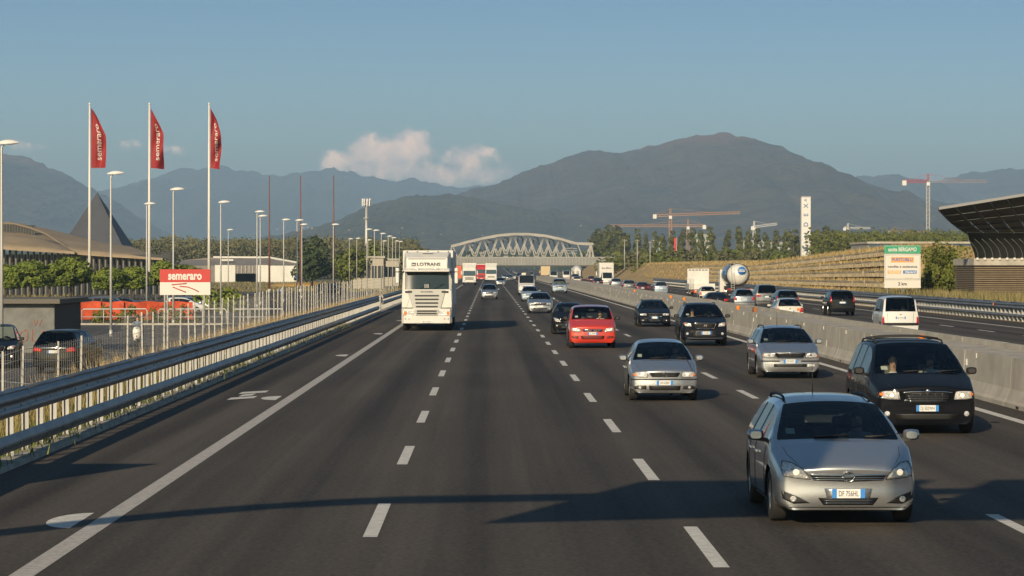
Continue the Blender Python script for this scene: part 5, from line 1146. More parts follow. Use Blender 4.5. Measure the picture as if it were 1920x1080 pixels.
def flagpole(i, x):
    Y = 372.; k = Y/F; h = (VY-197)*k+H0+1.1
    r = empty('flag_pole', ((x-VX)*k, Y, -1.1), 0, ['leftmost tall flag pole with red semeraro banner', 'middle tall flag pole with red semeraro banner', 'rightmost tall flag pole with red semeraro banner'][i], 'flag', 'three flag poles')
    MB().tube([(0, 0, 0), (0, 0, h*.5), (0, 0, h)], [.22, .17, .10], 12).build('pole', FPOLE, r); MB().lathe([(.001, .35), (.12, .25), (.12, .05), (.05, 0)], 10, (0, 0, h)).build('finial', FPOLE, r)
    # banner: mesh hanging from the pole, blown to the right
    z1, z0 = h-.35, h-(315-197)*k; n, m_ = 20, 10; ph = i*1.7
    def fp(u, v, off=0):                                  # u across 0..1, v down 0..1
        wv = [28, 24, 20][i]*k*min(1, (.04+v*2.3)**.8 if v < .43 else 1)*(1-.12*(i == 2)*max(0, v-.6)*2.5)
        x_ = .2+u*wv; y_ = (.30+.18*i)*u*math.sin((2.6+.7*i)*v*math.pi+ph+u*2.2)+.25*u*math.sin(7*u+ph+v*(4+2*i))
        return Vector((x_, y_-off, lerp(z1, z0, v)-.25*u*(1 if v < .6 else .4)-.12*math.sin(5*v+ph)*u))
    b = MB(); b.grid([[fp(u/m_, v/n) for u in range(m_+1)] for v in range(n+1)]); fl = b.build('banner', FLAGR, r)
    # lettering wrapped on the banner, reading upwards
    me = text('semeraro', 1.25, swhite, fl, name='banner_lettering', bold=.008, ext=0., width=5.0).data
    bm = bmesh.new(); bm.from_mesh(me); bmesh.ops.triangulate(bm, faces=bm.faces); bmesh.ops.subdivide_edges(bm, edges=[e for e in bm.edges if e.calc_length() > .35], cuts=2)
    for v_ in bm.verts:
        u = min(.97, max(.05, .52-v_.co.y*.42)); vv = .56-v_.co.x/ (z1-z0)*1.0
        v_.co = fp(u, min(.98, max(.05, vv)), .04)
    bm.to_mesh(me); bm.free()
for i, x in enumerate((168, 280, 392)): flagpole(i, x)
for i, x in enumerate((505, 563.5, 625.5)):
    Y = 470.; k = Y/F; h = (VY-329)*k+H0+1.1
    r = empty('bare_pole', ((x-VX)*k, Y, -1.1), 0, ['leftmost thin brown pole without a flag', 'middle thin brown pole without a flag', 'rightmost thin brown pole without a flag'][i], 'pole', 'three bare brown poles')
    MB().tube([(0, 0, 0), (0, 0, h*.5), (0, 0, h)], [.20, .14, .07], 10).build('shaft', RUSTP, r); MB().tube([(0, 0, 0), (0, 0, .6)], .3, 10).build('pole_base', concrete2, r)
# shop sign
SREDM = mat('shop_sign_red', (.48, .022, .016), .5); r = empty('shop_sign', (at(347, 553, 190).x, 190, -1.0), 0, 'red and white semeraro shop sign on posts', 'sign'); k = 190/F
zz2 = lambda y: H0-(y-VY)*k+1.0; xx2 = lambda x: (x-347)*k
MB().span((xx2(300), -.08, zz2(529)), (xx2(394.5), .08, zz2(505))).build('red_panel', SREDM, r); MB().span((xx2(300), -.08, zz2(553)), (xx2(394.5), .08, zz2(529.2))).build('white_panel', swhite, r)
text('semeraro', .78, swhite, r, (xx2(347), -.09, zz2(517.5)), FRONT, bold=.028, width=(378-315)*k)
for pts in ([(322, 534), (350, 531.5)], [(324, 538), (336, 543), (349, 548)], [(337, 537), (352, 538), (365, 543), (373, 547)]): MB().tube([(xx2(a), -.09, zz2(c)) for a, c in pts], .035, 5).build('swoosh', SREDM, r)
for x in (309, 314, 383): MB().tube([(xx2(x), .02, 0), (xx2(x), .02, zz2(507))], .07, 8).build('sign_post', galv_post, r)
# dark shelter with graffiti
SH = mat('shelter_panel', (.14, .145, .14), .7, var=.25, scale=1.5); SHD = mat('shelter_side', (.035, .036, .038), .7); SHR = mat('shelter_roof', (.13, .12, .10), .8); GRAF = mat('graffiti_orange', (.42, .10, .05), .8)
r = empty('parking_shelter', (-22.4, 135, PZ), 0, 'dark grey shelter with orange graffiti beside the parked cars', 'shelter')
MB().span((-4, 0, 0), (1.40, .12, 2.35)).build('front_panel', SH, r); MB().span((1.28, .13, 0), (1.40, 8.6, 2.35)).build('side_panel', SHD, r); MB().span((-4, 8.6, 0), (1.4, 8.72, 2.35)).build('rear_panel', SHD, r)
MB().span((-4.2, -.5, 2.36), (1.75, 9.0, 2.6)).build('roof', SHR, r, bevel=.03)
for pts in ([(.05, 1.1), (-.2, 1.0), (-.28, .72), (-.1, .52), (.1, .62), (.12, .95), (.05, 1.1)], [(.35, 1.12), (.33, .55), (.62, .55)], [(1.1, 1.0), (.85, 1.05), (.8, .85), (1.05, .75), (1.08, .55), (.8, .5)], [(.4, 1.6), (.5, 1.3), (.6, 1.55), (.7, 1.3), (.8, 1.6)]): MB().tube([(a, -.012, c) for a, c in pts], .018, 4).build('graffiti', GRAF, r)
# orange net fence, pipe railings, ivy
NET = mat('orange_net', (.50, .07, .022), .8, var=.3, scale=2)
r = empty('orange_net_fence', (0, 0, 0), 0, 'orange plastic net fence in front of the pines', 'fence')
xs = [(-32.2+1.8*i) for i in range(6)]
for a, c in zip(xs, xs[1:]):
    rows = [[(lerp(a, c, t/4), 219+.25*math.sin(a+t), -1.0+z+.035*math.sin(a*3+t*1.3)*z) for t in range(5)] for z in (.05, .6, 1.45)]
    MB().grid(rows).build('net_panel', NET, r); MB().tube([(a, 219.1, -1.0), (a, 219.1, .45)], .03, 5).build('net_post', RUSTP, r)
for i, (x0, x1) in enumerate(((-29.3, -24.6), (-23.8, -18.9), (-18.4, -14.8))):
    r = empty('pipe_railing', (0, 201.2, PZ), 0, ['white pipe railing nearest the shelter', 'white pipe railing behind the scooter', 'white pipe railing next to the shop sign post'][i], 'railing', 'pipe railings')
    MB().tube([(x0, 0, 0), (x0, 0, 1.0), (x0+.12, 0, 1.12), (x1-.12, 0, 1.12), (x1, 0, 1.0), (x1, 0, 0)], .05, 8).build('hoop', LPOLE, r)
    for q in (.33, .66): MB().tube([(lerp(x0, x1, q), 0, 0), (lerp(x0, x1, q), 0, 1.1)], .035, 6).build('upright', LPOLE, r)
    MB().tube([(x0, 0, .55), (x1, 0, .55)], .03, 6).build('mid_rail', LPOLE, r)
# semeraro store: shell roof hall
ROOF = mat('store_roof', (.30, .235, .155), .9, var=.2, scale=.25); ROOFE = mat('store_roof_edge', (.20, .17, .13), .9); WALLC = mat('store_column', (.15, .145, .13), .8); GLZ = mat('store_glazing', (.03, .035, .04), .2)
r = empty('store_hall', (0, 0, 0), 0, 'low store with curved shell roof behind the pines', 'building')
def shell(Y0, Y1, pts_top, pts_bot, name):
    k0, k1 = Y0/F, Y1/F
    top = [((x-VX)*k1, Y1, H0-(y-VY)*k1) for x, y in pts_top]; bot = [((x-VX)*k0, Y0, H0-(y-VY)*k0) for x, y in pts_bot]
    rows = []
    for t in range(7):
        q = t/6; e = math.sin(q*math.pi/2)
        rows.append([(lerp(a[0], c[0], q), lerp(a[1], c[1], q), lerp(a[2], c[2], e)) for a, c in zip(bot, top)])
    rows2 = [[(p[0], p[1], p[2]-.35) for p in rows[0]]]+rows
    MB().grid(rows2).build(name, ROOF, r)
shell(430, 470, [(-120, 415), (-60, 413), (0, 417), (40, 419), (85, 428), (130, 439), (180, 452), (245, 462), (300, 482)], [(-120, 462), (-60, 463), (0, 463), (40, 466), (85, 469), (130, 472), (180, 476), (245, 480), (305, 484)], 'shell_roof')
shell(428, 440, [(-120, 434), (-60, 436), (0, 438), (40, 441), (75, 446), (100, 454), (125, 462), (140, 470)], [(-120, 461), (-60, 462), (0, 463), (40, 466), (75, 468), (100, 469.5), (125, 471), (140, 472)], 'lower_roof')
k = 471/F
arcp = [(-60, 414), (0, 418), (30, 420), (60, 428), (85, 438), (110, 452), (140, 470)]
MB().tube([((x-VX)*438/F, 437, H0-(y-VY)*438/F) for x, y in arcp], .22, 6).build('roof_arch', ROOFE, r)
for i in range(16): x = -14+i*5.2; MB().span(((x-VX)*445/F, 445, H0+(501-439)*445/F), ((x+.9-VX)*445/F, 445.2, H0+(501-421-i*.15)*445/F)).build('clerestory_mullion', WALLC, r)
MB().span(((-60-VX)*446/F, 446, H0+(501-445)*446/F), ((66-VX)*446/F, 446.3, H0+(501-422)*446/F)).build('clerestory_glass', GLZ, r)
kk = 432/F
for i in range(34):
    x = -60+i*11.2; y = 464+max(0, (x))*.066
    MB().span(((x-VX)*kk, 431.2, -1.2), ((x+3.0-VX)*kk, 431.9, H0-(y-VY)*kk-.1)).build('wall_column', WALLC, r)
MB().span(((-60-VX)*kk, 433, -1.2), ((318-VX)*kk, 433.4, H0-(477-VY)*kk)).build('glazed_wall', GLZ, r)
# pyramid
k = 640/F; ap = at(182, 361, 640); r = empty('pyramid', (ap.x, 640, -1.2), 0, 'grey pointed pyramid roof rising behind the store', 'building')
PYR = mat('pyramid_cladding', (.055, .062, .078), .7, var=.12, scale=.4); PYRD = mat('pyramid_edge', (.05, .055, .065), .5); hp = ap.z+1.2; hb = (248-182)*k
MB().add([(-14.8, 4, 0), (11.4, -9, 0), (0, 0, hp)], [(0, 1, 2)]).build('front_face', PYR, r); MB().add([(11.42, -9, 0), (13.8, 5, 0), (.03, 0, hp)], [(0, 1, 2)]).build('side_face', PYRD, r); MB().add([(13.8, 5, 0), (0, 18, 0), (-14.8, 4, 0), (0, .02, hp-.02)], [(0, 1, 3), (1, 2, 3)]).build('back_face', PYRD, r)
# long low white building
k = 820/F; WB = mat('white_wall', (.68, .67, .61), .8, var=.08, scale=.2); GR = mat('grey_roof', (.22, .20, .18), .9, var=.15, scale=.2)
P = lambda x, y, Y=820: at(x, y, Y)
r = empty('white_warehouse', (0, 0, 0), 0, 'long low white building with grey pitched roof beyond the meadow', 'building')
for (x0, x1, y0, y1, m, nm) in ((403, 441, 497, 524, WB, 'wall'), (441, 480, 513, 524, WB, 'wall'), (480, 502, 497, 524, WB, 'wall'), (502, 558, 498, 512, WB, 'wall'), (340, 403, 498, 524, GR, 'wall'), (441, 480, 497.5, 512.5, mat('warehouse_window', (.17, .15, .13), .4), 'window')): a = P(x0, y1); c = P(x1, y0); MB().span((a.x, 820, a.z-3), (c.x, 821 if nm == 'wall' else 820.8, c.z)).build(nm, m, r)
for x in (446, 453, 460, 467, 474): a = P(x, 512); c = P(x+.8, 498); MB().span((a.x, 819.6, a.z), (c.x, 819.9, c.z)).build('window_bar', WB, r)
b = MB(); b.add([P(335, 498), P(560, 497), P(560, 493), P(505, 483, 834), P(400, 482.5, 834), P(340, 488, 834)], [(0, 1, 2, 3, 4, 5)]); b.add([P(335, 498, 821), P(560, 497, 821), P(505, 483, 850), P(400, 482, 850)], [(0, 3, 2, 1)]); b.build('roof', GR, r)
MB().bar(P(400, 482, 834), P(505, 482.6, 834), .5).build('ridge_cap', WB, r); MB().bar(P(505, 482.6, 834), P(560, 492.5, 820), .5).build('ridge_cap', WB, r)
a = P(412, 486, 822); c = P(435, 489, 822); MB().span((a.x, 826, c.z), (c.x, 827, a.z)).build('roof_light', WB, r)
# dark annex, bin, roundabout signs
a = at(311, 486, 450); c = at(301, 472, 450); tag(MB().span((c.x, 450, -1), (a.x+1, 455, c.z)).build('annex', SHD, None, bevel=.05), 'small dark annex at the right end of the store', 'building')
a = at(421, 556, 330); r = empty('red_container', (a.x, 330, -1.1), 0, 'small red brown container on the meadow right of the shop sign', 'container'); MB().span((-.5, 0, 0), (.5, .8, 1.1)).build('body', rustb, r, bevel=.03); MB().span((-.54, -.04, 1.1), (.54, .84, 1.2)).build('lid', rustb, r)
for i, (x, y, Y) in enumerate(((555, 521, 620), (528, 545, 400))):
    a = at(x, y, Y); r = empty('traffic_sign', (a.x, Y, -1.1), 0, ['round blue arrow sign at the roundabout', 'round blue arrow sign on the service road'][i], 'traffic sign', 'blue traffic signs'); h = a.z+1.1; rr = 9*.5*Y/F*.9
    MB().tube([(0, .05, 0), (0, .05, h)], .04, 6).build('post', galv_post, r); d = MB().lathe([(.001, -.02), (rr, -.02), (rr, .02), (.001, .02)], 20, (0, 0, h), 'y').build('disc', sblue, r); MB().bar((-rr*.6, -.03, h), (rr*.6, -.03, h), rr*.25, .02).build('arrow', swhite, d); MB().add([(-rr*.7, -.035, h), (-rr*.25, -.035, h+rr*.35), (-rr*.25, -.035, h-rr*.35)], [(0, 1, 2)]).build('arrow_head', swhite, d)
k = 620/F; tag(MB().lathe([(.001, .9), (7, .7), (9, .2), (9.2, 0)], 28, (at(578, 530, 640).x, 640, -1.2)).build('roundabout', mat('roundabout_orange', (.42, .26, .07), .9, var=.2, scale=.5)), kind='structure')
# phone mast
a = at(687, 376, 760); r = empty('phone_mast', (a.x, 760, -1.2), 0, 'grey mobile phone mast with a ring of antennas', 'mast'); h = a.z+1.2
MB().tube([(0, 0, 0), (0, 0, h)], [.55, .32], 10).build('mast', LPOLE, r); MB().tube([(0, 0, h*.78), (0, 0, h*.78+.3)], .9, 10).build('platform', LPOLE, r); MB().tube([(0, 0, h-1.2), (0, 0, h-1.0)], 1.0, 12).build('head_ring', LPOLE, r)
for q in range(9): t = 2*math.pi*q/9; MB().box((1.15*math.cos(t), 1.15*math.sin(t), h-.5), (.28, .28, 2.0)).build('antenna', LHEAD, r)
# concrete blocks by the guard rail and skips
for i, (x, y, Y) in enumerate(((690, 512, 560), (733, 495, 640))):
    a = at(x, y, Y); r = empty('flat_roofed_building', (a.x, Y, -1.2), 0, ['low beige flat-roofed building left of the tree pair', 'low beige flat-roofed building behind the lamp row'][i], 'building'); w_ = (58, 30)[i]*Y/F/2; z1 = at(0, (484, 488)[i], Y).z+1.2
    MB().span((-w_, 0, 0), (w_, 8, z1)).build('wall', mat('beige_wall', (.42, .38, .30), .85), r); MB().span((-w_-.3, -.3, z1), (w_+.3, 8.3, z1+.4)).build('roof', concrete, r)
    for q in range(5): x_ = -w_*.8+q*w_*.4; MB().span((x_-.5, -.03, z1*.35), (x_+.5, -.01, z1*.75)).build('window', GLZ, r)
for i, (px_, Y) in enumerate(((760, 440), (850, 700))):
    a = at(px_, 505, Y); 
tag(MB().span((at(845, 500, 900).x-3, 900, -1), (at(866, 500, 900).x, 904, 3.6)).build('orange_container', mat('skip_orange', (.62, .14, .05), .7, var=.2, scale=1), None, bevel=.08), 'orange site container left of the bridge behind the lorry', 'container')
# ------------------------------------------------------------------ right side: pavilion, tower, cranes, far halls
def pavilion():
    Y = 205.; k = Y/F; X = lambda x: (x-VX)*k; Z = lambda y: H0-(y-VY)*k
    CL = mat('pavilion_dark_cladding', (.030, .034, .032), .45, .3, var=.2, scale=1.5); SO = mat('pavilion_soffit', (.040, .034, .030), .6, var=.25, scale=1.2); BR = mat('pavilion_bracket', (.20, .21, .20), .4, .5); LV = mat('pavilion_louvre', (.20, .155, .10), .6, var=.15, scale=2); ED = mat('pavilion_roof_edge', (.10, .105, .11), .5, .3)
    r = empty('roof_pavilion', (0, 0, 0), 0, 'dark pavilion with flared overhanging roof and brown louvred base', 'building')
    x0 = X(1828); x1 = X(2150)
    MB().span((x0+.15, Y+.3, .3), (x1, Y+9, Z(497))).build('base_wall', mat('pavilion_gap', (.025, .022, .02), .8), r)
    n = 21; z0 = .5; z1 = Z(498.5)
    for i in range(n):
        z = lerp(z0, z1, i/(n-1)); MB().box(((x0+x1)/2, Y+.12, z), (x1-x0, .10, .075), Matrix.Rotation(R(-25), 3, 'X')).build('louvre', LV, r); MB().box((x0+.02, Y+4.5, z), (.10, 8.6, .075)).build('louvre', LV, r)
    MB().span((x0-.1, Y-.08, Z(497.4)), (x1, Y+9, Z(484.5))).build('concrete_band', concrete, r)
    # flared cladding: profile rows from band to roof edge, turning the left corner
    prof = [(484.6, 1829, 0), (474, 1826, .2), (462, 1820, .5), (450, 1814, .9), (437, 1808, 1.5)]
    rows = []
    for (y, x, d) in prof: rows.append([(X(x)+.6, Y+2.5, Z(y)), (X(x)+.15, Y+1-d, Z(y)), (X(x), Y-d, Z(y))]+[(X(x)+2.0*i, Y-d, Z(y)) for i in range(1, 9)])
    MB().grid(rows, True).build('flared_cladding', CL, r)
    for i in range(9):
        xb = x0+.15+i*.545
        pts = [(xb+lean, Y-d-.06, Z(y)) for (y, lean, d) in ((484.5, .05, .02), (476, .02, .2), (466, -.16, .42), (457, -.5, .75), (448, -.95, 1.15))]
        MB().tube(pts, [.045, .038, .032, .028, .02], 6).build('bracket', BR, r); MB().box((xb, Y-.16, Z(485.2)), (.16, .16, .16)).build('bracket_foot', LHEAD, r)
    # soffit panels between the neck and the roof edge
    nx, ny = 12, 5; e0 = Vector((X(1808), Y-1.5, Z(437))); e1 = Vector((X(2150), Y-1.5, Z(437))); f0 = Vector((X(1760), Y-5.2, Z(392)+.0)); 
    f0 = at(1760, 392.5, Y-6); f1 = at(2150, 330, Y-9)
    def sp(u, v):
        a = e0.lerp(e1, u); c = f0.lerp(f1, u); q = a.lerp(c, v); q.z += .35*math.sin(math.pi*v)*-.5; return q
    for i in range(nx):
        for j in range(ny):
            g = .012
            pts = [sp(i/nx+g/2, j/ny+g), sp((i+1)/nx-g/2, j/ny+g), sp((i+1)/nx-g/2, (j+1)/ny-g), sp(i/nx+g/2, (j+1)/ny-g)]; up = Vector((0, .0, .06))
            MB().add(pts+[q+up for q in pts], [(0, 1, 2, 3), (7, 6, 5, 4), (0, 4, 5, 1), (1, 5, 6, 2), (2, 6, 7, 3), (3, 7, 4, 0)]).build('soffit_panel', SO, r)
    for j in range(ny+1): MB().tube([sp(i/nx, j/ny)+Vector((0, 0, -.04)) for i in range(nx+1)], .045, 5).build('soffit_rib', CL, r)
    for i in range(nx+1): MB().tube([sp(i/nx, j/ny)+Vector((0, 0, -.05)) for j in range(ny+1)], .06, 5).build('soffit_rib', CL, r)
    up = Vector((0, 0, .16))
    rows = [[sp(u/12, 1)+Vector((0, -.05, -.03)) for u in range(13)], [sp(u/12, 1)+up for u in range(13)], [sp(u/12, .5)+Vector((0, 2, .5)) for u in range(13)], [sp(u/12, 0)+Vector((0, 6, .9)) for u in range(13)]]
    MB().grid(rows, False).build('roof', ED, r)
    MB().add([sp(0, v/5)+Vector((-.03, 0, -.04)) for v in range(6)]+[sp(0, v/5)+Vector((-.03, 0, .16+.3*(1-v/5))) for v in range(5, -1, -1)], [tuple(range(12))]).build('roof_side', CL, r)
pavilion()
# lettered tower
Y = 760.; k = Y/F; r = empty('lettered_tower', (at(1511.5, 480, Y).x, Y, 0), 0, 'slim white tower lettered MINDEX rising above the trees', 'tower'); hw = 8.6*k; zt = H0-(370-VY)*k
MB().span((-hw, 0, 0), (hw, 2*hw, zt)).build('shaft', mat('tower_white', (.70, .69, .66), .6, var=.06, scale=.3), r, bevel=.05); MB().span((-hw-.06, -.06, zt), (hw+.06, 2*hw+.06, zt+.25)).build('cap', TGREY, r)
tb_ = mat('tower_blue', (.05, .13, .30), .6)
for ch, y in (('M', 467), ('I', 455), ('N', 441), ('D', 421), ('E', 403), ('X', 386)): text(ch, 1.7, tb_, r, (0, -.03, H0-(y-VY)*k), (R(90), R(-90), 0), bold=.03, name='tower_letter')
text('.it', 1.1, tb_, r, (-.2, -.03, H0-(376-VY)*k), (R(90), R(-90), 0), bold=.02, name='tower_letter')
for j in range(10): MB().span((-hw*.5, -.035, 1+j*1.8), (hw*.5, -.02, 1.06+j*1.8)).build('panel_joint', TGREY, r) if j % 3 == 0 else None
# cranes
def lattice(b, a, c, w, n, t=.12):
    a = Vector(a); c = Vector(c); d = (c-a).normalized(); up = Vector((0, 1, 0)) if abs(d.z) > .5 else Vector((0, 0, 1)); p = d.cross(up).normalized()*w/2; q = up*w/2
    cs = [p+q, p-q, -p-q, -p+q]
    for e in cs: b.bar(a+e, c+e, t)
    for i in range(n):
        u = a.lerp(c, i/n); v = a.lerp(c, (i+1)/n)
        for e, g in ((0, 1), (1, 2), (2, 3), (3, 0)): b.bar(u+cs[e], v+cs[g], t*.7)
def crane(label, x, ytop, jib_l, jib_r, Y, m, m2, mast_m, sag=0, tilt=0., jm=None):
    k = Y/F; base = at(x, 501, Y).x; zj = H0-(ytop-VY)*k; r = empty('tower_crane', (base, Y, -1.2), 0, label, 'crane', 'tower cranes'); zj += 1.2
    b = MB(); lattice(b, (0, 0, 0), (0, 0, zj), 1.6, max(6, int(zj/2.2)), .22); b.build('mast', mast_m, r)
    jr = (jib_r-x)*k; jl = (jib_l-x)*k; long_, short = (jr, jl) if abs(jr) > abs(jl) else (jl, jr)
    b = MB(); lattice(b, (0, 0, zj+.6), (long_, 0, zj+.6+tilt), 1.3, max(8, int(abs(long_)/2.2)), .2 if jm is None else .13); b.build('jib', jm or m, r)
    b = MB(); lattice(b, (0, 0, zj+.6), (short, 0, zj+.6-tilt*.3), 1.3, max(3, int(abs(short)/2.2)), .24); b.build('counter_jib', m, r)
    MB().box((short*.95, 0, zj-.3), (2.2, 1.8, 2.6)).build('counterweight', m2, r); MB().box((0, -.4, zj-.8), (1.8, 1.8, 2.0)).build('cab', m2, r)
    b = MB(); lattice(b, (0, 0, zj+1), (0, 0, zj+4.5), .9, 3, .2); b.build('apex', m, r); MB().bar((0, 0, zj+4.5), (long_*.6, 0, zj+1.2+tilt*.6), .10).build('tie_rod', m, r); MB().bar((0, 0, zj+4.5), (short*.9, 0, zj+1.2), .10).build('tie_rod', m, r)
    return r
CO = mat('crane_orange', (.46, .23, .09), .6); CR = mat('crane_red', (.42, .03, .03), .6); CW = mat('crane_white', (.72, .70, .66), .6); CG = mat('crane_grey', (.50, .48, .44), .6)
crane('red topped tower crane with white lattice mast beside the pavilion', 1740, 342, 1693, 1850, 1500, CR, CW, CG, jm=mat('crane_thin', (.36, .25, .22), .6))
crane('orange tower crane with the upper jib above the poplars', 1257, 405, 1226, 1388, 1700, CO, CW, CO, tilt=1.5)
crane('orange tower crane with the lower jib crossing the poplars', 1290, 425, 1322, 1145, 1800, CO, CW, CO)
crane('small white tower crane above the poplars', 1414, 427, 1411, 1457, 1900, CW, CW, CW, tilt=2)
crane('far orange tower crane left of the red topped crane', 1677, 436, 1668, 1735, 2300, CO, CW, CO)
crane('far pale tower crane over the trees right of the lettered tower', 1590, 429, 1583, 1632, 2300, CW, CW, CW)
# halls
BG = mat('blue_glass', (.03, .075, .13), .25, var=.5, scale=.25, coat=.6); WALLG = mat('grey_cladding', (.30, .30, .29), .7); FACADE = mat('far_facade', (.42, .42, .39), .7)
Y = 420.; r = empty('glass_hall', (0, 0, 0), 0, 'long flat hall with blue glass band behind the exit sign', 'building')
a = at(1628, 474, Y); c = at(1835, 453, Y); MB().span((a.x, Y+.2, -1), (c.x, Y+20, c.z-.3)).build('core', WALLG, r)
for i in range(28): x0 = lerp(a.x, c.x, i/28); x1 = lerp(a.x, c.x, (i+1)/28); MB().span((x0+.03, Y, at(0, 474 if i < 14 else 463, Y).z), (x1-.03, Y+.15, c.z-.35)).build('glass_panel', BG, r)
MB().span((a.x-.2, Y-.3, c.z-.3), (c.x, Y+20.3, c.z)).build('roof_edge', concrete, r); MB().span((at(1726, 474, Y).x, Y-.05, -1), (c.x, Y+.1, at(0, 463.5, Y).z)).build('lower_wall', WALLG, r)
for i, (x0, x1, y0, y1, fl) in enumerate(((1385, 1432, 453, 486, 4), (1438, 1486, 456, 486, 3), (1225, 1242, 452, 486, 3), (1302, 1332, 441, 486, 4))):
    Y = 1250+40*i; a = at(x0, y1, Y); c = at(x1, y0, Y); r = empty('office_block', (0, 0, 0), 0, ['pale office block with green glass bands behind the poplars', 'low glazed office block left of the lettered tower', 'small white block behind the poplars beside the red banner', 'pale flat-roofed block behind the poplars under the cranes'][i], 'building')
    MB().span((a.x, Y, -1), (c.x, Y+12, c.z)).build('wall', FACADE, r); MB().span((a.x-.3, Y-.4, c.z), (c.x+.3, Y+12.4, c.z+.5)).build('roof', concrete, r)
    for f in range(fl):
        z0 = lerp(a.z, c.z, (f+.3)/fl); z1 = lerp(a.z, c.z, (f+.8)/fl); nw = max(3, int((c.x-a.x)/2.2))
        for q in range(nw): w0 = lerp(a.x, c.x, (q+.12)/nw); w1 = lerp(a.x, c.x, (q+.88)/nw); MB().span((w0, Y-.12, z0), (w1, Y-.04, z1)).build('window', mat('green_glass', (.05, .12, .11), .2, coat=.5), r)
a = at(1266, 452, 800); r = empty('banner_pole', (a.x, 800, 3), 0, 'tall red banner between the poplars', 'banner'); MB().span((-.35, 0, at(0, 473, 800).z-3), (.35, .1, at(0, 446, 800).z-3)).build('banner', TRED, r); MB().tube([(.4, 0, -1), (.4, 0, at(0, 444, 800).z-3)], .08, 6).build('pole', galv_post, r)
for i, (x, y) in enumerate(((1171, 448), (1195, 449), (1219, 452), (1548, 480), (1565, 484))):
    Y = 640; a = at(x, y, Y); r = empty('utility_pole', (a.x, Y, 2.5), 0, ['pale utility pole nearest the bridge', 'pale utility pole second from the bridge', 'pale utility pole third from the bridge', 'short utility pole right of the lettered tower', 'second short utility pole right of the lettered tower'][i], 'pole', 'utility poles'); h = a.z-2.5
    MB().tube([(0, 0, 0), (0, 0, h)], [.14, .09], 8).build('pole', galv_post, r); MB().bar((-.5, 0, h-.3), (.5, 0, h-.3), .08).build('crossarm', galv_post, r)
# chapels and farmhouses on the slopes
HW = mat('house_white', (.36, .33, .28), .8); HR = mat('house_roof', (.30, .13, .07), .9)
bpy.context.view_layer.update()
ORD0 = ['first', 'second', 'third', 'fourth', 'fifth', 'sixth', 'seventh', 'eighth', 'ninth', 'tenth', 'eleventh', 'twelfth', 'thirteenth', 'fourteenth', 'fifteenth', 'sixteenth', 'seventeenth', 'eighteenth']
for i, (x, y, D_, s) in enumerate(sorted(((754, 428, 5300, 1.1), (793, 437, 5100, .9), (826, 440, 5100, .9), (1089, 424, 6000, 1.1), (1585, 426, 6200, 1.2), (569, 428, 5600, 1.2), (577, 427, 5600, 1.2), (585, 429, 5600, 1.2), (655, 432, 5400, 1.), (520, 431, 5600, 1.), (905, 442, 5000, .9), (1166, 434, 7300, 1.0)))):
    hit_ok = False
    o = Vector((0, 0, H0)); d = (at(x, y, 1000)-o).normalized()
    dg = bpy.context.evaluated_depsgraph_get() if i == 0 else dg
    ok, loc, nrm, idx, ob, mt = sc.ray_cast(dg, o+d*2500, d)
    if not ok: continue
    kk_ = loc.y/6000; r = empty('farmhouse', (loc.x, loc.y-2*kk_, loc.z-1), 0, ORD0[i]+' tiny pale farmhouse from the left on the hazy hills', 'house', 'farmhouses on the hills')
    w_ = 2.0*s*kk_; MB().span((-w_, 0, -2), (w_, w_*1.2, w_*1.1)).build('wall', HW, r); MB().prism([(-w_*1.1, w_*1.1), (w_*1.1, w_*1.1), (0, w_*1.6)], 'y', -.5, w_*1.25).build('roof', HR, r)
# ------------------------------------------------------------------ trees and shrubs
BARK = mat('bark', (.10, .075, .05), .95, var=.3, scale=3)
def leafm(name, c1, c2): return mat(name, c1, .75, var=.25, scale=.55, col2=c2, spec=.25, detail=6)
L_PINE = leafm('leaf_pine', (.11, .16, .020), (.17, .21, .034)); L_POP = leafm('leaf_poplar', (.078, .098, .028), (.13, .135, .042)); L_BUSH = leafm('leaf_bush', (.070, .095, .020), (.12, .125, .030)); L_DARK = leafm('leaf_dark', (.030, .050, .014), (.05, .07, .02)); L_LIME = leafm('leaf_lime', (.075, .105, .016), (.13, .145, .028)); L_OLIVE = leafm('leaf_olive', (.10, .105, .045), (.15, .14, .065))
def crown_mesh(name, m, lobes, n, size, seed, flat=1.):
    rnd = random.Random(seed); b = MB(); tot = sum(a*c*d for (_, (a, c, d)) in lobes)
    for (cx, cy_, cz), (rx, ry, rz_) in lobes:
        for _ in range(int(n*rx*ry*rz_/tot)+8):
            while True:
                p = Vector((rnd.uniform(-1, 1), rnd.uniform(-1, 1), rnd.uniform(-1, 1)))
                if p.length <= 1: break
            p = p.normalized()*(p.length**.45) if p.length > .01 else p
            q = Vector((cx+p.x*rx, cy_+p.y*ry, cz+p.z*rz_))
            nz = noise.noise((q.x*1.6/size*.25+seed, q.y*1.6/size*.25, q.z*1.6/size*.25))
            if nz < -.18: continue
            q += p*nz*.22*min(rx, rz_)
            nr = (p+Vector((rnd.uniform(-.8, .8), rnd.uniform(-.8, .8), rnd.uniform(-.5, 1.0)))).normalized()
            t = nr.cross(Vector((rnd.uniform(-1, 1), rnd.uniform(-1, 1), rnd.uniform(-1, 1)))).normalized(); u = nr.cross(t); s = size*rnd.uniform(.55, 1.25)
            b.add([q-t*s*.5, q+u*s*.32, q+t*s*.55, q-u*s*.32], [(0, 1, 2, 3)])
    me = b.mesh(name); me.materials.append(m); return me
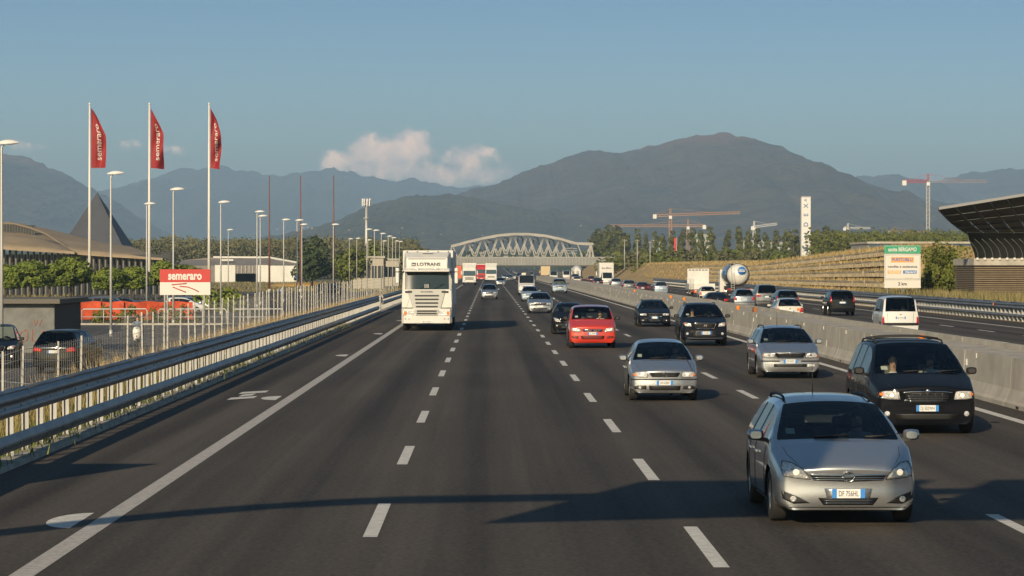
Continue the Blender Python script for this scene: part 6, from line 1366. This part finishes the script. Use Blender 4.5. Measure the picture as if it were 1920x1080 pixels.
def trunk_mesh(name, h, r0, limbs, seed):
    rnd = random.Random(seed); b = MB(); lean = [(rnd.uniform(-.06, .06)*h*t, rnd.uniform(-.06, .06)*h*t, h*t) for t in (0, .35, .7, 1)]
    b.tube(lean, [r0, r0*.8, r0*.6, r0*.35], 8)
    for (a, z0, ln, up) in limbs: s = Vector((0, 0, z0)); e = s+Vector((math.cos(a)*ln, math.sin(a)*ln, up)); b.tube([s, s.lerp(e, .5)+Vector((0, 0, -.06*ln)), e], [r0*.45, r0*.33, r0*.15], 6)
    me = b.mesh(name); me.materials.append(BARK); return me
KIND = {}
def kind(nm, fn):
    if nm not in KIND: KIND[nm] = fn()
    return KIND[nm]
def pine(v):
    rnd = random.Random(40+v); lobes = []
    for i in range(9): a = 2*math.pi*i/9+rnd.uniform(-.3, .3); d = rnd.uniform(1.1, 1.9); lobes.append(((d*math.cos(a), d*math.sin(a), 3.5+rnd.uniform(-.4, .5)), (1.15, 1.15, 1.0)))
    for i in range(6): a = 2*math.pi*i/6+rnd.uniform(-.4, .4); lobes.append(((1.3*math.cos(a), 1.3*math.sin(a), 2.6+rnd.uniform(-.2, .3)), (1.0, 1.0, .75)))
    lobes += [((0, 0, 4.4), (1.7, 1.7, 1.0)), ((rnd.uniform(-.5, .5), 0, 3.9), (1.7, 1.7, 1.0))]
    return crown_mesh('crown', L_PINE, lobes, 9500, .38, v), trunk_mesh('trunk', 3.8, .17, [(rnd.uniform(0, 6), 1.6+.3*i, 1.4, 1.5) for i in range(5)], v)
def poplar(v):
    rnd = random.Random(80+v); lobes = [((rnd.uniform(-.35, .35), rnd.uniform(-.3, .3), 1.6+i*1.35), ((1.45-.11*i)*rnd.uniform(.85, 1.12), 1.4-.1*i, 1.35)) for i in range(8)]
    return crown_mesh('crown', L_POP, lobes, 4600, .46, v), trunk_mesh('trunk', 11, .22, [(rnd.uniform(0, 6), 2+i, .9, 1.6) for i in range(5)], v)
def broad(m, v, n=2600, size=.45):
    rnd = random.Random(120+v); lobes = [((rnd.uniform(-1.3, 1.3), rnd.uniform(-1.2, 1.2), rnd.uniform(1.4, 4.2)), (rnd.uniform(.8, 1.5), rnd.uniform(.8, 1.4), rnd.uniform(.7, 1.2))) for i in range(11)]+[((0, 0, 2.4), (1.6, 1.6, 1.6)), ((0, 0, 4.6), (.8, .8, .8))]
    return crown_mesh('crown', m, lobes, n, size, v), trunk_mesh('trunk', 3.6, .16, [(rnd.uniform(0, 6), 1.0+.4*i, 1.2, 1.1) for i in range(5)], v)
def bush(m, v):
    rnd = random.Random(160+v); lobes = [((rnd.uniform(-1.6, 1.6), rnd.uniform(-.8, .8), rnd.uniform(.3, 1.1)), (rnd.uniform(.7, 1.2), .9, rnd.uniform(.6, 1.0))) for i in range(7)]
    return crown_mesh('crown', m, lobes, 900, .36, v), trunk_mesh('trunk', .9, .08, [(rnd.uniform(0, 6), .2, .7, .6) for i in range(4)], v)
def plant(name, label, cat, ms, loc, s, group=None, rz=None):
    r = empty(name, loc, random.uniform(0, 6.28) if rz is None else rz, label, cat, group); r.scale = s if isinstance(s, tuple) else (s, s, s)
    link('crown', ms[0], None, r); link('trunk', ms[1], None, r); return r
ORD = ['first', 'second', 'third', 'fourth', 'fifth', 'sixth', 'seventh', 'eighth', 'ninth', 'tenth', 'eleventh', 'twelfth', 'thirteenth', 'fourteenth', 'fifteenth', 'sixteenth', 'seventeenth', 'eighteenth', 'nineteenth', 'twentieth', 'twenty-first', 'twenty-second']
# umbrella pines along the store
pins = sorted([(10, 497, 366), (56, 489, 364), (92, 500, 392), (132, 483, 366), (204, 502, 352), (250, 500, 366), (302, 490, 380), (346, 497, 400)])
for i, (x, y, Y) in enumerate(pins):
    h = H0-(y-VY)*Y/F+1.15; plant('umbrella_pine', ORD[i]+' umbrella pine from the left in front of the store', 'tree', kind('pine%d' % (i % 4), lambda: pine(i % 4)), ((x-VX)*Y/F, Y, -1.15), (h/5.3*1.28, h/5.3*1.2, h/5.3), 'umbrella pines by the store')
a = at(405, 530, 300); plant('shrub', 'round green shrub just right of the shop sign', 'shrub', kind('bushL1', lambda: bush(L_PINE, 31)), (at(401, 530, 262).x, 262, -1.1), 1.35)
for i, (x0, x1) in enumerate(((182, 210), (232, 262), (285, 300), (335, 352))):
    Y = 203; a = at((x0+x1)/2, 590, Y); plant('ivy_shrub', ['ivy bush climbing the first white pipe railing', 'ivy bush climbing the second white pipe railing', 'ivy bush by the shop sign post', 'green bush below the right half of the shop sign'][i], 'shrub', kind('bush%d' % (i % 3), lambda: bush(L_BUSH, i % 3)), (a.x, Y, PZ), (.5, .4, .75), 'bushes on the railings', 0)
# trees left of the lorry
for x, y, Y, m, lab, sc_ in ((585, 441, 620, L_DARK, 'dark dense tree right of the white building', (1.25, 1.1)), (659, 460, 560, L_LIME, 'green tree left of the phone mast', (1.1, 1)), (697, 452, 600, L_LIME, 'green tree in front of the phone mast', (1.2, 1)), (640, 470, 700, L_DARK, 'dark tree behind the lamp row', (1.2, 1)), (782, 460, 620, L_OLIVE, 'olive green tree top behind the white lorry', (2.0, 1)), (745, 470, 800, L_DARK, 'dark low tree left of the white lorry', (1.6, 1))):
    h = H0-(y-VY)*Y/F+1.2; s = h/5.4; plant('broadleaf_tree', lab, 'tree', kind('b'+m.name+str(int(x) % 2), lambda: broad(m, int(x) % 7)), ((x-VX)*Y/F, Y, -1.2), (s*sc_[0], s, s), 'trees left of the motorway')
# poplars
pops = [(1112, 436), (1122, 431), (1133, 428), (1144, 424), (1152, 425), (1162, 430), (1174, 437), (1196, 431), (1212, 441), (1229, 436), (1245, 440), (1260, 434), (1280, 431), (1298, 430), (1316, 433), (1333, 427), (1365, 433), (1385, 427), (1402, 431), (1419, 430), (1437, 438), (1456, 433), (1473, 431), (1490, 432), (1532, 434), (1549, 426), (1563, 432), (1578, 436)]
for i, (x, y) in enumerate(pops):
    Y = (860 if x > 1165 else 1185)+(i*37 % 90); h = H0-(y-VY)*Y/F-1.0; s = h/12.0; wd = 1.55 if (i < 7 or i > 21) else 1.22
    plant('poplar', ('%s poplar from the bridge' % (ORD[i])) if i < 22 else '%s tree of the row beside the lettered tower' % ORD[i-22], 'tree', kind('pop%d' % (i % 4), lambda: poplar(i % 4)), ((x-VX)*Y/F, Y, 1.0), (s*wd, s*wd, s), 'row of poplars behind the embankment')
for i in range(24):
    x = 1125+i*16.5+random.uniform(-5, 5); Y = (700 if 1165 < x < 1470 else 1150 if x < 1165 else 815)+random.uniform(-40, 60); top = random.uniform(464, 479) if x < 1440 else random.uniform(482, 489); h = H0-(top-VY)*Y/F-2.4; s = h/1.9
    plant('shrub', ORD[i] + ' shrub from the bridge below the poplars' if i < 22 else ['last but one shrub below the poplars', 'last shrub below the poplars, next to the tower'][i-22], 'shrub', kind('bg%d' % (i % 3), lambda: bush((L_BUSH, L_LIME, L_OLIVE)[i % 3], 10+i % 3)), ((x-VX)*Y/F, Y, 2.4), (s*random.uniform(1.0, 1.5), s, s), 'shrubs below the poplars')
# tree and bushes beside the exit sign
Y = 222; plant('broadleaf_tree', 'large green tree right of the exit sign', 'tree', (crown_mesh('crown', L_LIME, [((random.uniform(-1.4, 1.4), random.uniform(-1.2, 1.2), random.uniform(.9, 3.6)), (random.uniform(.6, 1.0),)*3) for i in range(14)]+[((0, 0, 4.2), (.8, .8, .7)), ((0, 0, 2.2), (1.5, 1.5, 1.5))], 7000, .24, 77), trunk_mesh('trunk', 3.2, .13, [(i*1.1, .8+.3*i, 1.2, .9) for i in range(6)], 7)), (at(1765, 540, Y).x, Y, .5), 1.0)
for i, (x, y, Y, w_, m) in enumerate(((1800, 500, 224, 1.3, L_BUSH), (1815, 545, 222, 1.2, L_DARK), (1740, 535, 226, 1.0, L_BUSH), (1700, 548, 224, .8, L_DARK), (1818, 462, 300, 2.0, L_BUSH))):
    h = H0-(y-VY)*Y/F-.6; plant('shrub', ['bushy shrub between the big tree and the pavilion', 'dark low shrub at the foot of the pavilion', 'low shrub left of the big tree', 'dark low shrub under the exit sign', 'tall hedge shrub behind the pavilion corner'][i], 'shrub', kind('br%d' % i, lambda: bush(m, 20+i)), (at(x, 540, Y).x, Y, .6), (max(.5, h/1.9)*w_, max(.5, h/1.9), max(.5, h/1.9)), 'shrubs by the exit sign')
# distant woods that read as one mass
def wood(name, label, m, x0, x1, Y0, Y1, ylo, yhi, n, size, zb):
    rnd = random.Random(n); b = MB()
    for _ in range(n):
        x = rnd.uniform(x0, x1); Y = rnd.uniform(Y0, Y1); bump_ = noise.noise((x*.03, 5, 0))*.5+noise.noise((x*.11, 9, 0))*.5+.3; top = lerp(ylo, yhi, max(0, min(1, .5+bump_*.7))); zt = H0-(top-VY)*Y/F
        c = Vector(((x-VX)*Y/F, Y, rnd.uniform(zb, 1)*1.0)); c.z = lerp(zb, zt, rnd.random()**.6)
        for k in range(5):
            p = c+Vector((rnd.gauss(0, size), rnd.gauss(0, size), rnd.gauss(0, size*.7))); nr = Vector((rnd.uniform(-1, 1), rnd.uniform(-1, .3), rnd.uniform(-.3, 1))).normalized(); t = nr.cross(Vector((.3, .2, .9))).normalized(); u = nr.cross(t); s = size*rnd.uniform(.5, 1.1)
            b.add([p-t*s*.5, p+u*s*.4, p+t*s*.5, p-u*s*.4], [(0, 1, 2, 3)])
    tag(b.build(name, m, recalc=False), label, None, None, 'stuff')
wood('woodland', 'far wood behind the white building', L_OLIVE, 230, 780, 1000, 1150, 470, 448, 12000, 1.2, -1)
wood('woodland', 'far wood on the right behind the poplars', L_POP, 1095, 2000, 1350, 1500, 484, 472, 7000, 1.4, -1)
wood('woodland', 'dark far trees behind the glass hall', L_BUSH, 1520, 1960, 700, 800, 452, 436, 6000, 1.0, 0)
wood('woodland', 'far tree line along the plain', L_DARK, -200, 2200, 2400, 2900, 484, 476, 9000, 3.5, -2)
# ------------------------------------------------------------------ people: one continuous skinned body, then hair as a child
def body_mesh(joints, bones, rad, matfn, mats, sub=2):
    me = bpy.data.meshes.new('person'); names = list(joints); ix = {n: i for i, n in enumerate(names)}
    me.from_pydata([joints[n] for n in names], [(ix[a], ix[c]) for a, c in bones], []); me.update()
    o = bpy.data.objects.new('tmp', me); COL.objects.link(o); md = o.modifiers.new('skin', 'SKIN'); md.use_smooth_shade = True
    sv = me.skin_vertices[0].data if me.skin_vertices else None
    if sv is None:
        bpy.context.view_layer.objects.active = o; o.select_set(True); bpy.ops.mesh.customdata_skin_add(); sv = me.skin_vertices[0].data
    for n in names: rr = rad[n]; sv[ix[n]].radius = rr if isinstance(rr, tuple) else (rr, rr); sv[ix[n]].use_root = (n == 'pelvis')
    s = o.modifiers.new('sub', 'SUBSURF'); s.levels = sub; s.render_levels = sub
    out = eval_mesh(o, 'person'); bpy.data.objects.remove(o); out.materials.clear()
    for m in mats: out.materials.append(m)
    for p in out.polygons: p.material_index = matfn(p.center); p.use_smooth = True
    return out
def finger_set(J, Bn, Rd, side, wrist, d, up):
    d = Vector(d).normalized(); up = Vector(up).normalized(); lat = d.cross(up); w = Vector(wrist); palm = side+'palm'; J[palm] = w+d*.055; Bn.append((side+'wrist', palm)); Rd[palm] = (.034, .017)
    for k, (o, ln) in enumerate(((-.03, .072), (-.01, .082), (.01, .078), (.03, .06))):
        a, c, e = '%sf%da' % (side, k), '%sf%db' % (side, k), '%sf%dc' % (side, k); J[a] = w+d*.095+lat*o; J[c] = J[a]+d*ln*.5-up*.018; J[e] = J[c]-up*ln*.4+d*.008; Bn += [(palm, a), (a, c), (c, e)]; Rd[a] = .0095; Rd[c] = .009; Rd[e] = .008
    J[side+'ta'] = w+d*.045-lat*.045; J[side+'tb'] = w+d*.085-lat*.06-up*.01; Bn += [(palm, side+'ta'), (side+'ta', side+'tb')]; Rd[side+'ta'] = .011; Rd[side+'tb'] = .010
def face_parts(root, hc, hairm, helmet=None, sy_=-1):
    h = Vector(hc); b = MB()
    for s in (-1, 1): MB().lathe([(.001, -.012), (.011, -.008), (.012, 0)], 8, tuple(h+Vector((s*.033, sy_*.088, .008))), 'y').build('eye', mat('eye_dark', (.03, .02, .02), .3), root)
    MB().add([h+Vector((-.012, sy_*.092, .0)), h+Vector((.012, sy_*.092, 0)), h+Vector((.016, sy_*.098, -.035)), h+Vector((-.016, sy_*.098, -.035)), h+Vector((0, sy_*.118, -.03))], [(0, 1, 4), (1, 2, 4), (2, 3, 4), (3, 0, 4)]).build('nose', SKIN, root)
    MB().bar(h+Vector((-.024, sy_*.092, -.062)), h+Vector((.024, sy_*.092, -.062)), .010, .010).build('mouth', mat('lips', (.40, .16, .13), .5), root)
    rows = []
    for i in range(7):
        t = i/6; ph = lerp(-.15, math.pi/2-.05, t); rows.append([tuple(h+Vector((.094*math.cos(a)*math.cos(ph), (.108*math.sin(a)-.012*sy_)*math.cos(ph)+(-sy_*.02 if t < .4 else 0), .03+.115*math.sin(ph)))) for a in [2*math.pi*k/16 for k in range(17)]])
    MB().grid(rows).build('helmet' if helmet else 'hair', helmet or hairm, root)
SHIRTS = {'white': mat('shirt_white', (.70, .70, .68), .8), 'blue': mat('shirt_blue', (.14, .20, .28), .85), 'grey': mat('shirt_grey', (.25, .25, .25), .85), 'beige': mat('shirt_beige', (.45, .36, .24), .85), 'dark': mat('shirt_dark', (.04, .045, .06), .9)}; TROUS = mat('trousers_dark', (.04, .045, .06), .9)
def seated(scooter=False):
    J = {'pelvis': (0, .02, .10), 'belly': (0, .03, .24), 'chest': (0, .02, .42), 'neck': (0, .0, .56), 'chin': (0, -.015, .64), 'head': (0, -.015, .72), 'crown': (0, -.005, .79)}
    Rd = {'pelvis': (.16, .12), 'belly': (.14, .105), 'chest': (.165, .11), 'neck': .055, 'chin': (.062, .07), 'head': (.078, .095), 'crown': (.06, .075)}
    Bn = [('pelvis', 'belly'), ('belly', 'chest'), ('chest', 'neck'), ('neck', 'chin'), ('chin', 'head'), ('head', 'crown')]
    for s, q in (('l', -1), ('r', 1)):
        J[s+'sh'] = (q*.185, .02, .50); J[s+'el'] = (q*.25, -.16, .28); J[s+'wrist'] = (q*.17, -.40, .34); Rd[s+'sh'] = .062; Rd[s+'el'] = .043; Rd[s+'wrist'] = (.028, .022); Bn += [('chest', s+'sh'), (s+'sh', s+'el'), (s+'el', s+'wrist')]
        finger_set(J, Bn, Rd, s, J[s+'wrist'], (0, -1, .15), (0, .1, 1))
        J[s+'hip'] = (q*.10, -.02, .08); J[s+'kn'] = (q*.15, -.42, .13); J[s+'an'] = (q*.13, -.50, -.30); J[s+'to'] = (q*.13, -.66, -.36); Rd[s+'hip'] = .088; Rd[s+'kn'] = .062; Rd[s+'an'] = .045; Rd[s+'to'] = (.042, .032); Bn += [('pelvis', s+'hip'), (s+'hip', s+'kn'), (s+'kn', s+'an'), (s+'an', s+'to')]
    return J, Bn, Rd
def skinfn(c):
    if c.z > .575: return 1
    if c.y < -.24 and c.z > .20 : return 1
    if c.z < .15: return 2
    return 0
PM = {}
def person(label, shirt, loc, away=False, helmet=None, hairm=HAIR, group=None):
    if shirt not in PM: J, Bn, Rd = seated(); PM[shirt] = body_mesh(J, Bn, Rd, skinfn, [SHIRTS[shirt], SKIN, TROUS])
    o = link('person', PM[shirt], None, None, loc, (0, 0, math.pi if away else 0)); tag(o, label, 'person', group); face_parts(o, (0, -.015, .725), hairm, helmet); return o
def driver(label, shirt, sp, x, Y, side=.36, row=0., group='people in the oncoming cars', hz=.40):
    d = dict(yc=1.05); d.update(sp); person(label, shirt, (x+side, Y+d['yc']+.90+row, hz+.09), group=group)
driver('driver in grey shirt in the silver estate car nearest the camera', 'grey', ESTATE, 4.36, 33.9)
driver('driver in white shirt at the wheel of the black minivan', 'white', MINIVAN, 8.22, 52.4, hz=.52)
driver('passenger in white top beside the minivan driver', 'white', MINIVAN, 8.22, 52.4, side=-.36, hz=.46)
driver('driver in beige top at the wheel of the silver hatchback', 'beige', HATCH, 4.12, 65.5, hz=.38)
driver('driver in dark top in the silver estate car behind the minivan', 'dark', WAGON2, 8.5, 78.8)
driver('passenger in beige top in the silver estate car behind the minivan', 'beige', WAGON2, 8.5, 78.8, side=-.36)
driver('driver in white shirt in the red people carrier', 'white', MPV, 4.02, 108.4, hz=.5)
driver('driver in grey top in the dark blue off-road car', 'grey', SUV, 8.6, 111.3, hz=.52)
driver('passenger in beige top in the dark blue off-road car', 'beige', SUV, 8.6, 111.3, side=-.36, hz=.52)
driver('driver in beige top in the small black hatchback', 'beige', SMALL, 3.78, 130.8)
driver('driver in grey top in the dark estate car with ring emblem', 'grey', SEDAN4, 8.75, 147.6)
# scooter with rider
def scooter():
    Y = 145.; x = at(256, 640, Y).x; r = empty('scooter', (x, Y, PZ), R(6), 'white motor scooter ridden across the parking lot', 'scooter')
    SW = mat('scooter_white', (.78, .77, .72), .4, coat=.6)
    for y in (0, 1.25): w_ = wheel(r, .001, y, .235, .11); w_.location = (0, y, .235)
    b = MB(); rows = []
    for (y, z, w2) in ((.20, .30, .10), (.10, .55, .19), (.08, .85, .20), (.14, 1.02, .13)): rows.append([(-w2, y+.06, z), (-w2*.6, y-.03, z), (0, y-.06, z), (w2*.6, y-.03, z), (w2, y+.06, z)])
    b.grid(rows); b.build('leg_shield', SW, r)
    MB().box((0, .55, .30), (.32, .75, .07)).build('footboard', BLACKP, r, bevel=.02); b = MB(); loft_box(b, [(.78, .10, .12, .32, .70), (1.0, .18, .16, .34, .76), (1.5, .15, .14, .45, .74), (1.68, .06, .06, .55, .68)]); b.build('rear_body', SW, r, bevel=.04)
    MB().box((0, 1.15, .80), (.28, .62, .10)).build('seat', BLACKP, r, bevel=.04); MB().tube([(-.32, .22, 1.06), (0, .12, 1.08), (.32, .22, 1.06)], .02, 6).build('handlebar', BLACKP, r); MB().lathe([(.001, -.03), (.07, -.02), (.08, .05)], 12, (0, .06, .98), 'y').build('headlight', LAMP, r)
    MB().tube([(0, .0, .26), (0, .13, .95)], .03, 6).build('fork', BLACKP, r); MB().box((0, -.02, .46), (.12, .4, .05)).build('front_mudguard', SW, r, bevel=.02)
    for s in (-1, 1): MB().tube([(s*.2, .16, 1.08), (s*.28, .18, 1.22)], .008, 5).build('mirror_stalk', BLACKP, r); MB().box((s*.30, .18, 1.25), (.12, .02, .07)).build('mirror', BLACKP, r)
    p = person('rider in blue shirt and dark helmet on the white scooter', 'blue', (x-.05, Y+.86, PZ+.76), helmet=BLACKP); p.rotation_euler = (0, 0, R(6))
scooter()
# ------------------------------------------------------------------ evening haze: one closed box round everything
hz = bpy.data.materials.new('haze'); hz.use_nodes = True; nt = hz.node_tree; nt.nodes.clear()
o_ = nt.nodes.new('ShaderNodeOutputMaterial'); pv = nt.nodes.new('ShaderNodeVolumePrincipled')
pv.inputs['Color'].default_value = (.48, .72, 1.0, 1); pv.inputs['Density'].default_value = HAZE_D; pv.inputs['Anisotropy'].default_value = 0.0
nt.links.new(pv.outputs[0], o_.inputs['Volume'])
tag(MB().span((-9500, -500, -6), (9500, 19500, 640)).build('haze', hz), 'pale evening haze lying over the plain', None, None, 'stuff')
